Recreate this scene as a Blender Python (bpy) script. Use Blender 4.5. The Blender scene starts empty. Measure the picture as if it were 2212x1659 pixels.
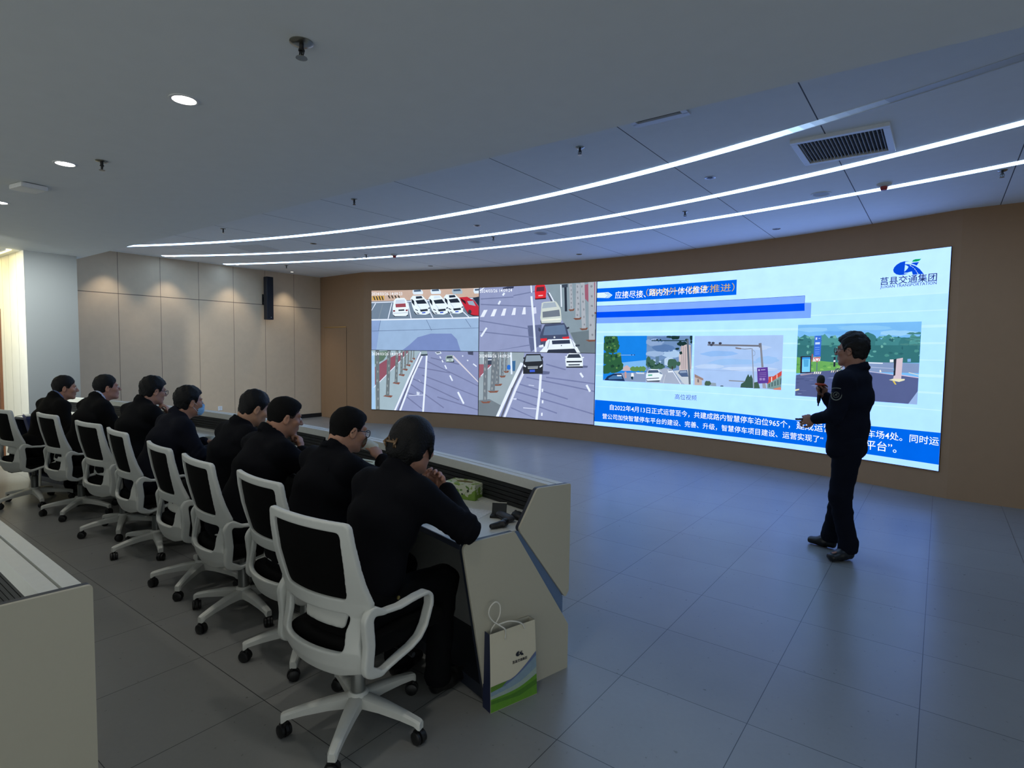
import bpy, bmesh, math, random
import numpy as np
import openvdb as vdb
from mathutils import Vector, Matrix

SC = bpy.context.scene
COL = SC.collection
random.seed(7)

# ------------------------------------------------------------------ camera
cam_data = bpy.data.cameras.new('camera')
cam = bpy.data.objects.new('camera', cam_data)
COL.objects.link(cam)
YAW, PITCH, ROLL, EYE = -.6427, -.0589, .0136, 1.614
fwd = Vector((math.cos(PITCH)*math.sin(YAW), math.cos(PITCH)*math.cos(YAW), math.sin(PITCH)))
rgt = Vector((math.cos(YAW), -math.sin(YAW), 0))
upv = rgt.cross(fwd)
r2 = rgt*math.cos(ROLL) + upv*math.sin(ROLL)
u2 = -rgt*math.sin(ROLL) + upv*math.cos(ROLL)
m = Matrix((r2, u2, -fwd)).transposed().to_4x4()
m.translation = Vector((0, 0, EYE))
cam.matrix_world = m
cam_data.sensor_width = 36.0
cam_data.sensor_fit = 'HORIZONTAL'
cam_data.lens = 1235.7/2212*36.0
cam_data.clip_start = .02
SC.camera = cam

# ------------------------------------------------------------------ world and exposure
world = bpy.data.worlds.new('world')
SC.world = world
world.use_nodes = True
world.node_tree.nodes['Background'].inputs[0].default_value = (.88, .93, .93, 1)
world.node_tree.nodes['Background'].inputs[1].default_value = 1.05
SC.view_settings.view_transform = 'Standard'
SC.view_settings.look = 'None'
SC.view_settings.gamma = 1
SC.view_settings.use_curve_mapping = False
SC.view_settings.exposure = 0.0
SCREEN_GAIN = 1.1         # radiance of the video wall at pure white
STRIP_GAIN = 14.0            # ceiling light strips
DOWNLIGHT_W = 20.0
WASH_W = 34.0
COVE_GAIN = 6.0

# ------------------------------------------------------------------ materials
def lin(c):
    c = c/255.0
    return c/12.92 if c <= .04045 else ((c+.055)/1.055)**2.4
def rgb(t): return (lin(t[0]), lin(t[1]), lin(t[2]), 1.0)

def mat(name, c, rough=.6, metal=0.0, noise=.06, scale=40.0, bump=0.0, spec=.5, alpha=1.0, sheen=0.0):
    """principled surface whose colour is broken up a little by procedural noise"""
    M = bpy.data.materials.new(name); M.use_nodes = True
    nt = M.node_tree; b = nt.nodes['Principled BSDF']
    tc = nt.nodes.new('ShaderNodeTexCoord'); nz = nt.nodes.new('ShaderNodeTexNoise')
    nz.inputs['Scale'].default_value = scale; nz.inputs['Detail'].default_value = 3
    nt.links.new(tc.outputs['Object'], nz.inputs['Vector'])
    mp = nt.nodes.new('ShaderNodeMapRange')
    mp.inputs['To Min'].default_value = 1-noise; mp.inputs['To Max'].default_value = 1+noise
    nt.links.new(nz.outputs['Fac'], mp.inputs['Value'])
    mx = nt.nodes.new('ShaderNodeVectorMath'); mx.operation = 'SCALE'
    mx.inputs[0].default_value = rgb(c)[:3]
    nt.links.new(mp.outputs['Result'], mx.inputs['Scale'])
    nt.links.new(mx.outputs['Vector'], b.inputs['Base Color'])
    b.inputs['Roughness'].default_value = rough
    b.inputs['Metallic'].default_value = metal
    b.inputs['Specular IOR Level'].default_value = spec
    if sheen: b.inputs['Sheen Weight'].default_value = sheen
    if alpha < 1: b.inputs['Alpha'].default_value = alpha
    if bump:
        bp = nt.nodes.new('ShaderNodeBump'); bp.inputs['Strength'].default_value = bump; bp.inputs['Distance'].default_value = .01
        nt.links.new(nz.outputs['Fac'], bp.inputs['Height']); nt.links.new(bp.outputs['Normal'], b.inputs['Normal'])
    return M

def emis(name, c, s):
    M = bpy.data.materials.new(name); M.use_nodes = True
    nt = M.node_tree; nt.nodes.remove(nt.nodes['Principled BSDF'])
    e = nt.nodes.new('ShaderNodeEmission'); e.inputs[0].default_value = rgb(c); e.inputs[1].default_value = s
    nt.links.new(e.outputs[0], nt.nodes['Material Output'].inputs[0])
    return M

class NT:
    """tiny helper to write node maths"""
    def __init__(s, M): s.nt = M.node_tree
    def m(s, op, a, b=None, c=None):
        n = s.nt.nodes.new('ShaderNodeMath'); n.operation = op
        for i, v in enumerate((a, b, c)):
            if v is None: continue
            if isinstance(v, (int, float)): n.inputs[i].default_value = v
            else: s.nt.links.new(v, n.inputs[i])
        return n.outputs[0]
    def mix(s, f, a, b):
        n = s.nt.nodes.new('ShaderNodeMix'); n.data_type = 'RGBA'
        for sock, v in ((n.inputs[0], f), (n.inputs[6], a), (n.inputs[7], b)):
            if isinstance(v, (int, float)): sock.default_value = v
            elif isinstance(v, tuple): sock.default_value = v
            else: s.nt.links.new(v, sock)
        return n.outputs[2]
    def pos(s):
        g = s.nt.nodes.new('ShaderNodeNewGeometry'); x = s.nt.nodes.new('ShaderNodeSeparateXYZ')
        s.nt.links.new(g.outputs['Position'], x.inputs[0]); return g.outputs['Position'], x.outputs
    def noise(s, vec, scale, detail=3):
        n = s.nt.nodes.new('ShaderNodeTexNoise'); n.inputs['Scale'].default_value = scale; n.inputs['Detail'].default_value = detail
        s.nt.links.new(vec, n.inputs['Vector']); return n.outputs['Fac']

def seam_mask(T, coord, off, step, half):
    f = T.m('FRACT', T.m('DIVIDE', T.m('SUBTRACT', coord, off-1000*step), step))
    d = T.m('MINIMUM', f, T.m('SUBTRACT', 1.0, f))
    return T.m('LESS_THAN', d, half/step)

def panel_mat(name, c, seams, seam_c, rough=.7, noise=.05, spec=.3, bump=0.0):
    """painted panels: seams = list of (axis, offset, spacing, half width)"""
    M = bpy.data.materials.new(name); M.use_nodes = True
    T = NT(M); b = M.node_tree.nodes['Principled BSDF']
    P, xyz = T.pos()
    n = T.noise(P, 9.0, 4)
    base = T.mix(n, rgb(tuple(v*(1-noise) for v in c)), rgb(tuple(min(255, v*(1+noise)) for v in c)))
    k = None
    for ax, off, step, half in seams:
        s = seam_mask(T, xyz[ax], off, step, half)
        k = s if k is None else T.m('MAXIMUM', k, s)
    col = T.mix(k, base, rgb(seam_c)) if k is not None else base
    M.node_tree.links.new(col, b.inputs['Base Color'])
    b.inputs['Roughness'].default_value = rough
    b.inputs['Specular IOR Level'].default_value = spec
    if bump:
        bp = M.node_tree.nodes.new('ShaderNodeBump'); bp.inputs['Strength'].default_value = bump; bp.inputs['Distance'].default_value = .004
        M.node_tree.links.new(T.noise(P, 160.0, 2), bp.inputs['Height']); M.node_tree.links.new(bp.outputs['Normal'], b.inputs['Normal'])
    return M

# ------------------------------------------------------------------ mesh helpers
def link(o, parent=None):
    COL.objects.link(o)
    if parent is not None: o.parent = parent
    return o
def obj(name, bm, m, parent=None, smooth=False, auto=None):
    """link one bmesh (or mesh) as ONE object"""
    if isinstance(bm, bmesh.types.BMesh):
        me = bpy.data.meshes.new(name); bm.to_mesh(me); bm.free()
    else: me = bm; me.name = name
    for x in (m if isinstance(m, (list, tuple)) else [m]): me.materials.append(x)
    if smooth: me.shade_smooth()
    o = bpy.data.objects.new(name, me)
    link(o, parent)
    if auto is not None:
        me.shade_smooth(); me.set_sharp_from_angle(angle=math.radians(auto))
    return o
def tag(o, label=None, cat=None, group=None, kind=None):
    if label: o['label'] = label
    if cat: o['category'] = cat
    if group: o['group'] = group
    if kind: o['kind'] = kind
    return o
def thing(name, label, cat, loc=(0, 0, 0), rz=0.0, group=None):
    o = bpy.data.objects.new(name, None); o.empty_display_size = .05
    o.location = loc; o.rotation_euler = (0, 0, rz); COL.objects.link(o)
    return tag(o, label, cat, group)
def struct(name, bm, m, parent=None, smooth=False):
    o = obj(name, bm, m, parent, smooth)
    if parent is None: o['kind'] = 'structure'
    return o
def copy_thing(src, loc, rz, label, group=None):
    r = src.copy(); COL.objects.link(r); r.location = loc; r.rotation_euler = (0, 0, rz)
    r['label'] = label
    if group: r['group'] = group
    for ch in src.children:
        c = ch.copy(); COL.objects.link(c); c.parent = r
        for g in ch.children:
            d = g.copy(); COL.objects.link(d); d.parent = c
    return r

def add_box(bm, c, size, rz=0.0, R=None, bev=0.0, mi=0):
    g = bmesh.ops.create_cube(bm, size=1.0)
    vs = g['verts']
    M = Matrix.Translation(c) @ (R.to_4x4() if R is not None else Matrix.Rotation(rz, 4, 'Z')) @ Matrix.Diagonal((*size, 1))
    bmesh.ops.transform(bm, matrix=M, verts=vs)
    fs = list({f for v in vs for f in v.link_faces})
    for f in fs: f.material_index = mi
    if bev:
        es = list({e for v in vs for e in v.link_edges})
        r = bmesh.ops.bevel(bm, geom=es, offset=bev, segments=2, profile=.6, affect='EDGES')
        for f in r['faces']: f.material_index = mi
    return vs
def box(c, size, rz=0.0, bev=0.0, R=None):
    bm = bmesh.new(); add_box(bm, c, size, rz, R, bev); return bm
def add_lathe(bm, prof, seg=24, M=None, mi=0):
    """profile (r, z) turned about z"""
    rings = []
    for r, z in prof:
        if r < 1e-6: rings.append([bm.verts.new((0, 0, z))])
        else: rings.append([bm.verts.new((r*math.cos(2*math.pi*k/seg), r*math.sin(2*math.pi*k/seg), z)) for k in range(seg)])
    for a, b in zip(rings, rings[1:]):
        for k in range(seg):
            q = [a[k % len(a)], a[(k+1) % len(a)], b[(k+1) % len(b)], b[k % len(b)]]
            u = []
            for v in q:
                if v not in u: u.append(v)
            if len(u) > 2:
                try: bm.faces.new(u).material_index = mi
                except ValueError: pass
    vs = [v for r in rings for v in r]
    if M is not None: bmesh.ops.transform(bm, matrix=M, verts=vs)
    return vs
def add_tube(bm, pts, r, seg=8, closed=False, mi=0):
    pts = [Vector(p) for p in pts]; n = len(pts); rings = []
    rr = r if isinstance(r, (list, tuple)) else [r]*n
    prev = None
    for i, p in enumerate(pts):
        a = pts[(i-1) % n] if (closed or i > 0) else p
        b = pts[(i+1) % n] if (closed or i < n-1) else p
        t = (b-a).normalized()
        if prev is None:
            h = Vector((0, 0, 1)) if abs(t.z) < .9 else Vector((1, 0, 0))
            x = t.cross(h).normalized()
        else: x = (prev - t*prev.dot(t)).normalized()
        prev = x; y = t.cross(x)
        rings.append([bm.verts.new(p + (x*math.cos(2*math.pi*k/seg) + y*math.sin(2*math.pi*k/seg))*rr[i]) for k in range(seg)])
    m2 = n if closed else n-1
    for i in range(m2):
        A, B = rings[i], rings[(i+1) % n]
        for k in range(seg):
            bm.faces.new((A[k], A[(k+1) % seg], B[(k+1) % seg], B[k])).material_index = mi
    if not closed:
        bm.faces.new(rings[0][::-1]).material_index = mi; bm.faces.new(rings[-1]).material_index = mi
def add_prism(bm, poly, f0, f1, mi=0):
    """polygon given in 2D, f0 / f1 map a 2D point onto the two faces"""
    A = [bm.verts.new(f0(p)) for p in poly]; B = [bm.verts.new(f1(p)) for p in poly]
    n = len(poly)
    a = bm.faces.new(A); b = bm.faces.new(B[::-1]); a.material_index = b.material_index = mi
    for i in range(n):
        bm.faces.new((A[(i+1) % n], A[i], B[i], B[(i+1) % n])).material_index = mi
    return A+B
def fix(bm):
    bmesh.ops.recalc_face_normals(bm, faces=bm.faces[:]); return bm
def rounded(poly, r, n=5):
    """round the corners of a 2D polygon; r one radius or one per corner"""
    out = []; N = len(poly)
    for i in range(N):
        p = Vector(poly[i]); a = Vector(poly[i-1])-p; b = Vector(poly[(i+1) % N])-p
        rr = r[i] if isinstance(r, (list, tuple)) else r
        la, lb = a.length, b.length; a.normalize(); b.normalize()
        half = math.acos(max(-1, min(1, a.dot(b))))/2
        if rr <= 0 or abs(half-math.pi/2) < .02: out.append((p.x, p.y)); continue
        d = min(rr/math.tan(half), la*.48, lb*.48)
        s, e = p+a*d, p+b*d
        for k in range(n+1):
            t = k/n; q = s*(1-t)**2 + p*2*t*(1-t) + e*t*t
            out.append((q.x, q.y))
    return out

# ------------------------------------------------------------------ implicit surfaces -> one continuous mesh
class Field:
    def __init__(s, lo, hi, h):
        s.lo = np.array(lo, float); s.h = h
        s.n = np.ceil((np.array(hi)-s.lo)/h).astype(int)+1
        s.ax = [(s.lo[i]+h*np.arange(s.n[i])).astype(np.float32) for i in range(3)]
        s.a = np.full(tuple(s.n), .2, np.float32)
    def _sl(s, lo, hi):
        i0 = np.clip(np.floor((np.array(lo)-s.lo)/s.h).astype(int), 0, s.n-1)
        i1 = np.clip(np.ceil((np.array(hi)-s.lo)/s.h).astype(int)+1, i0+1, s.n)
        sl = tuple(slice(a, b) for a, b in zip(i0, i1))
        X = s.ax[0][sl[0]][:, None, None]; Y = s.ax[1][sl[1]][None, :, None]; Z = s.ax[2][sl[2]][None, None, :]
        return sl, X, Y, Z
    def merge(s, sl, d, k, sub=False):
        a = s.a[sl]
        if sub:
            h = np.clip(.5-.5*(a+d)/k, 0, 1); s.a[sl] = a*(1-h)-d*h+k*h*(1-h)
        else:
            h = np.clip(.5+.5*(a-d)/k, 0, 1); s.a[sl] = a*(1-h)+d*h-k*h*(1-h)
    def cap(s, a, b, ra, rb=None, k=.02, sub=False):
        """tapered limb"""
        rb = ra if rb is None else rb
        a = np.array(a, float); b = np.array(b, float); mr = max(ra, rb)+2*k+.012
        sl, X, Y, Z = s._sl(np.minimum(a, b)-mr, np.maximum(a, b)+mr)
        v = b-a; L = max(v@v, 1e-9)
        t = np.clip(((X-a[0])*v[0]+(Y-a[1])*v[1]+(Z-a[2])*v[2])/L, 0, 1)
        d = np.sqrt((X-a[0]-t*v[0])**2+(Y-a[1]-t*v[1])**2+(Z-a[2]-t*v[2])**2)-(ra+(rb-ra)*t)
        s.merge(sl, d.astype(np.float32), k, sub)
    def ecap(s, a, b, ra, rb, side, k=.03):
        """limb with an elliptical section: ra, rb = (radius along side, radius across it)"""
        a = np.array(a, float); b = np.array(b, float); mr = max(*ra, *rb)+2*k+.012
        sl, X, Y, Z = s._sl(np.minimum(a, b)-mr, np.maximum(a, b)+mr)
        v = b-a; Ln = np.linalg.norm(v); v = v/Ln
        sd = np.array(side, float); sd = sd-v*(sd@v); sd /= np.linalg.norm(sd); w = np.cross(v, sd)
        dx, dy, dz = X-a[0], Y-a[1], Z-a[2]
        q = dx*v[0]+dy*v[1]+dz*v[2]; t = np.clip(q/Ln, 0, 1); e = q-t*Ln
        p1 = dx*sd[0]+dy*sd[1]+dz*sd[2]; p2 = dx*w[0]+dy*w[1]+dz*w[2]
        r1 = ra[0]+(rb[0]-ra[0])*t; r2_ = ra[1]+(rb[1]-ra[1])*t; r3 = np.minimum(r1, r2_)*.75
        f = np.sqrt((p1/r1)**2+(p2/r2_)**2+(e/r3)**2)
        s.merge(sl, ((f-1)*np.minimum(r1, r2_)).astype(np.float32), k)
    def ell(s, c, r, R=None, k=.02, sub=False):
        c = np.array(c, float); R = np.eye(3) if R is None else R; mr = max(r)+2*k+.012
        sl, X, Y, Z = s._sl(c-mr, c+mr)
        dx, dy, dz = X-c[0], Y-c[1], Z-c[2]
        f = 0; g = 0
        for i in range(3):
            q = (dx*R[0, i]+dy*R[1, i]+dz*R[2, i])/r[i]; f = f+q*q; g = g+(q/r[i])**2
        f = np.sqrt(f); d = f*(f-1)/np.maximum(np.sqrt(g), 1e-6)
        s.merge(sl, d.astype(np.float32), k, sub)
    def cut(s, fn):
        """keep only where fn(X,Y,Z) < 0"""
        X = s.ax[0][:, None, None]; Y = s.ax[1][None, :, None]; Z = s.ax[2][None, None, :]
        s.a = np.maximum(s.a, fn(X, Y, Z)).astype(np.float32)
    def wrinkle(s, fn):
        i = np.nonzero(np.abs(s.a) < .03)
        x, y, z = s.ax[0][i[0]], s.ax[1][i[1]], s.ax[2][i[2]]
        s.a[i] += fn(x, y, z).astype(np.float32)
    def mesh(s, name, adapt=.0):
        h = s.h; A = np.clip(s.a, -4*h, 4*h).astype(np.float32)
        g = vdb.FloatGrid(4*h); g.copyFromArray(A); g.transform = vdb.createLinearTransform(h)
        pts, tri, quad = g.convertToPolygons(0.0, adapt)
        pts = np.asarray(pts)+s.lo
        faces = [tuple(int(q) for q in f) for f in tri] + [tuple(int(q) for q in f) for f in quad]
        me = bpy.data.meshes.new(name)
        me.from_pydata([tuple(map(float, p)) for p in pts], [], faces); me.update()
        bm = bmesh.new(); bm.from_mesh(me)
        if bm.calc_volume(signed=True) < 0: bmesh.ops.reverse_faces(bm, faces=bm.faces[:])
        bm.to_mesh(me); bm.free()
        me.shade_smooth()
        return me
# ------------------------------------------------------------------ the room
Z_HIGH, Z_LOW, Y_STEP, X_LEFT = 3.235, 2.80, 2.80, -11.6
AC = Vector((-4.752, -4.188)); R_WALL = 13.216; R_SCREEN = 13.2; A0 = math.radians(-22.5)
def arc_pt(c, r, a, z): return Vector((c.x+r*math.sin(a), c.y+r*math.cos(a), z))

# floor: 600 mm porcelain tiles
M_FLOOR = bpy.data.materials.new('grey_floor_tiles'); M_FLOOR.use_nodes = True
T = NT(M_FLOOR); fb = M_FLOOR.node_tree.nodes['Principled BSDF']
P, xyz = T.pos()
k = T.m('MAXIMUM', seam_mask(T, xyz[0], -2.0103*.6, .6, .0017), seam_mask(T, xyz[1], 3.2584*.6, .6, .0017))
vor = M_FLOOR.node_tree.nodes.new('ShaderNodeTexWhiteNoise'); vor.noise_dimensions = '2D'
cmb = M_FLOOR.node_tree.nodes.new('ShaderNodeCombineXYZ')
M_FLOOR.node_tree.links.new(T.m('FLOOR', T.m('DIVIDE', T.m('ADD', xyz[0], 2.0103*.6), .6)), cmb.inputs[0])
M_FLOOR.node_tree.links.new(T.m('FLOOR', T.m('DIVIDE', T.m('SUBTRACT', xyz[1], 3.2584*.6), .6)), cmb.inputs[1])
M_FLOOR.node_tree.links.new(cmb.outputs[0], vor.inputs['Vector'])
n1 = T.noise(P, 3.0, 6); n2 = T.noise(P, 40.0, 3)
f = T.m('ADD', T.m('MULTIPLY', n1, .5), T.m('ADD', T.m('MULTIPLY', n2, .3), T.m('MULTIPLY', vor.outputs['Value'], .2)))
tile = T.mix(f, rgb((118, 119, 118)), rgb((143, 144, 142)))
M_FLOOR.node_tree.links.new(T.mix(k, tile, rgb((40, 42, 44))), fb.inputs['Base Color'])
M_FLOOR.node_tree.links.new(T.m('ADD', T.m('MULTIPLY', n2, .12), .24), fb.inputs['Roughness'])
fb.inputs['Specular IOR Level'].default_value = .5
bm = box((-4.5, 2.5, -.05), (21, 15, .1)); struct('floor', bm, M_FLOOR)

M_CEIL_LOW = panel_mat('white_ceiling_paint', (234, 237, 234), [], (0, 0, 0), rough=.85, noise=.012, bump=.05)
M_CEIL_HI = panel_mat('white_ceiling_panels', (238, 241, 241), [(0, .43, 1.19, .004)], (86, 90, 94), rough=.75, noise=.012)
bm = box((-4.5, -.95, Z_LOW+.25), (21, 7.5, .5)); struct('ceiling_low', bm, M_CEIL_LOW)
bm = box((-4.5, 6.4, Z_HIGH+.05), (21, 7.2, .1)); struct('ceiling', bm, M_CEIL_HI)

M_WALL_L = panel_mat('beige_wall_panels', (203, 181, 152), [(1, 3.935, .6818, .0035), (2, 2.51, 50.0, .0035)], (96, 84, 74), rough=.8, noise=.03, bump=.1)
M_WALL_F = panel_mat('tan_feature_wall', (160, 127, 95), [], (0, 0, 0), rough=.75, noise=.02, bump=.05)
M_PART = panel_mat('pale_panel_wall', (228, 230, 226), [(0, -9.75, .35, .004), (1, 2.425, 60.0, .004)], (120, 124, 124), rough=.7, noise=.015)
bm = box((X_LEFT-.1, 5.4, 1.65), (.2, 5.4, 3.3)); struct('wall_left', bm, M_WALL_L)
bm = box((X_LEFT+.008, 5.38, .045), (.016, 5.32, .09)); struct('baseboard_left', bm, mat('black_baseboard', (22, 22, 24), .5))
def wall_run(name, pts, m, z0=0.0, z1=3.3, th=.15):
    """wall standing on a polyline of floor points, thickness away from the room"""
    bm = bmesh.new(); rows = []
    for i, p in enumerate(pts):
        a = pts[max(0, i-1)]; b = pts[min(len(pts)-1, i+1)]
        t = (b-a).normalized(); nrm = Vector((-t.y, t.x))
        rows.append([bm.verts.new((p.x, p.y, z0)), bm.verts.new((p.x, p.y, z1)), bm.verts.new((p.x+nrm.x*th, p.y+nrm.y*th, z1)), bm.verts.new((p.x+nrm.x*th, p.y+nrm.y*th, z0))])
    for A, B in zip(rows, rows[1:]):
        for k in range(4): bm.faces.new((A[k], A[(k+1) % 4], B[(k+1) % 4], B[k]))
    bm.faces.new(rows[0]); bm.faces.new(rows[-1][::-1])
    return struct(name, fix(bm), m)
aL, aR = math.radians(-23.21), math.radians(21.63)
front = [Vector((AC.x+R_WALL*math.sin(aL+(aR-aL)*i/72), AC.y+R_WALL*math.cos(aL+(aR-aL)*i/72))) for i in range(73)]
wall_run('wall_front', front, M_WALL_F)
wall_run('wall_front_left', [Vector((X_LEFT, 8.03)), front[0]], M_WALL_F)
wall_run('wall_front_right', [front[-1], Vector((4.5, 7.9))], M_WALL_F)
# concealed door in the wall left of the screen, a thin brass strip over its leaf
wl0, wl1 = Vector((X_LEFT, 8.03)), front[0]; d0 = wl0.lerp(wl1, .10); d1 = wl0.lerp(wl1, .62); dc = (d0+d1)/2; dr = math.atan2(d1.y-d0.y, d1.x-d0.x)
door = struct('door_1', box((dc.x, dc.y-.003, 1.04), ((d1-d0).length, .008, 2.06), dr), M_WALL_F)
obj('brass_strip', box((dc.x, dc.y-.01, 2.08), ((d1-d0).length, .016, .014), dr), mat('brass', (235, 205, 140), .25, 1.0), door)
bm = bmesh.new()
for e in (d0, d1): add_box(bm, (e.x, e.y-.0015, 1.03), (.006, .01, 2.06), dr)
obj('reveal', bm, mat('door_gap', (70, 55, 40), .8), door)
# pale panelled partition whose end faces the desks
struct('wall_partition', box((-11.95, 2.43, 1.4), (5.1, .56, 2.8)), M_PART)
dr2 = struct('door_2', box((-11.15, 2.135, 1.05), (1.1, .03, 2.1)), mat('brown_wood_door', (112, 72, 46), .5, noise=.2, scale=8))
obj('handle', box((-10.72, 2.10, 1.0), (.02, .04, .14), bev=.006), mat('door_handle_steel', (160, 160, 158), .3, 1.0), dr2)

struct('wall_left_far', box((-14.45, .0, 1.4), (.1, 9.0, 2.8)), M_PART)
struct('wall_right', box((4.45, 4.9, 1.65), (.1, 6.6, 3.3)), M_PART)
# ------------------------------------------------------------------ lamps
M_STRIP = emis('strip_lit', (172, 210, 255), STRIP_GAIN)
M_STRIP_LIP = mat('strip_flange', (215, 218, 220), .5)
def fit_circle(p, q, r):
    (x1, y1), (x2, y2), (x3, y3) = p, q, r
    A = np.array([[2*(x2-x1), 2*(y2-y1)], [2*(x3-x1), 2*(y3-y1)]], float)
    b = np.array([x2*x2-x1*x1+y2*y2-y1*y1, x3*x3-x1*x1+y3*y3-y1*y1], float)
    c = np.linalg.solve(A, b); return Vector((c[0], c[1])), math.hypot(x1-c[0], y1-c[1])
def arc_band(c, r0, r1, a0, a1, z0, z1, n):
    bm = bmesh.new(); rows = []
    for i in range(n+1):
        a = a0+(a1-a0)*i/n
        rows.append([bm.verts.new(arc_pt(c, r, a, z)) for r, z in ((r0, z0), (r1, z0), (r1, z1), (r0, z1))])
    for A, B in zip(rows, rows[1:]):
        for k in range(4): bm.faces.new((A[k], A[(k+1) % 4], B[(k+1) % 4], B[k]))
    bm.faces.new(rows[0]); bm.faces.new(rows[-1][::-1])
    return fix(bm)
def dim_strip(g):
    M = mat('strip_dim', (225, 228, 230), .5); b = M.node_tree.nodes['Principled BSDF']
    b.inputs['Emission Color'].default_value = rgb((172, 210, 255)); b.inputs['Emission Strength'].default_value = g; return M
STRIPS = [((-10.9, 3.72), (-4.6, 5.15), (.28, 4.19), 'curved ceiling light strip nearest the lowered ceiling, fading out past the air grille'),
          ((-11.36, 4.58), (-5.62, 6.3), (.38, 5.35), 'middle curved light strip of the three in the panelled ceiling'),
          ((-11.42, 5.72), (-5.0, 7.18), (.47, 6.41), 'curved ceiling light strip nearest the video wall')]
for i, (p, q, r, lab) in enumerate(STRIPS):
    c, R = fit_circle(p, q, r)
    a0 = math.atan2(p[0]-c.x, p[1]-c.y); a1 = math.atan2(r[0]-c.x, r[1]-c.y)+math.radians(8)
    root = thing('light_strip', lab, 'ceiling light', (0, 0, 0), 0, 'curved light strips of the panelled ceiling')
    w = .042
    if i == 0:      # the lit tape stops short of the right hand end: the last stretch of diffuser is off
        cuts = [(a0, math.atan2(-1.25-c.x, 4.72-c.y), 1.0)]
        b0 = cuts[0][1]; e = math.atan2(-.35-c.x, 4.42-c.y)
        for kk in range(12): cuts.append((b0+(e-b0)*kk/12, b0+(e-b0)*(kk+1)/12, .62*.62**kk))
        for (s0, s1, gn) in cuts:
            obj('diffuser', arc_band(c, R-w, R+w, s0, s1, Z_HIGH-.004, Z_HIGH+.01, 60 if gn == 1 else 2), M_STRIP if gn == 1 else dim_strip(STRIP_GAIN*gn), root)
        o = obj('diffuser', arc_band(c, R-w, R+w, e, a1, Z_HIGH-.004, Z_HIGH+.01, 12), mat('strip_unlit', (205, 210, 214), .5), root); o['label'] = 'unlit end of the diffuser'
    else:
        obj('diffuser', arc_band(c, R-w, R+w, a0, a1, Z_HIGH-.004, Z_HIGH+.01, 72), M_STRIP, root)
    obj('flange', arc_band(c, R+w, R+w+.008, a0, a1, Z_HIGH-.008, Z_HIGH+.01, 72), M_STRIP_LIP, root)

def spot(name, loc, w, ang, blend, c, rad=.04, parent=None, aim=None):
    L = bpy.data.lights.new(name, 'SPOT'); L.energy = w; L.spot_size = math.radians(ang); L.spot_blend = blend
    L.color = c; L.shadow_soft_size = rad
    o = bpy.data.objects.new(name, L); o.location = loc
    if aim is not None: o.rotation_euler = (Vector(aim)-Vector(loc)).to_track_quat('-Z', 'Y').to_euler()
    link(o, parent); return o
M_TRIM = mat('white_trim', (220, 222, 222), .4)
M_DOWN = emis('downlight_lens', (255, 250, 238), 22.0)
def downlight(x, y, label, z=Z_LOW, w=None, c=(1.0, .95, .86), aim=None, ang=125):
    root = thing('downlight', label, 'downlight', (x, y, z), 0, 'recessed downlights over the desks')
    bm = bmesh.new(); add_lathe(bm, [(.052, .004), (.066, .004), (.066, -.004), (.058, -.006), (.052, -.004), (.052, .004)], 32)
    obj('trim_ring', fix(bm), M_TRIM, root, auto=40)
    bm = bmesh.new(); add_lathe(bm, [(0, -.0035), (.052, -.0025), (.052, .004), (0, .004)], 32)
    obj('lens', fix(bm), M_DOWN, root)
    spot('downlight_beam', (0, 0, -.012), w or DOWNLIGHT_W, ang, .9, c, .05, root, None if aim is None else Vector(aim)-Vector((x, y, z)))
    return root
DL = [(-1.27, 1.31, 'recessed downlight just above the top edge of the picture'), (-2.98, 1.31, 'large bright recessed downlight with a halo in the lowered ceiling'),
      (-4.67, 1.30, 'bright recessed downlight beside a sprinkler in the lowered ceiling'), (-6.41, 1.32, 'recessed downlight cut by the left edge of the picture'),
      (-8.1, 1.3, 'recessed downlight at the far left end of the desks, out of the picture')]
for x, y, l in DL[1:4]: downlight(x, y, l)
downlight(-8.1, 1.31, 'unseen recessed downlight, boosted and aimed to brighten the partition end', Z_LOW, 520.0, (.95, 1.0, .98), (-9.4, 2.42, 1.55), 88)  # grid downlight out of view, boosted and turned to brighten the partition end
for x, y in [(-1.27, 1.31), (-1.3, -.9), (-3.0, -.9), (-4.7, -.9), (-6.4, -.9), (-8.1, -.9)]:
    # downlights of the same grid that the picture does not show
    downlight(x, y, 'recessed downlight of the grid above and behind the camera, outside the picture')
# wall washers close to the beige wall
for i, (y, lab) in enumerate([(3.75, 'small downlight washing the beige wall beside the partition end'), (4.72, 'small downlight washing the beige wall between two strips'), (5.9, 'small downlight washing the beige wall left of the loudspeaker'), (7.1, 'small downlight washing the beige wall right of the loudspeaker')]):
    root = thing('wall_washer', lab, 'downlight', (-11.28, y, Z_HIGH), 0, 'small downlights along the beige wall')
    bm = bmesh.new(); add_lathe(bm, [(.03, .003), (.042, .003), (.042, -.003), (.03, -.003), (.03, .003)], 24); obj('trim_ring', fix(bm), M_TRIM, root, auto=40)
    bm = bmesh.new(); add_lathe(bm, [(0, -.001), (.03, -.001), (.03, .003), (0, .003)], 24); obj('lens', fix(bm), emis('washer_lens', (255, 244, 225), 3.0), root)
    spot('washer_beam', (0, 0, -.012), WASH_W, 80, .7, (1.0, .9, .76), .03, root, None)
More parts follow.
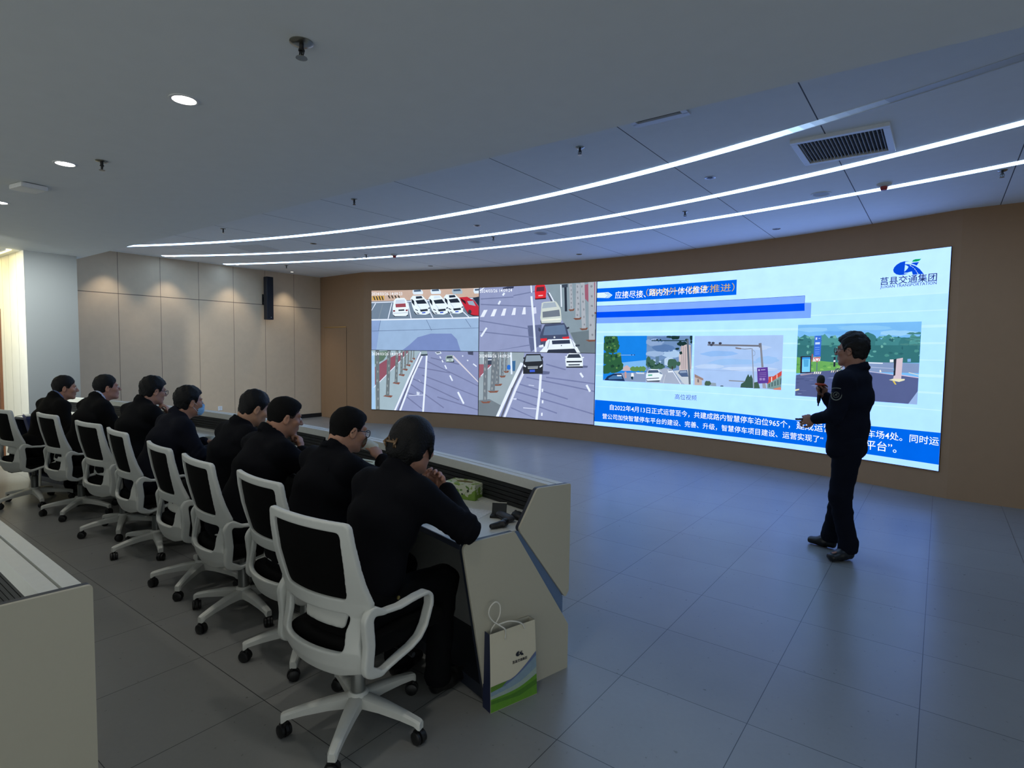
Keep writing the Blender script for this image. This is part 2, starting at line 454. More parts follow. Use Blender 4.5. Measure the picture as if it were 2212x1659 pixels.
# warm cove light in front of the partition
root = thing('cove_light', 'warm linear light along the ceiling edge of the yellow panelled wall', 'ceiling light', (-11.2, 2.02, Z_LOW))
obj('diffuser', box((0, 0, -.006), (3.5, .05, .012)), emis('cove_warm', (255, 226, 140), COVE_GAIN), root)
obj('housing', box((0, -.032, -.01), (3.5, .012, .02)), M_TRIM, root)
for x in (-9.75, -10.6, -11.5, -12.4): downlight(x, 1.5, 'unseen warm downlight added to light the panelled wall yellow', Z_LOW, 52.0, (1.0, .82, .34), (x, 2.6, 1.2))  # unseen lamps added to throw yellow light on the partition face

# ------------------------------------------------------------------ ceiling fittings
M_CHROME = mat('chrome', (170, 168, 160), .25, 1.0)
M_DARKMETAL = mat('dark_metal', (60, 60, 60), .4, .8)
def sprinkler(x, y, z, label, s=1.0):
    root = thing('sprinkler', label, 'sprinkler', (x, y, z), 0, 'ceiling sprinklers')
    bm = bmesh.new(); add_lathe(bm, [(0, .002), (.036*s, .002), (.036*s, -.003), (.026*s, -.010), (.012*s, -.012), (0, -.012)], 24); obj('escutcheon', fix(bm), M_CHROME, root, auto=40)
    bm = bmesh.new(); add_lathe(bm, [(0, -.012), (.009, -.012), (.009, -.026), (.012, -.028), (.012, -.034), (.004, -.036), (.004, -.058), (0, -.058)], 12)
    for sg in (-1, 1): add_tube(bm, [(sg*.011, 0, -.032), (sg*.014, 0, -.045), (sg*.006, 0, -.058)], .0028, 6)
    obj('frame', fix(bm), M_DARKMETAL, root, auto=40)
    bm = bmesh.new(); add_lathe(bm, [(0, -.058), (.017*s, -.058), (.018*s, -.061), (0, -.062)], 16); obj('deflector', fix(bm), M_CHROME, root, auto=40)
    return root
SPR = [(-2.05, 1.34, Z_LOW, 'large chrome sprinkler alone near the top of the lowered ceiling', 1.25), (-4.40, 1.42, Z_LOW, 'sprinkler right beside the second downlight of the lowered ceiling', 1),
       (-2.38, 4.04, Z_HIGH, 'chrome sprinkler between the lowered ceiling edge and first light strip, right of centre', 1), (-5.2, 4.03, Z_HIGH, 'chrome sprinkler by the lowered ceiling edge above the middle of the desk row', 1),
       (-8.01, 4.0, Z_HIGH, 'chrome sprinkler by the lowered ceiling edge nearest the left wall', 1), (-2.44, 6.54, Z_HIGH, 'sprinkler between the middle and last light strips above the slide half of the screen', 1),
       (-5.23, 6.49, Z_HIGH, 'sprinkler between the middle and last light strips above the camera feeds', 1), (-8.06, 6.5, Z_HIGH, 'sprinkler beside the red smoke detector near the loudspeaker', 1),
       (-10.47, 6.47, Z_HIGH, 'sprinkler nearest the beige wall beyond the last light strip', 1), (.35, 6.61, Z_HIGH, 'sprinkler at the right edge of the picture past the last light strip', 1)]
for a in SPR: sprinkler(*a)
M_RED = mat('red_cap', (150, 40, 40), .4)
for x, y, lab in [(-.51, 6.52, 'white smoke detector with a red tip overlapping the last light strip at right'), (-7.6, 6.73, 'small white smoke detector with a red tip near the loudspeaker')]:
    root = thing('smoke_detector', lab, 'smoke detector', (x, y, Z_HIGH), 0, 'smoke detectors')
    bm = bmesh.new(); add_lathe(bm, [(0, .002), (.062, .002), (.062, -.010), (.050, -.022), (.034, -.026), (0, -.026)], 28); obj('body', fix(bm), mat('detector_body', (196, 196, 190), .5), root, auto=35)
    bm = bmesh.new(); add_lathe(bm, [(0, -.026), (.034, -.026), (.030, -.046), (.022, -.060), (0, -.062)], 24); obj('tip', fix(bm), M_RED, root, auto=35)
for x, y, lab in [(-1.79, 5.41, 'dark recessed spotlight between the first and middle strips beside a panel seam'), (-1.79, 8.07, 'dark recessed spotlight close over the right half of the screen'),
                  (-4.93, 5.78, 'small recessed spotlight between the first and middle strips at the ceiling middle'), (-7.92, 5.36, 'small recessed spotlight between the first and middle strips near the left wall'),
                  (-4.93, 8.41, 'small recessed spotlight over the middle of the screen'), (-8.04, 8.04, 'small recessed spotlight over the left end of the screen')]:
    root = thing('recessed_spotlight', lab, 'spotlight', (x, y, Z_HIGH), 0, 'unlit recessed spotlights')
    bm = bmesh.new(); add_lathe(bm, [(.034, .003), (.050, .003), (.050, -.003), (.044, -.006), (.034, -.004), (.034, .003)], 28); obj('trim_ring', fix(bm), M_CHROME, root, auto=40)
    bm = bmesh.new(); add_lathe(bm, [(0, -.0015), (.02, -.008), (.034, -.002), (.034, .003), (0, .003)], 24); obj('lens', fix(bm), mat('dark_lens', (30, 30, 32), .2), root, auto=40)
for x, y, lab in [(-1.05, 6.57, 'round white ceiling speaker between the strips in front of the slide'), (-5.68, 6.62, 'round ceiling speaker left of the ceiling middle between the last two strips'),
                  (-4.51, 6.65, 'round ceiling speaker right of the ceiling middle between the last two strips'), (-8.48, 6.64, 'round ceiling speaker near the left wall by the last strip')]:
    root = thing('ceiling_speaker', lab, 'ceiling speaker', (x, y, Z_HIGH), 0, 'round ceiling speakers')
    bm = bmesh.new(); add_lathe(bm, [(.072, .003), (.095, .003), (.095, -.003), (.085, -.008), (.072, -.004), (.072, .003)], 36); obj('rim', fix(bm), mat('speaker_rim', (212, 216, 218), .5), root, auto=40)
    bm = bmesh.new(); add_lathe(bm, [(0, -.003), (.072, -.002), (.072, .003), (0, .003)], 36); obj('grille', fix(bm), mat('speaker_grille', (176, 180, 184), .7, noise=.25, scale=600), root)
# air grilles
def grille(name, label, x0, x1, y0, y1, n, blind=False):
    root = thing(name, label, 'air grille', ((x0+x1)/2, (y0+y1)/2, Z_HIGH)); w, d = x1-x0, y1-y0; f = .045
    bm = bmesh.new()
    for c, s in [((0, d/2-f/2, -.012), (w, f, .028)), ((0, -d/2+f/2, -.012), (w, f, .028)), ((w/2-f/2, 0, -.012), (f, d-2*f, .028)), ((-w/2+f/2, 0, -.012), (f, d-2*f, .028))]: add_box(bm, c, s, bev=.003)
    obj('frame', bm, M_TRIM, root)
    obj('backing', box((0, 0, .0), (w-2*f, d-2*f, .006)), mat('grille_dark', (26, 28, 30), .8), root)
    m_s = mat('grille_slat', (168, 170, 170), .5)
    for i in range(n):
        x = -w/2+f+(w-2*f)*(i+.5)/n
        obj('slat', box((x, 0, -.012), (.0035, d-2*f, .018), R=Matrix.Rotation(.15, 3, 'Y')), m_s, root)
    for yy in (-.12, .0, .12): obj('crossbar', box((0, yy*d/.64, -.004), (w-2*f, .006, .004)), mat('grille_bar', (60, 62, 64), .6), root)
grille('air_grille', 'white framed air grille with many thin slats beside the middle strip', -1.0, -.36, 4.82, 5.45, 22)
root = thing('linear_diffuser', 'long white slot air diffuser half hidden by the lowered ceiling edge', 'air diffuser', (-1.63, 3.62, Z_HIGH))
bm = bmesh.new()
for c, s in [((0, .24, -.008), (.40, .06, .018)), ((0, -.24, -.008), (.40, .06, .018)), ((.18, 0, -.008), (.04, .44, .018)), ((-.18, 0, -.008), (.04, .44, .018)), ((0, .12, -.008), (.32, .03, .014)), ((0, -.05, -.008), (.32, .03, .014))]: add_box(bm, c, s, bev=.002)
obj('frame', bm, M_TRIM, root); obj('backing', box((0, 0, 0), (.36, .46, .004)), mat('slot_dark', (40, 42, 44), .8), root)
bm = bmesh.new()
for a in range(4):
    pts = [(-9.32, 4.75), (-8.74, 4.93), (-8.93, 5.4), (-9.52, 5.24)]; p, q = Vector(pts[a]), Vector(pts[(a+1) % 4]); cc = (p+q)/2
    add_box(bm, (cc.x, cc.y, Z_HIGH-.002), ((q-p).length, .012, .006), math.atan2(q.y-p.y, q.x-p.x))
hatch = struct('trim_1', bm, M_TRIM)
bm = bmesh.new(); pv = [bm.verts.new((x, y, Z_HIGH-.0015)) for x, y in pts]; bm.faces.new(pv[::-1]); obj('access_panel', bm, mat('access_panel_white', (214, 217, 218), .6), hatch)
root = thing('wireless_access_point', 'flat white rectangular access point on the lowered ceiling at far left', 'access point', (-5.53, 1.31, Z_LOW), math.radians(8))
obj('body', box((0, 0, -.022), (.20, .17, .036), bev=.012), mat('access_point_white', (225, 225, 220), .45), root)
obj('mount', box((0, 0, -.003), (.15, .12, .006)), mat('access_point_mount', (60, 62, 64), .6), root)
# column loudspeaker and wall socket
root = thing('loudspeaker', 'tall black column loudspeaker mounted high on the beige wall', 'loudspeaker', (-11.6, 6.62, 2.64))
sm = mat('loudspeaker_black', (16, 22, 32), .45, noise=.1)
obj('cabinet', box((.16, .03, .0), (.13, .15, .90), bev=.012), sm, root)
obj('front_grille', box((.226, .03, .01), (.006, .13, .86), bev=.002), mat('speaker_cloth', (12, 18, 28), .8, noise=.3, scale=400), root)
obj('badge', box((.2295, .045, -.40), (.002, .022, .012)), mat('badge_grey', (150, 155, 160), .4), root)
bm = bmesh.new(); add_box(bm, (.012, 0, -.02), (.02, .06, .22), bev=.004); add_box(bm, (.06, 0, .05), (.1, .03, .03)); add_box(bm, (.06, 0, -.09), (.1, .03, .03)); obj('bracket', bm, M_DARKMETAL, root)
root = thing('wall_socket', 'small white wall socket low on the beige wall behind the desks', 'socket', (-11.6, 5.67, .365))
obj('plate', box((.006, 0, 0), (.012, .086, .086), bev=.003), M_TRIM, root)
bm = bmesh.new()
for dy, dz in ((-.012, .015), (.012, .015), (0, -.014)): add_box(bm, (.0125, dy, dz), (.002, .005, .012))
obj('pin_hole', bm, mat('socket_hole', (40, 40, 40), .6), root)
# outlines of the pictures on the video wall: part, layer, colour, corner points in millimetres along the screen and above the floor
SCREEN_ART = '''f1 0 150,178,212 30,2840 2520,2840 2520,1585 30,1585
f1 1 196,172,158 30,2840 2520,2840 2520,2659 30,2608
f1 1 112,130,150 30,2612 2520,2659 2520,2273 30,2222
f1 2 205,165,90 41,2722 330,2730 335,2639 41,2635
f1 3 60,60,62 66,2722 94,2724 128,2639 99,2639
f1 3 60,60,62 130,2721 158,2723 192,2638 163,2638
f1 3 60,60,62 194,2721 222,2723 255,2637 227,2638
f1 3 60,60,62 258,2720 286,2722 319,2637 291,2637
f1 2 70,66,60 411,2734 445,2736 478,2671 445,2672
f1 2 70,66,60 488,2733 521,2735 554,2671 521,2671
f1 2 70,66,60 565,2732 598,2734 631,2669 598,2670
f1 2 70,66,60 641,2731 674,2732 708,2668 674,2669
f1 3 225,235,255 30,2578 2520,2629 2520,2646 30,2596
f1 3 225,235,255 30,2208 2520,2242 2520,2268 30,2235
f1 3 225,235,255 119,2577 30,2425 36,2416 136,2567
f1 3 225,235,255 499,2575 410,2246 429,2242 519,2571
f1 3 225,235,255 874,2581 951,2250 971,2253 894,2584
f1 3 225,235,255 1281,2588 1465,2251 1483,2259 1299,2596
f1 3 225,235,255 1724,2525 1919,2258 1936,2267 1741,2534
f1 3 225,235,255 2114,2407 2295,2257 2308,2269 2128,2419
f1 3 125,140,155 287,2562 184,2229 204,2224 306,2556
f1 1 118,138,190 759,1585 912,1690 1116,1858 1421,1935 1900,1936 2027,1822 2117,1585
f1 1 135,160,205 30,2215 245,2214 142,1585 30,1585
f1 2 95,115,150 240,2215 189,1985 199,1983 250,2214
f1 2 95,115,150 1313,2221 1436,1996 1445,2000 1322,2224
f1 2 95,115,150 40,1978 2520,2047 2520,2055 40,1988
f1 2 95,115,150 2218,2224 2344,2060 2352,2065 2226,2229
f1 3 215,230,245 997,2840 1200,2840 1239,2794 1231,2745 1018,2743 992,2788
f1 4 70,90,115 1023,2835 1180,2840 1200,2804 1028,2799
f1 3 215,230,245 1415,2840 1617,2840 1655,2796 1648,2747 1436,2745 1411,2790
f1 4 70,90,115 1441,2836 1597,2840 1617,2805 1446,2801
f1 3 160,180,195 1913,2833 2112,2840 2150,2782 2143,2735 1934,2734 1908,2778
f1 4 70,90,115 1938,2823 2092,2828 2112,2792 1943,2788
f1 3 215,230,245 2402,2829 2520,2835 2520,2778 2520,2732 2422,2731 2397,2775
f1 4 70,90,115 2426,2819 2520,2823 2520,2788 2432,2785
f1 4 30,38,50 532,2344 890,2356 885,2302 565,2287
f1 5 228,240,252 527,2472 560,2632 616,2677 802,2678 850,2632 902,2474 885,2329 839,2302 583,2299 532,2340
f1 6 150,75,88 593,2554 830,2565 841,2488 603,2481
f1 6 200,215,232 603,2640 812,2647 828,2569 593,2558
f1 6 40,48,60 665,2435 803,2441 803,2411 667,2405
f1 6 120,40,50 537,2422 583,2426 588,2394 542,2390
f1 6 120,40,50 833,2433 884,2437 884,2406 838,2402
f1 6 150,165,185 553,2354 880,2365 879,2374 552,2363
f1 4 30,36,46 965,2608 1037,2371 1076,2327 1398,2334 1408,2423 1011,2472
f1 5 226,240,252 947,2663 1000,2720 1214,2721 1315,2630 1405,2472 1398,2352 1297,2323 1093,2336 1032,2404 986,2506
f1 6 38,48,62 1062,2620 1265,2639 1331,2554 1105,2548
f1 6 40,50,66 1069,2703 1203,2710 1232,2662 1077,2654
f1 6 35,44,56 967,2658 1031,2612 1044,2506 975,2581
f1 6 44,52,64 1164,2430 1347,2444 1352,2401 1190,2387
f1 6 50,60,75 1057,2445 1126,2417 1119,2401 1063,2422
f1 6 50,60,75 1362,2464 1402,2477 1402,2450 1367,2437
f1 6 45,80,190 1215,2376 1296,2382 1297,2357 1220,2351
f1 6 60,70,84 1088,2372 1152,2358 1152,2340 1101,2350
f1 6 180,198,220 1101,2536 1191,2432 1199,2437 1109,2541
f1 4 30,36,46 1384,2606 1456,2371 1494,2328 1814,2334 1823,2422 1430,2472
f1 5 226,240,252 1366,2660 1419,2717 1630,2717 1731,2626 1821,2471 1814,2352 1714,2324 1512,2337 1451,2405 1405,2506
f1 6 38,48,62 1480,2618 1681,2636 1747,2551 1523,2546
f1 6 205,222,238 1487,2700 1620,2706 1648,2659 1495,2651
f1 6 35,44,56 1386,2655 1449,2610 1463,2505 1394,2579
f1 6 44,52,64 1582,2430 1763,2443 1768,2401 1607,2387
f1 6 50,60,75 1476,2444 1544,2417 1537,2401 1481,2422
f1 6 50,60,75 1778,2462 1818,2475 1818,2449 1783,2436
f1 6 45,80,190 1633,2376 1713,2382 1713,2357 1638,2351
f1 6 60,70,84 1507,2373 1570,2359 1570,2341 1519,2350
f1 6 180,198,220 1519,2535 1608,2431 1616,2436 1527,2540
f1 4 30,36,46 1737,2617 1809,2385 1847,2342 2164,2347 2173,2434 1783,2484
f1 5 226,240,252 1719,2671 1771,2727 1981,2726 2082,2636 2170,2482 2164,2365 2064,2338 1864,2351 1803,2418 1757,2518
f1 6 38,48,62 1832,2629 2032,2646 2097,2562 1875,2558
f1 6 40,50,66 1839,2710 1971,2715 1999,2669 1847,2661
f1 6 35,44,56 1739,2666 1802,2621 1815,2517 1747,2591
f1 6 44,52,64 1933,2442 2113,2455 2118,2413 1959,2400
f1 6 50,60,75 1828,2457 1896,2430 1889,2414 1833,2435
f1 6 50,60,75 2128,2474 2168,2486 2168,2460 2133,2448
f1 6 45,80,190 1984,2389 2064,2394 2064,2370 1989,2365
f1 6 60,70,84 1859,2386 1922,2372 1922,2355 1872,2364
f1 6 180,198,220 1871,2546 1960,2444 1967,2449 1879,2551
f1 4 40,20,26 2195,2456 2283,2328 2395,2288 2520,2286 2520,2363
f1 5 190,45,62 2076,2663 2255,2671 2421,2585 2520,2471 2520,2295 2400,2305 2286,2341 2200,2455
f1 6 150,170,190 2256,2585 2392,2588 2452,2485 2299,2514
f1 6 60,30,40 2106,2649 2219,2585 2232,2520 2132,2587
f1 6 60,60,70 2359,2366 2354,2343 2339,2326 2321,2318 2300,2327 2286,2344 2282,2367 2286,2392 2299,2410 2320,2413 2339,2408 2355,2391
f1 4 40,52,72 2379,2646 2520,2668 2520,2481 2441,2580
f2 0 142,152,190 2535,2840 5020,2840 5020,1585 2535,1585
f2 1 132,150,162 3963,2840 5020,2840 5020,1585 4714,1585 4505,1928 4331,2187 4131,2532
f2 2 152,92,112 4784,2797 5020,2838 5020,2306 4912,2446 4778,2566
f2 2 105,120,130 4516,1947 5020,2001 5020,1585 4714,1585
f2 3 85,92,110 4011,2680 4099,2523 4127,2534 4039,2691
f2 3 225,235,255 4045,2686 4149,2522 4168,2531 4065,2695
f2 3 225,235,255 3654,2840 3671,2705 3698,2706 3682,2840
f2 3 225,235,255 3660,2637 3713,2176 3769,1585 3811,1585 3755,2178 3702,2639
f2 3 224,232,250 2556,2264 2642,2265 2721,2403 2637,2402
f2 3 224,232,250 2788,2274 2873,2275 2931,2412 2857,2411
f2 3 224,232,250 3019,2283 3103,2284 3139,2420 3076,2419
f2 3 224,232,250 3252,2292 3335,2293 3350,2427 3296,2427
f2 3 224,232,250 3480,2300 3563,2301 3557,2435 3513,2434
f2 3 225,235,255 2596,1869 2722,2041 2689,2060 2563,1888
f2 3 225,235,255 2977,2495 3019,2562 2985,2579 2943,2513
f2 3 225,235,255 3070,2664 3108,2711 3076,2731 3038,2684
f2 3 225,235,255 2547,2770 2649,2840 2620,2840 2535,2794
f2 3 205,212,235 3718,2423 3783,2431 3794,2315 3734,2304
f2 2 112,122,160 2565,2502 3764,2432 3764,2452 2565,2524
f2 2 112,122,160 2545,1965 3867,1838 3869,1859 2548,1986
f2 2 112,122,160 2542,2180 3723,2003 3727,2023 2546,2202
f2 2 112,122,160 2800,1585 3709,1715 3704,1735 2795,1585
f2 2 112,122,160 2565,2609 3290,2627 3288,2647 2563,2631
f2 2 112,122,160 3756,2737 3286,2672 3291,2652 3761,2717
f2 2 95,105,140 3606,2086 3910,2103 3893,1726 3686,1585 3647,1766
f2 3 120,82,70 4460,2368 4591,2384 4573,2342 4498,2336
f2 4 165,172,182 4465,2833 4498,2370 4560,2371 4528,2832
f2 5 130,136,146 4517,2793 4517,2774 4507,2771 4502,2781 4496,2804 4506,2822 4515,2815
f2 5 130,136,146 4524,2716 4521,2698 4512,2696 4502,2710 4506,2728 4511,2740 4520,2733
f2 5 130,136,146 4531,2639 4528,2619 4521,2619 4511,2631 4512,2652 4520,2656 4528,2660
f2 5 130,136,146 4527,2562 4524,2545 4517,2537 4506,2550 4507,2576 4516,2583 4526,2584
f2 5 130,136,146 4532,2486 4527,2470 4517,2464 4511,2477 4506,2496 4516,2503 4524,2507
f2 5 130,136,146 4532,2409 4532,2391 4521,2392 4516,2401 4512,2417 4521,2432 4528,2433
f2 3 120,82,70 4562,2209 4738,2224 4714,2182 4613,2176
f2 4 165,172,182 4610,2827 4612,2212 4696,2209 4693,2821
f2 5 130,136,146 4654,2773 4648,2750 4636,2755 4627,2767 4626,2783 4634,2801 4648,2786
f2 5 130,136,146 4656,2671 4652,2649 4642,2655 4628,2662 4627,2682 4639,2696 4654,2692
f2 5 130,136,146 4664,2568 4664,2546 4649,2549 4638,2558 4638,2582 4649,2594 4662,2584
f2 5 130,136,146 4686,2466 4680,2442 4664,2450 4651,2459 4650,2478 4665,2485 4677,2485
f2 5 130,136,146 4680,2364 4669,2341 4660,2336 4652,2352 4646,2377 4658,2392 4669,2384
f2 5 130,136,146 4667,2262 4658,2243 4647,2246 4635,2252 4632,2273 4646,2283 4659,2280
f2 3 120,82,70 4695,2021 4869,2038 4845,1996 4746,1989
f2 4 165,172,182 4697,2840 4745,2023 4828,2024 4780,2837
f2 5 130,136,146 4744,2771 4734,2753 4724,2745 4715,2764 4713,2785 4724,2789 4736,2793
f2 5 130,136,146 4765,2634 4762,2621 4748,2617 4740,2623 4738,2647 4748,2663 4758,2649
f2 5 130,136,146 4772,2499 4770,2478 4757,2479 4745,2490 4743,2510 4756,2519 4769,2516
f2 5 130,136,146 4794,2363 4786,2344 4773,2335 4763,2351 4764,2376 4771,2388 4784,2377
f2 5 130,136,146 4797,2227 4791,2214 4782,2201 4773,2215 4771,2238 4780,2252 4790,2244
f2 5 130,136,146 4809,2091 4806,2075 4795,2075 4781,2079 4781,2104 4793,2109 4806,2109
f2 3 120,82,70 4823,1815 5020,1835 5020,1792 4895,1784
f2 4 165,172,182 4854,2840 4894,1819 5011,1820 4971,2840
f2 5 130,136,146 4945,2761 4936,2747 4915,2738 4898,2753 4897,2772 4913,2784 4932,2784
f2 5 130,136,146 4950,2590 4944,2571 4927,2563 4915,2582 4910,2601 4927,2607 4942,2609
f2 5 130,136,146 4960,2419 4955,2400 4935,2403 4915,2408 4915,2431 4934,2437 4949,2434
f2 5 130,136,146 4981,2248 4966,2233 4953,2220 4942,2237 4935,2259 4950,2268 4969,2262
f2 5 130,136,146 4939,2077 4934,2064 4918,2058 4901,2066 4902,2089 4917,2105 4938,2096
f2 5 130,136,146 4982,1905 4972,1891 4954,1883 4945,1897 4936,1914 4954,1930 4974,1921
f2 3 120,82,70 4948,2306 5020,2321 5020,2279 4996,2274
f2 4 165,172,182 4992,2840 4995,2309 5020,2306 5020,2840
f2 5 130,136,146 5020,2813 5020,2801 5020,2797 5018,2803 5013,2823 5020,2836 5020,2828
f2 4 225,235,250 4286,2823 4308,2422 4331,2422 4309,2823
f2 4 40,48,62 4367,2819 4391,2336 4440,2336 4416,2817
f2 5 60,70,85 4318,2826 4441,2831 4442,2772 4323,2770
f2 5 40,16,22 3756,2609 3992,2613 3993,2576 3762,2572
f2 6 215,45,55 3757,2825 3784,2840 3953,2840 3970,2823 3997,2727 3988,2597 3766,2588 3752,2717
f2 7 90,48,60 3795,2803 3952,2808 3958,2727 3782,2722
f2 7 240,200,205 3830,2651 3927,2653 3927,2635 3830,2633
f2 4 60,66,76 3880,2175 4324,2183 4312,2118 3898,2113
f2 5 200,210,206 3902,2503 3948,2521 4188,2530 4223,2504 4304,2383 4329,2187 4312,2136 3909,2129 3879,2225 3893,2377
f2 6 110,120,135 3924,2340 4275,2372 4296,2252 3930,2231
f2 6 160,175,190 3939,2502 4182,2510 4224,2425 3913,2401
f2 6 235,238,225 3919,2170 4307,2188 4305,2212 3916,2194
f2 6 70,80,108 3979,2108 4384,2127 4440,2047 4496,1849 4461,1690 3899,1685 3877,1885 3921,2011
f2 7 98,120,152 3980,2064 4385,2095 4438,1916 3946,1902
f2 7 215,50,60 3887,1840 4025,1849 4036,1800 3902,1787
f2 7 215,50,60 4345,1869 4488,1880 4490,1829 4377,1817
f2 7 60,70,95 3846,2053 3900,2012 3884,1961 3842,1992
f2 7 50,58,75 4424,2043 4485,2056 4492,2027 4441,2007
f2 7 200,208,220 4206,1865 4202,1854 4192,1848 4180,1848 4169,1854 4165,1865 4169,1875 4179,1882 4192,1882 4202,1875
f2 8 226,238,252 4008,1784 4054,1824 4518,1839 4564,1809 4632,1731 4725,1585 3874,1585 3987,1702
f2 9 52,62,84 4132,1804 4503,1819 4518,1750 4143,1734
f2 9 48,56,72 4062,1634 4605,1660 4657,1585 4032,1585
f2 9 225,235,248 3857,1710 3954,1731 3964,1682 3871,1673
f2 9 60,70,85 4617,1731 4710,1735 4710,1704 4633,1691
f2 9 150,165,185 4082,1810 4039,1658 4052,1655 4095,1807
f2 9 150,165,185 4535,1817 4598,1679 4611,1684 4547,1821
f2 9 60,70,85 4346,1713 4343,1705 4335,1701 4327,1704 4323,1713 4326,1721 4334,1725 4342,1722
f2 3 50,56,80 3047,2821 3155,2838 3298,2838 3287,2803 3071,2795
f3 0 136,146,186 30,1575 2525,1575 2525,305 30,305
f3 1 158,180,192 30,1575 1188,1575 1117,1477 556,305 30,305
f3 2 140,84,100 111,1216 400,1392 810,1568 925,1575 225,904 111,831
f3 2 92,118,104 112,1542 464,1570 310,1367 111,1275
f3 3 225,235,255 920,1565 219,909 59,764 70,754 230,899 931,1556
f3 3 160,198,235 30,1575 96,1484 121,305 30,305
f3 3 60,75,105 30,676 96,694 101,596 30,575
f3 3 225,235,255 1178,1554 893,1001 565,305 608,305 936,985 1220,1538
f3 3 95,100,125 1208,1539 954,1021 647,305 671,305 978,1013 1231,1531
f3 3 225,235,255 1231,1531 998,1071 691,305 730,305 1036,1058 1269,1517
f3 3 225,235,255 1311,1504 1283,1028 1231,305 1271,305 1324,1026 1352,1502
f3 3 225,235,255 1625,1462 1651,1422 1673,1433 1647,1473
f3 3 225,235,255 1676,1387 1702,1343 1725,1353 1699,1397
f3 3 225,235,255 1742,1285 1783,1210 1807,1221 1766,1296
f3 3 225,235,255 1858,1077 1919,968 1948,981 1886,1091
f3 3 225,235,255 2044,742 2182,510 2217,528 2079,759
f3 3 225,235,255 2146,1486 2166,1468 2184,1484 2163,1501
f3 3 225,235,255 2259,1400 2281,1379 2300,1394 2277,1415
f3 3 225,235,255 2398,1322 2478,1272 2493,1291 2413,1341
f3 3 225,220,225 1894,1496 2525,962 2525,972 1904,1505
f3 3 225,220,225 1936,1485 2525,974 2525,984 1947,1495
f3 2 112,120,158 1014,1236 1880,1122 1884,1144 1018,1259
f3 2 112,120,158 1217,1059 2525,662 2525,682 1226,1081
f3 2 112,120,158 986,985 2083,574 2093,595 997,1006
f3 2 112,120,158 933,869 1728,401 1743,420 948,889
f3 2 112,120,158 856,591 1217,354 1233,372 872,610
f3 2 112,120,158 1317,1357 2525,880 2525,900 1328,1377
f3 2 112,120,158 1421,1426 2079,1305 2084,1327 1426,1448
f3 2 112,120,158 1577,618 2525,399 2525,420 1585,640
f3 2 112,120,158 758,701 1118,622 1125,644 765,723
f3 5 105,116,122 124,1575 137,305 225,305 212,1575
f3 6 140,150,152 175,1505 165,1477 151,1481 139,1493 140,1515 152,1530 163,1523
f3 6 140,150,152 178,1313 175,1289 160,1287 153,1294 147,1328 160,1336 177,1341
f3 6 140,150,152 197,1120 186,1100 175,1087 164,1106 163,1136 175,1143 186,1141
f3 6 140,150,152 181,926 176,903 162,890 148,914 153,944 162,949 173,957
f3 6 140,150,152 204,733 191,710 180,703 173,719 171,745 181,758 191,763
f3 6 140,150,152 201,539 195,512 182,507 168,524 175,554 183,573 197,557
f3 6 140,150,152 196,345 185,323 175,313 165,328 166,357 174,377 190,377
f3 4 130,86,76 303,594 369,629 535,616 493,572
f3 5 105,116,122 405,1575 369,607 452,607 487,1575
f3 6 140,150,152 448,1534 445,1511 431,1508 423,1523 419,1548 431,1558 445,1561
f3 6 140,150,152 441,1392 430,1360 420,1358 410,1379 414,1405 420,1418 432,1414
f3 6 140,150,152 458,1250 447,1226 437,1218 424,1232 430,1263 437,1280 451,1272
f3 6 140,150,152 458,1108 447,1076 436,1066 430,1097 428,1121 437,1131 449,1136
f3 6 140,150,152 442,965 438,946 424,940 418,948 416,977 425,998 434,992
f3 6 140,150,152 422,822 414,795 401,793 392,804 391,835 401,855 411,847
f3 6 140,150,152 433,679 428,658 414,643 403,660 406,691 415,707 426,702
f3 4 130,86,76 524,880 578,914 712,900 678,857
f3 5 105,116,122 602,1575 578,892 645,892 669,1575
f3 6 140,150,152 638,1556 633,1529 624,1518 614,1543 614,1567 624,1575 631,1574
f3 6 140,150,152 649,1455 648,1434 638,1414 630,1443 630,1470 638,1478 649,1474
f3 6 140,150,152 623,1352 622,1323 613,1312 606,1339 603,1362 613,1388 623,1377
f3 6 140,150,152 646,1251 642,1232 633,1224 628,1238 627,1264 632,1287 644,1273
f3 6 140,150,152 639,1149 634,1129 621,1109 611,1131 613,1161 622,1187 632,1175
f3 6 140,150,152 638,1046 633,1015 625,1011 619,1034 618,1063 626,1076 635,1077
f3 6 140,150,152 617,943 611,914 601,907 594,932 593,955 600,976 611,976
f3 4 130,86,76 664,1057 709,1091 822,1075 794,1033
f3 5 105,116,122 720,1575 709,1068 765,1069 777,1575
f3 6 140,150,152 765,1570 762,1542 752,1539 744,1554 743,1575 751,1575 760,1575
f3 6 140,150,152 757,1493 757,1463 748,1470 739,1477 742,1510 747,1526 755,1512
f3 6 140,150,152 744,1416 741,1395 732,1393 725,1404 728,1427 732,1442 739,1441
f3 6 140,150,152 750,1339 746,1308 737,1305 733,1327 733,1356 737,1374 747,1362
f3 6 140,150,152 743,1262 740,1243 732,1228 724,1245 724,1278 732,1292 742,1293
f3 6 140,150,152 738,1185 737,1154 729,1146 722,1170 723,1199 729,1206 736,1211
f3 6 140,150,152 755,1108 754,1088 744,1068 735,1092 738,1122 744,1141 751,1139
f3 4 130,86,76 761,1175 798,1208 891,1192 868,1150
f3 5 105,116,122 807,1575 798,1186 845,1186 854,1575
f3 6 140,150,152 837,1575 834,1555 829,1548 824,1563 822,1575 828,1575 835,1575
f3 6 140,150,152 827,1519 824,1494 817,1490 811,1507 810,1536 818,1555 824,1537
f3 6 140,150,152 831,1458 827,1439 821,1430 815,1442 815,1471 820,1493 828,1488
f3 6 140,150,152 833,1398 831,1369 824,1359 818,1384 816,1408 824,1430 831,1425
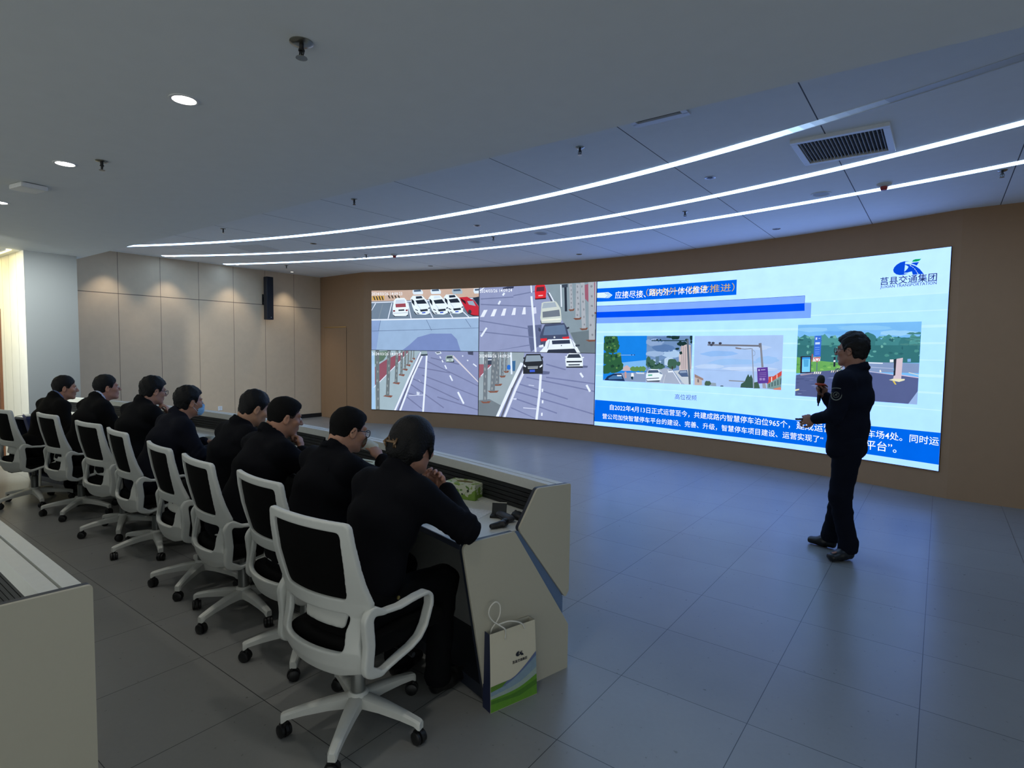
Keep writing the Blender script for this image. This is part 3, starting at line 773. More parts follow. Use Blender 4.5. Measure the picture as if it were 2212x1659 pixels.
f3 6 140,150,152 827,1337 823,1317 817,1303 812,1326 811,1352 817,1364 823,1365
f3 6 140,150,152 824,1277 821,1256 813,1254 808,1264 806,1292 813,1299 821,1300
f3 6 140,150,152 827,1216 825,1193 818,1185 810,1200 812,1233 818,1245 826,1235
f3 4 130,86,76 842,1269 875,1301 957,1285 937,1243
f3 5 105,116,122 882,1575 875,1279 916,1279 923,1575
f3 6 140,150,152 912,1575 911,1558 905,1552 898,1575 899,1575 904,1575 909,1575
f3 6 140,150,152 910,1540 904,1520 899,1503 893,1525 893,1556 899,1573 905,1568
f3 6 140,150,152 912,1492 907,1470 902,1463 899,1477 897,1504 902,1525 907,1523
f3 6 140,150,152 904,1445 900,1416 894,1414 887,1434 887,1459 894,1473 899,1472
f3 6 140,150,152 904,1398 903,1370 896,1363 890,1380 891,1411 895,1425 901,1424
f3 6 140,150,152 904,1350 899,1323 893,1310 887,1337 889,1365 893,1383 899,1381
f3 6 140,150,152 911,1303 908,1282 901,1277 898,1289 897,1315 901,1327 907,1326
f3 4 130,86,76 922,1350 947,1383 1008,1366 993,1324
f3 5 105,116,122 953,1575 947,1360 977,1360 984,1575
f3 6 140,150,152 978,1575 977,1574 973,1565 969,1575 969,1575 972,1575 977,1575
f3 6 140,150,152 974,1558 972,1532 968,1524 963,1542 964,1575 968,1575 972,1575
f3 6 140,150,152 966,1522 965,1501 960,1497 957,1504 956,1539 960,1559 964,1547
f3 6 140,150,152 968,1486 967,1465 962,1463 957,1469 959,1497 962,1526 965,1512
f3 6 140,150,152 973,1450 972,1423 968,1425 963,1436 963,1465 967,1484 971,1468
f3 6 140,150,152 975,1414 974,1391 968,1380 966,1400 963,1428 968,1437 973,1439
f3 6 140,150,152 970,1378 967,1353 962,1346 959,1366 957,1391 962,1405 967,1399
f3 4 130,86,76 990,1409 1010,1441 1061,1424 1049,1382
f3 5 105,116,122 1015,1575 1010,1418 1036,1418 1040,1575
f3 6 140,150,152 1031,1575 1030,1575 1026,1562 1023,1575 1023,1575 1025,1575 1028,1575
f3 6 140,150,152 1028,1570 1025,1545 1022,1534 1020,1558 1018,1575 1022,1575 1026,1575
f3 6 140,150,152 1035,1543 1032,1519 1029,1505 1026,1525 1027,1556 1029,1575 1032,1574
f3 6 140,150,152 1027,1515 1026,1490 1022,1490 1019,1502 1018,1529 1022,1541 1027,1533
f3 6 140,150,152 1026,1488 1024,1461 1020,1453 1017,1473 1017,1500 1020,1525 1025,1506
f3 6 140,150,152 1027,1460 1026,1431 1023,1423 1019,1442 1019,1471 1022,1492 1026,1489
f3 6 140,150,152 1027,1432 1024,1413 1021,1407 1019,1415 1018,1444 1021,1467 1024,1454
f3 4 205,215,235 1095,724 1172,704 1157,646 1101,655
f3 4 200,210,235 916,623 1262,650 1262,664 915,637
f3 4 200,210,235 1141,974 1180,930 1188,935 1149,980
f3 5 60,72,86 1189,1519 1352,1535 1352,1481 1207,1469
f3 6 150,170,180 1206,1575 1334,1575 1352,1514 1194,1505
f3 5 205,218,232 1519,1551 1651,1570 1682,1530 1575,1502
f3 6 60,70,85 1550,1551 1638,1557 1646,1539 1565,1531
f3 5 40,48,58 1774,1380 1968,1389 1970,1353 1784,1349
f3 6 150,172,172 1793,1488 1924,1499 1955,1435 1950,1366 1779,1358 1768,1432
f3 7 60,72,84 1803,1470 1919,1481 1935,1437 1793,1430
f3 7 210,222,225 1794,1403 1844,1404 1844,1382 1799,1381
f3 7 210,222,225 1905,1410 1950,1415 1950,1393 1910,1387
f3 5 70,76,100 2279,1572 2403,1575 2409,1506 2292,1518
f4 0 142,152,190 2540,1575 5020,1575 5020,306 2540,305
f4 1 150,166,176 2540,1575 3543,1575 3524,1380 2925,305 2540,305
f4 2 112,124,134 2540,606 2785,640 3056,526 2949,305 2542,305
f4 2 150,90,105 2542,1326 2727,1330 2861,1351 2582,1084 2545,1043
f4 3 225,235,255 2856,1355 2576,1092 2587,1084 2867,1346
f4 3 218,230,242 2627,1475 2862,1488 2869,1342 2638,1328
f4 4 60,70,88 2647,1404 2853,1415 2859,1325 2653,1316
f4 4 90,105,130 2651,1463 2843,1472 2848,1432 2657,1424
f4 3 62,105,150 3280,1406 3356,1412 3350,1214 3278,1208
f4 4 45,110,205 3251,1283 3248,1258 3232,1237 3210,1233 3188,1238 3170,1257 3164,1281 3171,1308 3187,1325 3209,1334 3231,1327 3248,1309
f4 4 215,228,245 3234,1575 3255,1148 3293,1150 3272,1575
f4 3 225,235,255 3470,1385 3214,888 2935,305 2998,305 3275,866 3530,1362
f4 3 95,100,118 3510,1315 3296,929 3038,305 3080,305 3336,915 3549,1299
f4 3 220,228,245 3526,1234 3341,869 3102,305 3152,305 3389,853 3574,1215
f4 3 225,235,255 3883,1164 3862,803 3806,305 3857,305 3913,801 3934,1163
f4 3 225,235,255 4714,1211 4773,1135 4806,1155 4747,1232
f4 3 225,235,255 4846,1002 4921,884 4955,903 4880,1020
f4 2 115,124,165 3597,1089 5020,891 5020,914 3602,1113
f4 2 115,124,165 3431,957 4483,722 4490,745 3439,981
f4 2 115,124,165 3362,806 5020,483 5020,506 3369,831
f4 2 115,124,165 3315,677 4261,445 4269,468 3324,702
f4 2 115,124,165 4020,1104 5020,1026 5020,1050 4023,1128
f4 2 115,124,165 3269,484 3844,305 3855,315 3280,508
f4 2 115,124,165 4013,1349 4426,1260 4433,1283 4020,1373
f4 4 225,235,255 3932,895 3965,899 3964,839 3931,837
f4 4 225,235,255 3941,679 3974,683 3973,624 3940,622
f4 4 225,235,255 3929,441 3962,446 3961,386 3928,383
f4 4 205,214,240 3538,503 3822,500 3823,517 3539,520
f4 4 205,214,240 3648,951 3767,939 3769,952 3650,963
f4 4 205,214,240 3320,685 3392,689 3387,659 3320,660
f4 4 128,84,72 2583,585 2818,601 2781,560 2640,548
f4 5 110,120,130 2647,1575 2640,579 2734,583 2740,1575
f4 6 146,154,160 2717,1517 2715,1494 2701,1483 2692,1504 2689,1528 2701,1540 2713,1547
f4 6 146,154,160 2697,1374 2694,1345 2680,1336 2673,1362 2672,1389 2680,1409 2691,1396
f4 6 146,154,160 2696,1230 2690,1202 2673,1199 2661,1214 2657,1241 2673,1271 2687,1257
f4 6 146,154,160 2701,1086 2702,1065 2686,1055 2678,1075 2678,1102 2686,1118 2700,1116
f4 6 146,154,160 2692,942 2688,917 2673,904 2659,927 2665,952 2672,977 2686,970
f4 6 146,154,160 2693,798 2690,765 2675,773 2664,780 2658,807 2674,829 2690,825
f4 6 146,154,160 2706,654 2698,624 2680,618 2667,638 2668,670 2679,693 2696,679
f4 4 128,84,72 2738,803 2995,819 2954,778 2800,767
f4 5 110,120,130 2831,1575 2800,799 2903,800 2933,1575
f4 6 146,154,160 2894,1535 2890,1505 2873,1511 2861,1522 2856,1550 2873,1566 2890,1560
f4 6 146,154,160 2901,1422 2898,1402 2880,1384 2863,1407 2867,1440 2879,1460 2895,1442
f4 6 146,154,160 2898,1310 2895,1280 2881,1278 2869,1297 2864,1323 2879,1334 2893,1330
f4 6 146,154,160 2883,1197 2871,1166 2856,1168 2846,1185 2842,1210 2856,1228 2870,1224
f4 6 146,154,160 2867,1083 2865,1054 2849,1049 2837,1067 2831,1096 2848,1118 2863,1106
f4 6 146,154,160 2860,970 2852,947 2834,931 2825,952 2826,984 2833,1004 2848,992
f4 6 146,154,160 2863,857 2854,831 2837,816 2820,839 2823,872 2837,884 2853,884
f4 4 128,84,72 2866,944 3073,957 3040,917 2916,908
f4 5 110,120,130 2921,1575 2916,938 2999,940 3003,1575
f4 6 146,154,160 2987,1546 2978,1517 2968,1514 2960,1529 2960,1557 2967,1575 2981,1563
f4 6 146,154,160 2988,1453 2983,1430 2973,1413 2965,1442 2960,1470 2972,1484 2987,1477
f4 6 146,154,160 2973,1360 2967,1336 2957,1329 2944,1342 2949,1372 2955,1399 2967,1380
f4 6 146,154,160 2984,1267 2983,1245 2969,1234 2962,1252 2957,1279 2967,1301 2980,1297
f4 6 146,154,160 2959,1173 2955,1142 2944,1134 2935,1155 2931,1188 2943,1207 2953,1195
f4 6 146,154,160 2965,1080 2962,1058 2947,1054 2935,1066 2937,1094 2948,1112 2960,1101
f4 6 146,154,160 2960,986 2952,965 2941,955 2932,974 2933,1000 2941,1011 2954,1012
f4 4 128,84,72 3000,1114 3146,1123 3123,1084 3036,1077
f4 5 110,120,130 3035,1575 3035,1107 3093,1109 3093,1575
f4 6 146,154,160 3074,1559 3066,1534 3060,1521 3050,1548 3054,1574 3058,1575 3067,1575
f4 6 146,154,160 3074,1490 3071,1463 3063,1458 3055,1474 3055,1507 3061,1525 3072,1521
f4 6 146,154,160 3069,1420 3063,1402 3055,1383 3048,1402 3044,1434 3053,1453 3062,1450
f4 6 146,154,160 3085,1351 3082,1333 3074,1326 3065,1340 3066,1369 3073,1391 3081,1374
f4 6 146,154,160 3064,1282 3064,1254 3055,1258 3049,1269 3047,1291 3054,1316 3061,1300
f4 6 146,154,160 3079,1213 3077,1182 3070,1184 3064,1196 3063,1226 3069,1237 3077,1234
f4 6 146,154,160 3082,1143 3076,1121 3068,1112 3061,1132 3059,1156 3068,1174 3075,1166
f4 4 128,84,72 3094,1209 3215,1217 3196,1178 3124,1172
f4 5 110,120,130 3127,1575 3124,1202 3172,1202 3175,1575
f4 6 146,154,160 3157,1566 3153,1537 3147,1538 3141,1556 3142,1575 3146,1575 3153,1575
f4 6 146,154,160 3163,1511 3159,1488 3152,1487 3147,1497 3146,1525 3150,1540 3158,1532
f4 6 146,154,160 3154,1454 3149,1432 3142,1431 3135,1444 3135,1468 3142,1481 3149,1481
f4 6 146,154,160 3166,1399 3161,1370 3154,1362 3149,1384 3148,1412 3153,1423 3159,1430
f4 6 146,154,160 3162,1343 3157,1316 3150,1311 3146,1329 3143,1359 3150,1371 3158,1371
f4 6 146,154,160 3158,1287 3156,1262 3149,1263 3142,1273 3144,1301 3149,1310 3156,1304
f4 6 146,154,160 3165,1231 3163,1205 3155,1195 3151,1218 3148,1245 3153,1267 3160,1256
f4 4 95,104,140 3945,1236 4100,1225 4089,1176 3927,1164
f4 5 42,46,54 3524,1387 3560,1485 3592,1546 3892,1554 3931,1481 3955,1404 3950,1179 3527,1165
f4 6 138,155,172 3592,1517 3886,1528 3927,1420 3566,1396
f4 6 150,158,165 3620,1310 3850,1324 3841,1274 3630,1262
f4 6 60,90,200 3668,1249 3781,1254 3782,1209 3669,1203
f4 6 220,230,240 3538,1349 3591,1313 3577,1292 3534,1312
f4 6 220,230,240 3878,1316 3938,1359 3938,1322 3888,1292
f4 7 60,66,76 3620,1289 3846,1301 3845,1309 3620,1297
f4 6 50,55,65 3567,1467 3563,1453 3550,1446 3536,1448 3526,1459 3526,1473 3535,1484 3549,1487 3562,1480
f4 6 50,55,65 3956,1490 3951,1477 3939,1470 3925,1472 3916,1482 3915,1496 3924,1507 3938,1510 3951,1503
f4 4 95,104,140 4774,1360 4884,1353 4873,1320 4764,1313
f4 5 34,40,50 4432,1351 4784,1364 4777,1317 4447,1308
f4 6 226,238,250 4460,1551 4502,1575 4702,1575 4740,1555 4778,1474 4785,1345 4437,1331 4419,1459
f4 7 52,62,78 4487,1555 4703,1563 4742,1496 4452,1487
f4 7 44,52,66 4444,1431 4765,1442 4761,1415 4449,1403
f4 7 60,70,84 4484,1372 4722,1382 4718,1359 4491,1349
f4 7 226,238,250 4456,1507 4451,1499 4438,1495 4423,1496 4413,1502 4412,1510 4422,1517 4437,1519 4451,1515
f4 7 226,238,250 4805,1502 4800,1494 4786,1490 4769,1491 4759,1497 4758,1505 4769,1511 4785,1513 4800,1509
slide 0 176,228,345 5035,2837 10080,2837 10080,300 5035,300
slide 1 188,234,345 5035,2837 10080,2837 10080,2334 5035,2343
slide 2 0,98,232 5035,2718 7475,2702 7476,2479 5035,2486
slide 3 215,238,255 5035,2643 5251,2645 5335,2590 5263,2542 5035,2556
slide 4 120,170,225 5184,2629 5256,2590 5201,2555 5210,2546 5268,2591 5190,2639
slide 4 120,170,225 5226,2627 5294,2588 5240,2550 5248,2541 5307,2589 5232,2637
slide 2 126,168,250 5035,2414 8454,2408 8454,2299 5035,2306
slide 2 118,164,248 5035,2213 8458,2205 8454,2308 8543,2303 8543,2102 5035,2108
slide 3 0,76,236 5035,2306 8454,2304 8459,2201 5035,2207
slide 4 30,50,110 5035,2408 8454,2404 8454,2408 5035,2414
slide 4 30,50,110 8452,2406 8452,2304 8456,2303 8456,2406
slide 2 0,100,228 5039,755 6036,747 8527,704 9371,733 10080,741 10080,374 9388,375 8757,378 7109,364 5956,383 5035,369
p1 2 24,128,226 5188,1885 6000,1885 6000,1109 5188,1109
p1 3 120,180,235 5503,1424 6000,1482 6000,1302 5507,1285
p1 3 150,198,240 5641,1412 5991,1444 5992,1406 5658,1379
p1 4 130,150,185 5422,1243 6000,1280 6000,1109 5188,1109
p1 4 195,175,180 5574,1349 5641,1389 5719,1338 5720,1292 5567,1287
p1 5 45,92,62 5462,1811 5483,1777 5467,1733 5417,1726 5369,1688 5315,1713 5258,1720 5213,1733 5205,1772 5200,1811 5188,1852 5226,1885 5248,1885 5307,1885 5361,1885 5400,1885 5451,1875 5455,1848
p1 5 45,92,62 5482,1687 5460,1654 5449,1610 5400,1594 5355,1584 5295,1597 5254,1588 5221,1626 5188,1646 5188,1685 5188,1728 5188,1768 5248,1766 5290,1782 5343,1803 5404,1787 5424,1762 5455,1724
p1 5 45,92,62 5500,1719 5488,1689 5482,1663 5452,1644 5432,1647 5406,1633 5379,1650 5359,1666 5353,1692 5342,1718 5345,1746 5367,1765 5371,1795 5404,1806 5431,1798 5451,1785 5468,1769 5479,1744
p1 5 45,92,62 5349,1499 5352,1457 5349,1437 5318,1395 5278,1376 5245,1395 5204,1390 5188,1423 5188,1451 5188,1495 5188,1537 5188,1556 5195,1588 5239,1599 5270,1622 5302,1576 5350,1564 5360,1535
p1 5 45,92,62 5538,1472 5548,1432 5529,1384 5492,1366 5441,1329 5397,1352 5351,1352 5317,1399 5272,1428 5281,1466 5312,1506 5317,1534 5357,1577 5391,1572 5434,1580 5485,1594 5526,1562 5535,1510
p1 5 45,92,62 5565,1349 5572,1320 5522,1285 5461,1258 5417,1246 5356,1241 5311,1268 5243,1287 5227,1304 5232,1339 5207,1367 5258,1401 5284,1423 5348,1434 5407,1449 5467,1416 5518,1406 5517,1377
p1 5 45,92,62 5354,1311 5356,1277 5332,1259 5308,1238 5282,1229 5249,1228 5206,1220 5188,1248 5188,1271 5188,1306 5188,1335 5188,1363 5216,1372 5242,1378 5278,1403 5312,1398 5341,1363 5346,1340
p1 5 45,92,62 5571,1364 5572,1334 5556,1316 5532,1290 5511,1287 5484,1284 5464,1290 5446,1303 5411,1328 5419,1360 5421,1389 5441,1413 5458,1426 5483,1444 5507,1440 5533,1439 5559,1418 5579,1394
p1 6 96,140,80 5309,1688 5300,1678 5277,1670 5248,1673 5244,1681 5240,1694 5250,1706 5276,1710 5306,1703
p1 6 70,120,72 5355,1673 5351,1656 5341,1656 5329,1646 5318,1662 5323,1682 5328,1691 5339,1697 5354,1690
p1 6 30,64,50 5396,1635 5388,1617 5362,1605 5339,1617 5329,1624 5329,1644 5339,1660 5359,1668 5375,1649
p1 6 30,64,50 5410,1361 5392,1343 5376,1341 5346,1331 5343,1349 5328,1366 5348,1377 5373,1391 5395,1377
p1 6 70,120,72 5445,1674 5449,1666 5423,1660 5398,1665 5391,1670 5384,1678 5403,1685 5422,1686 5445,1680
p1 6 70,120,72 5399,1750 5389,1742 5375,1732 5357,1733 5342,1745 5347,1754 5357,1762 5374,1765 5388,1762
p1 6 96,140,80 5427,1712 5420,1702 5404,1698 5390,1701 5384,1706 5377,1717 5389,1727 5403,1725 5418,1721
p1 6 70,120,72 5417,1493 5415,1471 5398,1470 5378,1460 5357,1480 5365,1503 5372,1513 5396,1519 5418,1509
p1 6 30,64,50 5273,1763 5279,1746 5261,1731 5244,1747 5228,1756 5229,1773 5242,1783 5259,1783 5279,1779
p1 6 96,140,80 5408,1855 5402,1841 5380,1834 5359,1841 5340,1849 5343,1861 5360,1871 5376,1879 5402,1871
p1 6 30,64,50 5360,1534 5354,1523 5347,1515 5336,1512 5327,1527 5327,1542 5335,1548 5345,1554 5356,1547
p1 6 30,64,50 5319,1680 5313,1669 5302,1658 5282,1661 5260,1674 5265,1685 5273,1697 5300,1708 5314,1698
p1 6 30,64,50 5401,1813 5393,1803 5382,1796 5372,1802 5361,1808 5362,1817 5369,1826 5381,1833 5395,1827
p1 6 30,64,50 5511,1371 5502,1357 5491,1349 5477,1354 5463,1362 5470,1379 5476,1385 5490,1395 5508,1385
p1 6 96,140,80 5511,1540 5516,1533 5492,1528 5470,1529 5451,1534 5461,1544 5468,1549 5492,1553 5519,1547
p1 6 70,120,72 5445,1625 5451,1606 5428,1598 5413,1598 5406,1612 5402,1632 5406,1645 5429,1650 5445,1643
p1 6 70,120,72 5280,1544 5270,1535 5258,1527 5240,1532 5228,1538 5231,1548 5245,1555 5258,1556 5276,1555
p1 6 96,140,80 5532,1581 5512,1564 5497,1560 5480,1555 5453,1570 5450,1588 5476,1598 5497,1601 5521,1594
p1 6 30,64,50 5395,1793 5387,1781 5375,1776 5364,1781 5350,1787 5352,1799 5361,1807 5374,1810 5387,1803
p1 6 70,120,72 5329,1458 5333,1447 5318,1436 5304,1445 5301,1453 5293,1462 5308,1469 5318,1474 5329,1466
p1 6 30,64,50 5345,1848 5344,1836 5330,1836 5318,1833 5310,1841 5309,1852 5317,1860 5330,1866 5343,1860
p1 6 30,64,50 5467,1530 5460,1514 5448,1505 5427,1502 5419,1518 5408,1536 5427,1555 5446,1559 5459,1544
p1 6 96,140,80 5473,1335 5465,1326 5457,1317 5447,1320 5436,1327 5435,1342 5446,1348 5457,1352 5463,1343
p1 6 96,140,80 5339,1685 5327,1667 5311,1659 5296,1663 5284,1675 5281,1695 5294,1711 5312,1704 5329,1697
p1 6 30,64,50 5288,1850 5281,1842 5274,1832 5261,1832 5259,1844 5254,1855 5264,1861 5274,1867 5282,1860
p1 6 30,64,50 5338,1785 5335,1764 5317,1758 5296,1766 5277,1775 5281,1797 5289,1816 5318,1807 5331,1807
p1 5 95,140,80 5810,1325 5805,1307 5790,1284 5763,1287 5733,1293 5715,1303 5702,1322 5713,1345 5737,1363 5760,1370 5783,1362 5810,1348
p1 5 95,140,80 5888,1328 5869,1305 5853,1296 5830,1287 5806,1282 5783,1303 5784,1325 5780,1343 5805,1359 5827,1372 5853,1368 5875,1347
p1 5 95,140,80 5951,1330 5945,1309 5919,1293 5897,1281 5873,1294 5851,1303 5853,1327 5856,1351 5874,1360 5894,1375 5917,1371 5932,1351
p1 5 95,140,80 6000,1332 5989,1312 5982,1294 5955,1283 5932,1289 5919,1305 5903,1328 5904,1347 5930,1373 5952,1378 5975,1369 5995,1355
p1 5 70,50,50 5356,1624 5383,1249 5408,1251 5380,1625
p1 5 180,205,230 5474,1553 5788,1558 5788,1564 5474,1559
p1 6 40,60,110 5743,1565 5739,1558 5730,1555 5720,1558 5716,1564 5720,1571 5729,1573 5739,1571
p1 6 40,60,110 5791,1565 5788,1559 5780,1556 5772,1558 5768,1565 5771,1571 5779,1574 5788,1572
p1 6 28,50,88 5216,1109 5275,1183 5387,1231 5543,1240 5615,1109 5599,1109 5199,1109
p1 7 70,115,165 5293,1152 5388,1203 5535,1211 5571,1148 5303,1129
p1 8 225,235,245 5457,1213 5543,1216 5553,1196 5467,1190
p1 6 230,235,240 5730,1254 5772,1255 5782,1202 5757,1171 5728,1200
p1 7 30,60,80 5723,1192 5768,1199 5767,1144 5733,1151
p1 6 190,150,150 5602,1273 5636,1274 5644,1166 5610,1165
p1 6 200,215,230 5813,1272 5972,1270 5972,1248 5831,1247
p2 2 110,142,186 5991,1883 6797,1883 6797,1108 6003,1108
p2 3 138,165,205 6316,1781 6285,1759 6270,1740 6213,1729 6146,1721 6065,1718 6016,1747 5991,1754 5991,1781 5991,1807 6013,1826 6068,1829 6142,1845 6220,1832 6258,1820 6319,1806
p2 3 88,122,172 6515,1680 6538,1654 6486,1638 6403,1624 6325,1621 6243,1623 6183,1631 6151,1651 6106,1677 6095,1698 6151,1726 6254,1728 6321,1747 6394,1737 6474,1714 6484,1701
p2 3 150,178,215 6306,1591 6291,1571 6254,1563 6228,1556 6152,1536 6093,1547 6016,1559 5991,1568 5991,1586 5996,1606 6041,1625 6077,1628 6148,1637 6212,1627 6275,1627 6321,1610
p2 3 165,195,228 6612,1595 6576,1568 6573,1547 6520,1532 6455,1528 6395,1525 6361,1538 6279,1564 6324,1591 6300,1615 6361,1636 6386,1641 6451,1657 6514,1659 6542,1635 6619,1624
p2 3 95,128,176 6450,1825 6385,1808 6351,1796 6300,1789 6241,1776 6178,1785 6130,1794 6074,1805 6030,1826 6082,1843 6114,1857 6150,1873 6238,1864 6321,1868 6380,1857 6407,1839
p2 3 170,198,228 6255,1443 6236,1420 6233,1393 6184,1382 6124,1386 6063,1376 6028,1397 5991,1418 5991,1436 6004,1457 6003,1481 6073,1490 6121,1487 6181,1501 6206,1479 6277,1466
p2 3 178,204,232 6541,1464 6502,1439 6503,1410 6452,1389 6412,1386 6367,1402 6320,1413 6316,1430 6314,1459 6311,1483 6343,1521 6368,1532 6407,1545 6451,1533 6473,1521 6515,1491
p2 4 160,172,195 6126,1306 6350,1357 6461,1346 6623,1150 6718,1108 6003,1108 5999,1181
p2 4 190,200,212 6493,1318 6797,1358 6797,1108 6672,1108
p2 4 196,184,186 6575,1580 6600,1595 6604,1717 6710,1746 6771,1732 6797,1386 6797,1329 6589,1321
p2 5 150,140,150 6615,1710 6633,1351 6642,1352 6624,1710
p2 5 150,140,150 6646,1710 6664,1352 6673,1353 6655,1710
p2 5 150,140,150 6676,1710 6694,1353 6704,1354 6686,1710
p2 5 150,140,150 6734,1710 6752,1355 6762,1356 6743,1711
p2 5 150,140,150 6762,1711 6780,1356 6789,1357 6771,1711
p2 4 90,122,150 6167,1544 6229,1545 6234,1383 6172,1381
p2 4 90,122,150 6274,1495 6296,1495 6299,1385 6277,1384
p2 4 90,122,150 6305,1503 6324,1503 6328,1386 6309,1385
p2 5 62,98,84 6157,1425 6157,1399 6153,1385 6114,1351 6084,1366 6047,1375 6017,1385 6017,1409 6015,1435 6020,1460 6044,1478 6078,1486 6108,1498 6146,1471 6177,1453
p2 5 62,98,84 6085,1453 6081,1424 6074,1387 6055,1371 6038,1346 6020,1379 5994,1396 5999,1433 5997,1469 6003,1510 6014,1521 6033,1548 6051,1535 6071,1528 6082,1493
p2 5 62,98,84 6339,1386 6338,1368 6306,1354 6282,1337 6245,1338 6212,1350 6192,1360 6163,1371 6173,1392 6186,1408 6205,1424 6244,1425 6280,1428 6295,1417 6316,1406
p2 5 62,98,84 6246,1376 6241,1357 6208,1336 6186,1327 6147,1321 6117,1329 6082,1342 6079,1362 6061,1381 6073,1401 6107,1406 6146,1426 6178,1411 6208,1403 6246,1397
p2 5 62,98,84 6574,1443 6540,1413 6533,1385 6505,1354 6465,1370 6435,1368 6399,1382 6383,1419 6387,1459 6398,1495 6423,1506 6463,1510 6503,1507 6521,1503 6543,1470
p2 5 62,98,84 6530,1392 6536,1372 6505,1359 6485,1352 6454,1347 6426,1352 6412,1367 6378,1379 6388,1396 6409,1410 6422,1425 6451,1425 6478,1427 6499,1425 6514,1408
p2 5 62,98,84 6609,1437 6608,1424 6597,1407 6586,1399 6572,1397 6559,1401 6545,1412 6534,1428 6535,1442 6547,1457 6557,1461 6569,1474 6587,1464 6604,1468 6607,1450
p2 6 38,72,66 6076,1419 6068,1409 6050,1396 6034,1406 6032,1417 6032,1430 6048,1441 6068,1434
p2 6 38,72,66 6136,1377 6133,1363 6122,1356 6112,1364 6104,1376 6110,1388 6121,1392 6134,1391
p2 6 38,72,66 6059,1441 6056,1434 6040,1427 6020,1433 6023,1440 6027,1448 6039,1448 6055,1446
p2 6 38,72,66 6061,1419 6059,1406 6047,1400 6037,1402 6029,1418 6034,1434 6046,1436 6058,1432
p2 6 38,72,66 6207,1397 6198,1387 6175,1382 6160,1387 6151,1395 6159,1409 6174,1415 6188,1407
p2 6 38,72,66 6306,1415 6302,1405 6287,1399 6277,1404 6267,1414 6277,1424 6287,1424 6296,1427
p2 6 38,72,66 6098,1390 6098,1381 6086,1375 6078,1376 6071,1390 6076,1402 6085,1403 6096,1402
p2 6 38,72,66 6249,1440 6245,1431 6238,1433 6231,1433 6223,1440 6229,1448 6238,1448 6249,1446
p2 6 38,72,66 6230,1412 6223,1403 6212,1396 6200,1401 6194,1411 6199,1422 6211,1424 6226,1420
p2 6 38,72,66 6100,1366 6099,1357 6085,1352 6065,1358 6065,1365 6067,1376 6084,1383 6101,1378
p2 6 38,72,66 6261,1431 6252,1423 6242,1414 6229,1422 6228,1430 6229,1439 6241,1442 6255,1440
p2 6 38,72,66 6076,1391 6074,1378 6061,1375 6050,1379 6048,1390 6047,1402 6060,1408 6073,1401
p2 6 38,72,66 6135,1374 6131,1365 6115,1362 6100,1362 6083,1373 6097,1387 6114,1385 6130,1384
p2 6 38,72,66 6065,1398 6067,1389 6055,1387 6044,1385 6042,1398 6044,1411 6054,1410 6065,1412
p2 6 60,54,52 6459,1390 6461,1331 6480,1332 6478,1390
p2 6 26,52,52 6578,1853 6566,1830 6540,1823 6498,1824 6457,1819 6435,1846 6432,1866 6450,1883 6496,1883 6543,1877 6583,1877
p2 6 26,52,52 6449,1868 6442,1856 6420,1843 6391,1849 6356,1853 6347,1864 6357,1874 6368,1883 6389,1883 6411,1883 6437,1876
p2 6 26,52,52 6649,1753 6616,1740 6614,1712 6582,1722 6549,1733 6540,1741 6536,1765 6560,1773 6582,1799 6611,1795 6627,1768
p2 6 26,52,52 6708,1760 6707,1746 6674,1736 6641,1718 6609,1736 6610,1753 6601,1769 6603,1781 6640,1785 6671,1791 6690,1781
p2 6 26,52,52 6632,1610 6636,1590 6620,1590 6606,1577 6591,1593 6588,1602 6580,1615 6592,1627 6604,1629 6620,1634 6629,1626
p2 6 26,52,52 6573,1674 6578,1663 6558,1655 6538,1655 6516,1662 6511,1666 6515,1679 6515,1688 6539,1689 6563,1693 6585,1683
p2 6 26,52,52 6797,1838 6797,1814 6792,1810 6781,1807 6765,1808 6760,1826 6752,1846 6756,1878 6778,1883 6792,1879 6797,1868
p2 6 26,52,52 6797,1781 6797,1767 6797,1764 6785,1758 6778,1761 6759,1776 6768,1789 6768,1802 6783,1808 6797,1796 6797,1797
p2 6 26,52,52 6728,1810 6732,1796 6723,1785 6704,1777 6696,1786 6680,1802 6673,1820 6693,1837 6704,1832 6720,1834 6729,1826
p2 7 34,60,70 6087,1797 6709,1797 6708,1811 6086,1812
p2 7 92,104,118 6700,1823 6761,1113 6794,1116 6733,1825
p2 7 26,44,56 6206,1817 6202,1806 6188,1803 6174,1807 6168,1817 6175,1827 6188,1833 6201,1828
p2 7 26,44,56 6262,1817 6257,1807 6246,1802 6236,1807 6230,1817 6235,1826 6245,1832 6257,1826
p2 6 40,50,70 6013,1136 6260,1162 6299,1208 6245,1132 6034,1122
p2 7 224,236,248 6005,1241 6044,1318 6093,1334 6222,1334 6288,1282 6306,1238 6268,1155 6033,1134 6007,1181
p2 8 70,90,120 6047,1315 6216,1323 6240,1280 6033,1266
p2 8 60,160,130 6040,1240 6118,1246 6119,1225 6044,1219
p2 8 60,76,100 6013,1166 6243,1185 6242,1197 6012,1178
p2 8 120,140,170 6239,1309 6296,1274 6289,1252 6249,1265
p2 7 215,226,240 6390,1326 6413,1344 6464,1346 6486,1296 6399,1286
p2 8 90,110,140 6406,1335 6464,1340 6471,1323 6402,1318
p2 7 76,98,136 6572,1285 6601,1329 6724,1340 6750,1234 6636,1229
p2 8 140,160,190 6602,1319 6709,1330 6725,1297 6600,1286
p2 8 225,235,255 6472,1314 6619,1108 6629,1110 6482,1321
p2 8 205,210,222 6350,1255 6315,1108 6321,1108 6356,1254
p3 2 164,194,238 6833,1877 8185,1877 8185,1107 6833,1107
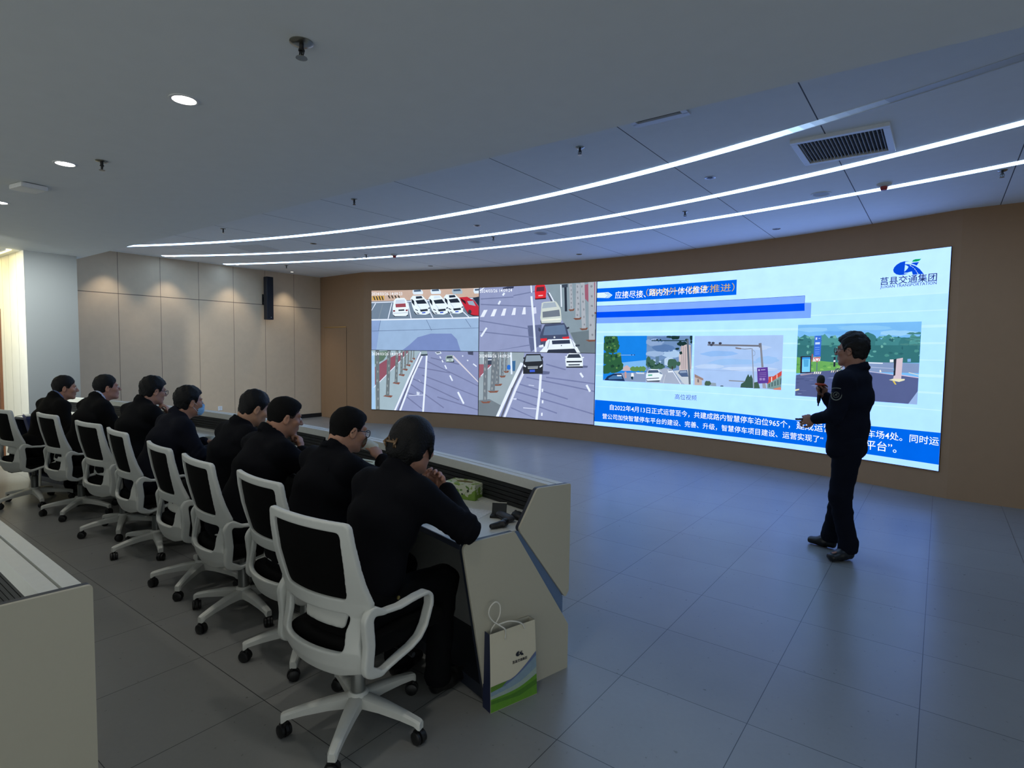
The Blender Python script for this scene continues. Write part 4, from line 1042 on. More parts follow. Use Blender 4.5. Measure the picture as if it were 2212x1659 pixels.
p3 3 140,182,236 7544,1608 7477,1592 7436,1583 7341,1570 7234,1568 7108,1558 7057,1568 6956,1587 6922,1599 7017,1620 7029,1625 7131,1645 7231,1649 7340,1642 7450,1640 7485,1626
p3 3 150,190,238 7866,1496 7829,1477 7725,1455 7571,1450 7450,1446 7298,1432 7153,1451 7050,1456 7111,1478 7153,1494 7231,1514 7310,1528 7447,1535 7570,1526 7747,1525 7730,1514
p3 3 182,206,240 7319,1415 7333,1404 7248,1385 7192,1378 7096,1375 7016,1374 6903,1373 6880,1386 6841,1401 6884,1415 6953,1431 7008,1441 7094,1437 7165,1443 7243,1434 7313,1427
p3 3 180,204,240 8034,1704 7958,1688 7971,1681 7886,1662 7782,1670 7687,1665 7624,1678 7517,1688 7518,1701 7526,1713 7640,1734 7687,1746 7779,1743 7864,1740 7937,1729 7980,1720
p3 3 188,210,242 8147,1402 8113,1389 8044,1378 7871,1357 7727,1359 7571,1351 7448,1357 7414,1362 7276,1373 7322,1390 7395,1406 7594,1416 7724,1423 7905,1422 8000,1420 8067,1412
p3 3 148,188,236 8146,1528 8131,1509 8083,1496 8049,1476 7986,1467 7930,1470 7868,1481 7817,1504 7799,1520 7822,1540 7850,1562 7911,1570 7981,1584 8031,1572 8111,1562 8105,1544
p3 4 112,116,130 7050,1751 7858,1739 7859,1713 7051,1726
p3 4 112,116,130 7837,1761 7878,1768 7886,1703 7846,1700
p3 4 128,132,144 7855,1742 7882,1742 7923,1420 7892,1419
p3 5 62,66,82 7106,1770 7100,1757 7084,1749 7066,1754 7056,1763 7056,1777 7065,1789 7083,1788 7099,1783
p3 5 62,66,82 7136,1737 7133,1725 7118,1718 7099,1722 7089,1730 7085,1743 7098,1753 7116,1757 7132,1750
p3 5 62,66,82 7165,1768 7162,1756 7145,1747 7127,1752 7116,1762 7115,1775 7127,1783 7143,1785 7160,1779
p3 5 62,66,82 7280,1762 7271,1751 7257,1742 7240,1744 7229,1756 7228,1768 7238,1777 7256,1780 7271,1775
p3 4 118,130,150 7496,1688 7634,1673 7735,1681 7734,1692 7634,1683 7497,1698
p3 5 120,112,115 7490,1704 7579,1693 7579,1675 7497,1682
p3 4 140,150,170 7736,1689 7788,1107 7804,1107 7751,1690
p3 4 125,138,160 7753,1668 7787,1636 7789,1599 7763,1579 7767,1575 7793,1597 7792,1639 7757,1672
p3 4 135,155,195 6860,1350 7313,1345 8185,1402 8185,1405 7313,1348 6860,1353
p3 5 92,62,150 7828,1409 7983,1424 8005,1198 7846,1181
p3 6 200,195,225 7886,1376 7951,1383 7950,1391 7885,1384
p3 6 200,195,225 7871,1377 7869,1368 7863,1363 7856,1363 7850,1368 7847,1376 7849,1384 7855,1390 7862,1390 7868,1385
p3 6 150,130,195 7861,1331 7965,1340 7965,1345 7861,1336
p3 6 150,130,195 7862,1305 7966,1315 7966,1320 7862,1310
p3 6 150,130,195 7863,1279 7967,1289 7967,1294 7863,1284
p3 6 150,130,195 7870,1263 7904,1267 7907,1232 7873,1228
p3 6 150,130,195 7916,1265 7950,1269 7953,1234 7919,1230
p3 4 188,176,172 6853,1274 6976,1223 6980,1111 6859,1107
p3 5 150,128,124 6853,1280 6999,1217 7000,1184 6855,1232
p3 5 110,105,115 6902,1205 6928,1198 6930,1150 6904,1155
p3 5 70,98,82 7130,1139 7112,1122 7098,1107 7079,1107 7058,1107 7044,1107 7027,1113 7023,1134 7027,1155 7040,1178 7052,1182 7075,1180 7104,1183 7122,1163
p3 4 140,158,175 7104,1159 7205,1157 7215,1107 7106,1107
p3 4 135,140,150 7410,1196 7679,1193 7679,1209 7410,1212
p3 4 150,155,165 7676,1201 7680,1107 7696,1107 7693,1202
p3 4 80,98,105 7331,1116 7323,1109 7309,1107 7292,1107 7273,1109 7277,1117 7287,1123 7309,1125 7323,1121
p3 5 58,88,78 7590,1110 7599,1164 7652,1200 7677,1267 7702,1314 7724,1269 7745,1309 7772,1245 7783,1112
p3 5 66,94,80 7794,1194 7853,1210 7883,1114 7797,1109
p3 5 196,78,70 7970,1216 8002,1236 8001,1288 8070,1297 8185,1379 8185,1316 7985,1180
p3 6 235,225,225 8039,1283 8051,1286 8054,1220 8041,1213
p3 6 235,225,225 8115,1324 8124,1327 8126,1268 8117,1264
p3 5 120,150,152 7985,1180 8185,1316 8185,1108 7987,1120
p3 6 80,108,112 8004,1181 8026,1193 8028,1141 8006,1134
p3 6 80,108,112 8044,1203 8066,1214 8068,1154 8047,1146
p3 6 80,108,112 8085,1224 8106,1235 8109,1166 8087,1159
p3 6 80,108,112 8124,1245 8145,1256 8149,1179 8127,1171
p3 6 80,108,112 8164,1266 8185,1277 8185,1191 8167,1184
p3 6 205,130,110 8077,1121 8178,1150 8185,1133 8185,1107 8078,1107
p3 4 150,150,165 7913,1187 7958,1196 7974,1119 7922,1120
p4 2 118,184,240 8381,2013 9829,2013 9829,1043 8381,1043
p4 3 140,200,244 8764,1940 8754,1930 8731,1925 8703,1917 8621,1919 8537,1910 8480,1919 8437,1927 8381,1937 8381,1948 8381,1961 8409,1970 8446,1971 8545,1974 8617,1971 8706,1964 8764,1961 8753,1953
p4 3 134,196,242 9491,1948 9526,1938 9468,1928 9342,1923 9270,1924 9159,1925 9046,1927 8958,1936 8889,1953 8955,1961 8867,1975 8994,1983 9081,1990 9160,1986 9269,1982 9333,1983 9404,1972 9509,1957
p4 3 150,204,242 9815,1880 9800,1869 9755,1863 9671,1860 9617,1847 9541,1856 9471,1858 9398,1868 9392,1875 9403,1887 9393,1899 9428,1908 9492,1915 9542,1919 9607,1910 9663,1912 9736,1902 9802,1891
p4 3 105,172,236 9117,1892 9112,1883 9041,1878 9001,1876 8944,1865 8875,1867 8807,1872 8783,1882 8725,1890 8741,1898 8682,1909 8724,1912 8789,1922 8875,1916 8943,1919 9016,1918 9086,1910 9071,1900
p4 4 56,118,124 8454,1756 8456,1718 8448,1688 8422,1665 8391,1669 8381,1665 8381,1662 8381,1690 8381,1721 8381,1756 8381,1794 8381,1828 8381,1852 8381,1848 8383,1865 8410,1833 8448,1812 8460,1787
p4 4 56,118,124 8580,1760 8577,1718 8551,1691 8542,1676 8513,1648 8482,1655 8459,1656 8432,1700 8419,1725 8404,1760 8414,1797 8412,1841 8450,1861 8471,1881 8504,1865 8536,1850 8565,1839 8576,1794
p4 4 78,146,146 8725,1713 8712,1672 8699,1634 8671,1594 8636,1577 8600,1612 8567,1610 8551,1626 8533,1672 8509,1712 8525,1753 8528,1789 8556,1803 8593,1848 8626,1840 8656,1828 8673,1792 8701,1760
p4 4 78,146,146 8796,1767 8809,1732 8784,1707 8770,1660 8744,1659 8717,1647 8695,1659 8674,1695 8663,1728 8651,1768 8654,1807 8656,1840 8689,1868 8711,1868 8734,1886 8761,1856 8783,1831 8806,1805
p4 4 78,146,146 8923,1751 8921,1712 8915,1693 8886,1672 8861,1665 8834,1643 8803,1669 8778,1694 8767,1714 8759,1751 8747,1790 8766,1813 8800,1834 8823,1857 8853,1861 8877,1840 8902,1820 8911,1782
p4 4 78,146,146 9066,1740 9054,1708 9025,1664 9009,1644 8979,1620 8941,1632 8909,1635 8891,1675 8874,1700 8842,1740 8860,1777 8867,1805 8895,1829 8931,1858 8964,1844 9006,1838 9039,1806 9047,1782
p4 4 56,118,124 9148,1785 9167,1754 9145,1724 9121,1686 9083,1666 9047,1678 9017,1700 8977,1708 8979,1745 8964,1786 8973,1829 8988,1846 9009,1871 9038,1876 9076,1881 9109,1864 9138,1850 9151,1827
p4 4 78,146,146 9259,1719 9260,1680 9238,1645 9227,1638 9193,1617 9159,1623 9125,1622 9091,1648 9094,1678 9064,1719 9088,1757 9099,1780 9122,1827 9149,1841 9181,1828 9219,1803 9247,1800 9257,1755
p4 4 56,118,124 9354,1780 9358,1744 9334,1698 9317,1669 9292,1678 9266,1661 9235,1689 9221,1711 9202,1740 9184,1781 9200,1817 9203,1852 9226,1892 9256,1900 9282,1886 9318,1871 9344,1848 9356,1813
p4 4 66,132,138 9474,1714 9451,1684 9438,1639 9425,1625 9398,1620 9370,1608 9340,1622 9322,1654 9313,1672 9305,1713 9312,1755 9317,1776 9329,1813 9359,1825 9390,1827 9419,1794 9445,1775 9466,1749
p4 4 66,132,138 9570,1746 9569,1712 9551,1667 9532,1648 9498,1637 9469,1657 9440,1647 9420,1666 9390,1709 9390,1746 9387,1789 9418,1816 9436,1850 9459,1849 9489,1868 9519,1851 9534,1813 9561,1780
p4 4 66,132,138 9664,1750 9652,1717 9639,1699 9621,1674 9599,1668 9569,1670 9538,1683 9519,1684 9485,1717 9495,1751 9493,1783 9515,1802 9530,1834 9558,1840 9588,1835 9617,1834 9645,1810 9647,1780
p4 4 56,118,124 9769,1751 9757,1723 9733,1688 9727,1677 9695,1664 9667,1648 9635,1668 9616,1691 9601,1718 9593,1752 9584,1780 9614,1815 9622,1828 9656,1831 9687,1827 9718,1829 9730,1805 9756,1785
p4 4 78,146,146 9829,1754 9829,1721 9826,1687 9813,1661 9787,1660 9761,1653 9737,1672 9719,1682 9700,1717 9689,1755 9696,1789 9715,1821 9722,1853 9750,1864 9778,1846 9809,1827 9829,1814 9829,1789
p4 4 56,118,124 9829,1755 9829,1720 9829,1684 9829,1661 9829,1643 9829,1663 9829,1672 9811,1692 9802,1725 9794,1756 9793,1793 9815,1812 9822,1856 9829,1859 9829,1856 9829,1853 9829,1816 9829,1786
p4 4 52,112,118 8381,1735 9829,1737 9829,1533 8382,1495
p4 5 44,98,106 8905,1677 8902,1666 8894,1664 8882,1666 8873,1671 8874,1683 8881,1693 8894,1695 8899,1690
p4 5 44,98,106 9224,1721 9230,1709 9212,1702 9197,1712 9185,1713 9183,1726 9199,1740 9210,1733 9225,1733
p4 5 74,140,136 9508,1610 9502,1603 9481,1597 9470,1595 9456,1605 9451,1616 9463,1628 9481,1633 9502,1622
p4 5 110,172,164 9016,1812 9017,1802 9006,1802 8998,1799 8988,1809 8991,1816 8995,1821 9004,1823 9010,1818
p4 5 74,140,136 8921,1698 8920,1691 8904,1681 8884,1688 8875,1692 8874,1703 8879,1715 8903,1721 8927,1707
p4 5 96,164,160 9741,1796 9739,1787 9733,1781 9723,1784 9722,1791 9713,1803 9724,1809 9731,1814 9741,1807
p4 5 44,98,106 8583,1710 8581,1701 8568,1696 8555,1703 8550,1707 8548,1714 8552,1721 8567,1720 8581,1720
p4 5 44,98,106 9607,1833 9605,1825 9598,1824 9593,1823 9586,1829 9584,1837 9591,1842 9598,1842 9603,1841
p4 5 96,164,160 9032,1636 9024,1621 9018,1613 9004,1620 8988,1630 8996,1641 9002,1657 9015,1654 9023,1646
p4 5 96,164,160 8880,1595 8871,1590 8856,1588 8835,1588 8828,1590 8827,1597 8838,1606 8857,1604 8869,1600
p4 5 74,140,136 8875,1835 8876,1824 8863,1816 8852,1823 8846,1831 8851,1841 8851,1848 8862,1853 8874,1845
p4 5 44,98,106 9652,1704 9651,1689 9646,1683 9639,1691 9633,1696 9634,1711 9637,1722 9644,1728 9649,1720
p4 5 44,98,106 8700,1797 8692,1787 8678,1782 8658,1778 8650,1790 8651,1803 8660,1818 8676,1821 8696,1805
p4 5 96,164,160 9361,1660 9359,1652 9344,1647 9332,1648 9317,1657 9321,1664 9329,1670 9343,1671 9358,1669
p4 5 44,98,106 9543,1800 9544,1787 9537,1777 9523,1780 9517,1795 9515,1805 9522,1820 9535,1813 9541,1814
p4 5 110,172,164 8541,1634 8534,1624 8527,1610 8516,1617 8511,1628 8509,1642 8512,1651 8524,1661 8534,1650
p4 5 96,164,160 8401,1837 8405,1827 8390,1813 8381,1821 8381,1829 8381,1846 8381,1862 8389,1854 8407,1848
p4 5 96,164,160 9091,1720 9094,1714 9073,1708 9054,1708 9041,1716 9033,1722 9051,1731 9073,1728 9083,1729
p4 5 74,140,136 8660,1800 8663,1786 8651,1787 8639,1786 8631,1795 8628,1806 8636,1810 8650,1821 8655,1808
p4 5 96,164,160 9469,1755 9465,1743 9450,1745 9441,1740 9435,1751 9431,1760 9439,1765 9450,1770 9457,1764
p4 5 74,140,136 9274,1803 9279,1799 9257,1793 9243,1798 9222,1800 9224,1806 9238,1810 9257,1813 9267,1809
p4 5 44,98,106 8842,1842 8837,1834 8826,1829 8814,1832 8798,1839 8803,1847 8812,1854 8826,1857 8834,1848
p4 5 74,140,136 9419,1834 9414,1825 9401,1823 9387,1826 9367,1831 9380,1839 9382,1846 9402,1844 9415,1843
p4 5 44,98,106 9663,1636 9647,1627 9639,1621 9624,1624 9608,1631 9607,1639 9620,1643 9636,1652 9647,1645
p4 5 110,172,164 8882,1843 8888,1835 8866,1821 8848,1831 8835,1836 8843,1850 8851,1863 8866,1868 8877,1854
p4 5 44,98,106 9543,1803 9543,1792 9524,1784 9504,1789 9498,1795 9491,1810 9505,1817 9521,1824 9541,1816
p4 5 110,172,164 9123,1811 9115,1802 9105,1786 9095,1799 9084,1803 9078,1818 9092,1825 9103,1830 9114,1823
p4 5 96,164,160 9829,1623 9829,1612 9829,1609 9827,1608 9815,1617 9824,1629 9824,1633 9829,1641 9829,1634
p4 5 96,164,160 9011,1604 9013,1598 9004,1594 8994,1592 8989,1601 8993,1607 8993,1611 9004,1612 9011,1613
p4 5 74,140,136 8855,1765 8847,1760 8836,1755 8817,1759 8803,1762 8798,1768 8813,1773 8836,1778 8853,1772
p4 5 96,164,160 8633,1587 8631,1578 8619,1577 8600,1574 8598,1581 8592,1593 8599,1602 8618,1599 8628,1597
p4 5 110,172,164 8678,1609 8667,1598 8660,1596 8642,1595 8630,1602 8637,1614 8642,1619 8659,1619 8670,1619
p4 5 96,164,160 9332,1600 9333,1595 9315,1592 9301,1589 9294,1595 9281,1602 9296,1604 9316,1606 9327,1604
p4 5 96,164,160 9293,1616 9290,1611 9282,1605 9274,1605 9263,1613 9269,1619 9272,1623 9280,1623 9291,1621
p4 5 74,140,136 9600,1637 9597,1628 9588,1624 9569,1625 9559,1632 9562,1641 9567,1650 9587,1650 9599,1647
p4 5 96,164,160 9254,1640 9250,1634 9238,1626 9226,1626 9212,1636 9215,1645 9218,1654 9237,1652 9247,1651
p4 5 44,98,106 8859,1756 8850,1742 8838,1742 8824,1744 8819,1751 8818,1762 8819,1772 8836,1771 8850,1770
p4 5 74,140,136 8832,1731 8834,1721 8819,1712 8808,1714 8793,1722 8802,1738 8806,1745 8818,1754 8832,1742
p4 5 74,140,136 9764,1835 9758,1828 9749,1822 9735,1822 9728,1830 9728,1840 9737,1844 9746,1849 9757,1845
p4 5 110,172,164 8619,1843 8625,1828 8609,1827 8595,1818 8593,1834 8582,1852 8597,1861 8608,1859 8618,1856
p4 5 96,164,160 8538,1719 8536,1709 8531,1695 8521,1706 8507,1713 8507,1726 8516,1736 8530,1735 8542,1730
p4 5 74,140,136 9459,1824 9464,1819 9452,1812 9443,1811 9433,1821 9439,1827 9441,1831 9450,1831 9457,1831
p4 5 74,140,136 8565,1641 8557,1634 8550,1625 8530,1629 8523,1633 8527,1647 8531,1655 8547,1659 8566,1652
p4 5 110,172,164 8594,1842 8585,1829 8569,1815 8547,1822 8544,1834 8544,1853 8551,1862 8567,1858 8588,1858
p4 5 110,172,164 8416,1754 8422,1749 8399,1741 8384,1745 8381,1749 8381,1758 8381,1760 8399,1766 8421,1762
p4 5 110,172,164 9556,1822 9544,1815 9533,1812 9514,1812 9512,1818 9500,1826 9519,1835 9530,1838 9550,1827
p4 5 44,98,106 8552,1782 8549,1776 8541,1775 8531,1771 8527,1779 8523,1785 8526,1792 8539,1789 8550,1787
p4 5 44,98,106 8461,1806 8458,1799 8439,1795 8414,1794 8408,1801 8394,1810 8417,1821 8435,1824 8453,1816
p4 5 74,140,136 9809,1793 9805,1786 9795,1786 9788,1787 9783,1790 9784,1796 9786,1798 9795,1800 9803,1796
p4 5 110,172,164 8979,1733 8972,1724 8960,1720 8943,1714 8932,1725 8931,1738 8943,1755 8957,1755 8973,1742
p4 5 44,98,106 9075,1633 9059,1622 9049,1618 9035,1622 9020,1628 9020,1638 9030,1651 9048,1648 9066,1641
p4 5 96,164,160 8465,1828 8457,1821 8442,1818 8426,1818 8420,1824 8404,1831 8422,1837 8442,1838 8458,1837
p4 5 96,164,160 9829,1783 9829,1770 9820,1758 9809,1771 9802,1777 9804,1789 9810,1797 9817,1803 9828,1798
p4 5 74,140,136 9829,1747 9829,1742 9829,1742 9823,1739 9818,1745 9811,1750 9822,1755 9829,1753 9829,1753
p4 5 96,164,160 9302,1611 9291,1603 9275,1602 9262,1602 9249,1607 9247,1613 9263,1617 9276,1623 9296,1618
p4 5 96,164,160 8546,1844 8541,1838 8522,1824 8502,1835 8503,1839 8487,1850 8505,1858 8521,1860 8532,1857
p4 5 44,98,106 9551,1646 9541,1638 9523,1633 9509,1635 9504,1642 9492,1647 9509,1656 9524,1657 9535,1651
p4 5 44,98,106 9121,1803 9113,1799 9100,1794 9085,1795 9076,1800 9081,1806 9088,1809 9098,1815 9112,1807
p4 5 110,172,164 9437,1837 9433,1829 9427,1828 9421,1824 9416,1833 9415,1842 9420,1848 9426,1846 9438,1843
p4 5 44,98,106 8699,1729 8687,1722 8675,1722 8657,1722 8645,1725 8644,1731 8662,1738 8674,1737 8694,1735
p4 5 74,140,136 8977,1797 8977,1789 8965,1783 8954,1783 8948,1793 8942,1801 8952,1812 8963,1811 8973,1806
p4 5 110,172,164 8667,1695 8661,1688 8650,1679 8639,1683 8634,1689 8625,1699 8639,1704 8650,1706 8656,1708
p4 5 44,98,106 9369,1800 9365,1791 9357,1790 9349,1788 9345,1796 9345,1805 9349,1811 9356,1811 9361,1810
p4 5 110,172,164 9273,1653 9271,1649 9256,1644 9237,1647 9231,1650 9224,1656 9243,1658 9255,1659 9262,1656
p4 5 96,164,160 9557,1793 9551,1784 9540,1781 9529,1785 9518,1790 9522,1796 9528,1803 9539,1801 9547,1798
p4 5 74,140,136 9822,1671 9814,1663 9795,1653 9779,1654 9768,1664 9771,1674 9775,1686 9793,1686 9812,1684
p4 5 110,172,164 9178,1583 9164,1578 9144,1576 9119,1571 9107,1579 9114,1586 9124,1592 9141,1590 9156,1589
p4 5 44,98,106 9038,1790 9039,1775 9027,1778 9016,1773 9008,1783 9009,1795 9015,1806 9027,1815 9035,1803
p4 5 44,98,106 9257,1730 9257,1722 9250,1717 9240,1718 9238,1725 9237,1736 9242,1745 9249,1746 9255,1739
p4 5 110,172,164 9436,1719 9431,1707 9421,1706 9414,1702 9408,1715 9406,1726 9411,1737 9420,1739 9431,1732
p4 6 70,128,128 9771,1803 9754,1797 9723,1792 9698,1791 9683,1798 9659,1803 9668,1808 9695,1812 9727,1811 9744,1811
p4 6 70,128,128 9829,1785 9829,1778 9820,1778 9787,1777 9778,1781 9762,1785 9778,1791 9787,1794 9820,1795 9829,1790
p4 6 70,128,128 9728,1747 9712,1743 9690,1734 9642,1738 9624,1741 9616,1747 9607,1753 9651,1755 9680,1760 9707,1754
p4 6 70,128,128 9829,1874 9829,1866 9829,1865 9801,1864 9765,1867 9757,1876 9775,1883 9807,1892 9829,1889 9829,1883
p4 6 70,128,128 9829,1827 9829,1821 9827,1817 9791,1816 9760,1821 9748,1829 9764,1834 9796,1839 9828,1840 9829,1834
p4 6 70,128,128 9802,1743 9792,1740 9774,1733 9748,1738 9736,1738 9707,1743 9733,1747 9744,1749 9768,1754 9795,1750
p4 6 70,128,128 9822,1741 9817,1735 9792,1736 9773,1734 9759,1738 9735,1741 9754,1744 9769,1747 9795,1747 9816,1746
p4 6 70,128,128 9780,1875 9780,1868 9742,1861 9716,1864 9676,1872 9685,1877 9695,1881 9712,1889 9747,1889 9773,1880
p4 6 70,128,128 9809,1824 9817,1817 9790,1814 9753,1819 9739,1820 9714,1825 9723,1828 9755,1834 9787,1832 9807,1830
p4 5 104,168,92 8381,1575 8612,1536 8925,1509 8977,1410 8381,1352
p4 6 84,150,84 8771,1461 8770,1453 8758,1447 8744,1448 8724,1454 8734,1463 8744,1473 8758,1472 8769,1471
p4 6 130,190,100 8740,1419 8739,1409 8719,1405 8701,1406 8695,1413 8696,1422 8698,1426 8718,1428 8733,1425
p4 6 84,150,84 8930,1491 8917,1482 8905,1479 8887,1478 8877,1485 8882,1494 8889,1500 8904,1502 8915,1498
p4 6 84,150,84 8471,1437 8467,1427 8453,1425 8433,1423 8421,1430 8428,1439 8430,1449 8450,1444 8469,1446
p4 6 84,150,84 8432,1472 8422,1464 8404,1459 8383,1461 8381,1465 8381,1474 8386,1484 8403,1487 8417,1478
p4 6 84,150,84 8594,1467 8601,1457 8580,1452 8567,1456 8555,1461 8554,1469 8563,1474 8579,1479 8597,1476
p4 6 130,190,100 8833,1448 8831,1439 8813,1435 8794,1436 8783,1443 8789,1452 8794,1455 8812,1457 8825,1458
p4 6 130,190,100 8609,1419 8612,1410 8591,1408 8577,1408 8567,1413 8562,1421 8574,1430 8591,1428 8607,1428
p4 6 130,190,100 8479,1469 8472,1459 8462,1453 8446,1460 8426,1464 8435,1473 8446,1481 8461,1481 8470,1478
p4 6 84,150,84 8467,1420 8461,1412 8444,1409 8425,1406 8409,1413 8421,1422 8427,1428 8443,1435 8454,1426
p4 6 84,150,84 8864,1488 8856,1479 8845,1474 8830,1477 8811,1483 8821,1492 8826,1500 8843,1501 8854,1496
p4 6 130,190,100 8945,1451 8943,1442 8926,1436 8912,1439 8898,1445 8902,1455 8906,1461 8924,1462 8944,1459
p4 6 84,150,84 8491,1456 8482,1447 8468,1442 8453,1444 8444,1449 8444,1458 8449,1464 8467,1468 8483,1462
p4 6 84,150,84 8500,1419 8491,1409 8480,1408 8462,1406 8448,1414 8448,1423 8457,1429 8479,1432 8498,1426
p4 6 130,190,100 8516,1429 8505,1418 8492,1416 8472,1418 8465,1423 8462,1431 8471,1436 8490,1439 8507,1436
p4 6 84,150,84 8929,1431 8919,1422 8907,1417 8893,1422 8879,1425 8883,1435 8888,1439 8906,1438 8916,1437
p4 5 128,150,190 8908,1530 9829,1525 9829,1412 9262,1404 8969,1410
p4 6 225,236,248 9204,1512 9440,1510 9440,1522 9204,1525
p4 6 165,180,212 9221,1463 9564,1451 9564,1460 9221,1473
p4 6 84,96,142 8381,1325 8585,1378 8976,1423 9269,1405 9829,1359 9829,1043 8381,1043
p4 7 74,86,130 8567,1261 8554,1256 8538,1255 8516,1253 8500,1256 8497,1260 8521,1265 8537,1265 8550,1264
p4 7 98,108,152 8688,1301 8676,1296 8665,1290 8647,1291 8631,1296 8638,1303 8640,1305 8665,1306 8687,1307
p4 7 74,86,130 8927,1329 8903,1323 8867,1321 8840,1320 8819,1321 8817,1326 8832,1330 8864,1332 8889,1332
p4 7 112,124,166 9059,1262 9024,1255 9004,1251 8973,1251 8961,1254 8957,1259 8968,1264 9001,1264 9042,1267
p4 7 112,124,166 8915,1314 8915,1305 8873,1298 8827,1302 8786,1302 8818,1313 8822,1316 8872,1324 8906,1322
p4 7 112,124,166 8762,1201 8745,1194 8727,1186 8701,1190 8692,1193 8689,1201 8698,1208 8726,1211 8748,1205
p4 7 98,108,152 9013,1147 8983,1140 8958,1133 8921,1133 8911,1137 8914,1143 8912,1147 8954,1156 8980,1151
p4 7 98,108,152 8960,1171 8967,1165 8946,1160 8927,1164 8911,1166 8909,1171 8927,1176 8947,1180 8963,1179
p4 7 74,86,130 8904,1248 8887,1240 8872,1233 8849,1236 8848,1241 8837,1249 8854,1253 8871,1253 8896,1255
p4 7 112,124,166 8957,1312 8965,1306 8932,1306 8907,1302 8890,1307 8893,1311 8906,1316 8931,1320 8948,1316
p4 7 74,86,130 8639,1219 8646,1216 8614,1210 8581,1212 8543,1212 8563,1217 8579,1221 8610,1224 8633,1222
p4 7 74,86,130 8876,1128 8883,1123 8846,1118 8816,1118 8805,1121 8784,1125 8814,1131 8845,1132 8885,1134
p4 7 112,124,166 8465,1077 8471,1073 8450,1071 8433,1068 8415,1072 8413,1077 8428,1082 8449,1083 8467,1083
p4 7 74,86,130 8430,1224 8430,1220 8412,1217 8395,1215 8382,1220 8381,1224 8394,1227 8409,1232 8431,1230
p4 7 112,124,166 8684,1181 8680,1174 8669,1171 8648,1173 8615,1175 8634,1182 8647,1187 8664,1188 8679,1185
p4 7 98,108,152 8530,1121 8528,1117 8488,1113 8455,1107 8421,1112 8445,1118 8460,1123 8486,1123 8520,1126
p4 7 74,86,130 8482,1107 8472,1098 8447,1092 8417,1093 8407,1099 8400,1105 8414,1112 8449,1113 8464,1114
p4 7 74,86,130 9040,1293 9041,1288 9005,1284 8973,1283 8962,1285 8958,1292 8972,1297 9005,1299 9023,1298
p4 7 112,124,166 9016,1330 9012,1324 8996,1319 8982,1321 8972,1324 8959,1330 8977,1337 8993,1335 9006,1332
p4 7 74,86,130 8851,1162 8844,1157 8809,1153 8755,1148 8713,1152 8713,1155 8772,1161 8807,1167 8837,1164
p4 7 98,108,152 8623,1268 8619,1263 8599,1259 8576,1259 8565,1262 8561,1267 8582,1273 8599,1273 8624,1271
p4 7 74,86,130 8795,1208 8797,1201 8763,1198 8720,1194 8698,1200 8717,1207 8726,1212 8762,1218 8781,1213
p4 7 74,86,130 8500,1279 8466,1270 8436,1268 8399,1263 8382,1270 8384,1279 8393,1284 8437,1284 8485,1288
p4 7 98,108,152 8622,1306 8621,1300 8586,1296 8534,1296 8504,1298 8512,1304 8550,1309 8588,1311 8635,1314
p4 7 74,86,130 8845,1117 8828,1110 8785,1104 8751,1103 8744,1105 8716,1112 8745,1122 8784,1127 8818,1120
p4 7 112,124,166 8702,1201 8701,1194 8662,1193 8630,1189 8582,1191 8601,1198 8612,1205 8665,1206 8696,1206
p4 7 150,178,225 9738,1043 9829,1200 9829,1043
p4 7 205,190,215 9269,1409 9561,1377 9561,1384 9269,1416
p4 7 205,190,215 9644,1375 9829,1353 9829,1364 9645,1386
p4 7 225,222,205 9725,1411 9829,1385 9829,1393 9726,1418
p4 8 40,34,48 8432,1585 8573,1589 8579,1369 8437,1351
p4 9 120,205,250 8456,1572 8562,1577 8567,1378 8459,1370
p4 10 60,150,225 8456,1572 8562,1577 8562,1549 8456,1543
p4 10 80,165,215 8472,1542 8544,1543 8540,1447 8484,1443
p4 8 160,150,170 8437,1342 8603,1366 8603,1351 8446,1322
p4 8 58,110,215 8607,1861 8694,1864 8695,1589 8604,1583
p4 9 190,215,250 8620,1839 8641,1841 8641,1809 8620,1807
p4 9 190,215,250 8619,1775 8679,1777 8678,1749 8618,1746
p4 9 190,215,250 8659,1823 8679,1823 8679,1830 8658,1830
p4 9 110,160,240 8619,1701 8676,1704 8676,1712 8618,1710
p4 9 110,160,240 8620,1671 8678,1674 8677,1682 8619,1679
p4 9 110,160,240 8621,1640 8679,1644 8678,1652 8621,1649
p4 9 110,160,240 8623,1614 8680,1618 8679,1626 8622,1623
p4 8 205,60,80 8583,1618 8580,1514 8588,1513 8592,1618
p4 8 225,215,225 8601,1575 8694,1581 8690,1525 8596,1516
p4 9 190,60,80 8607,1571 8694,1577 8654,1507
p4 10 235,235,240 8623,1561 8680,1564 8653,1521
p4 8 80,110,140 8647,1507 8649,1388 8659,1388 8657,1507
p4 8 235,236,225 8623,1382 8638,1384 8628,1352 8613,1350
p4 8 235,236,225 8648,1382 8663,1385 8653,1353 8638,1351
p4 8 235,236,225 8673,1383 8688,1386 8678,1354 8663,1352
p4 8 235,236,225 8698,1384 8713,1387 8703,1355 8688,1353
p4 8 228,222,200 8841,1409 8852,1410 8844,1381 8832,1381
p4 8 228,222,200 8865,1409 8876,1411 8868,1382 8857,1382
p4 8 228,222,200 8889,1410 8900,1412 8892,1383 8881,1383
p4 8 228,222,200 8913,1411 8924,1412 8916,1384 8905,1384
p4 8 228,222,200 8937,1412 8948,1413 8940,1385 8929,1385
p4 8 36,46,60 8860,1584 8861,1457 8885,1457 8884,1584
p4 9 225,235,240 8861,1541 8883,1544 8883,1520 8860,1518
p4 8 160,150,160 8944,1476 8974,1481 8976,1431 8946,1426
p4 8 206,190,202 9587,1573 9656,1588 9649,1326 9563,1330 9567,1361
p4 9 40,46,60 9561,1565 9588,1576 9584,1374 9565,1367
p4 9 90,160,210 9561,1463 9574,1467 9574,1432 9561,1430
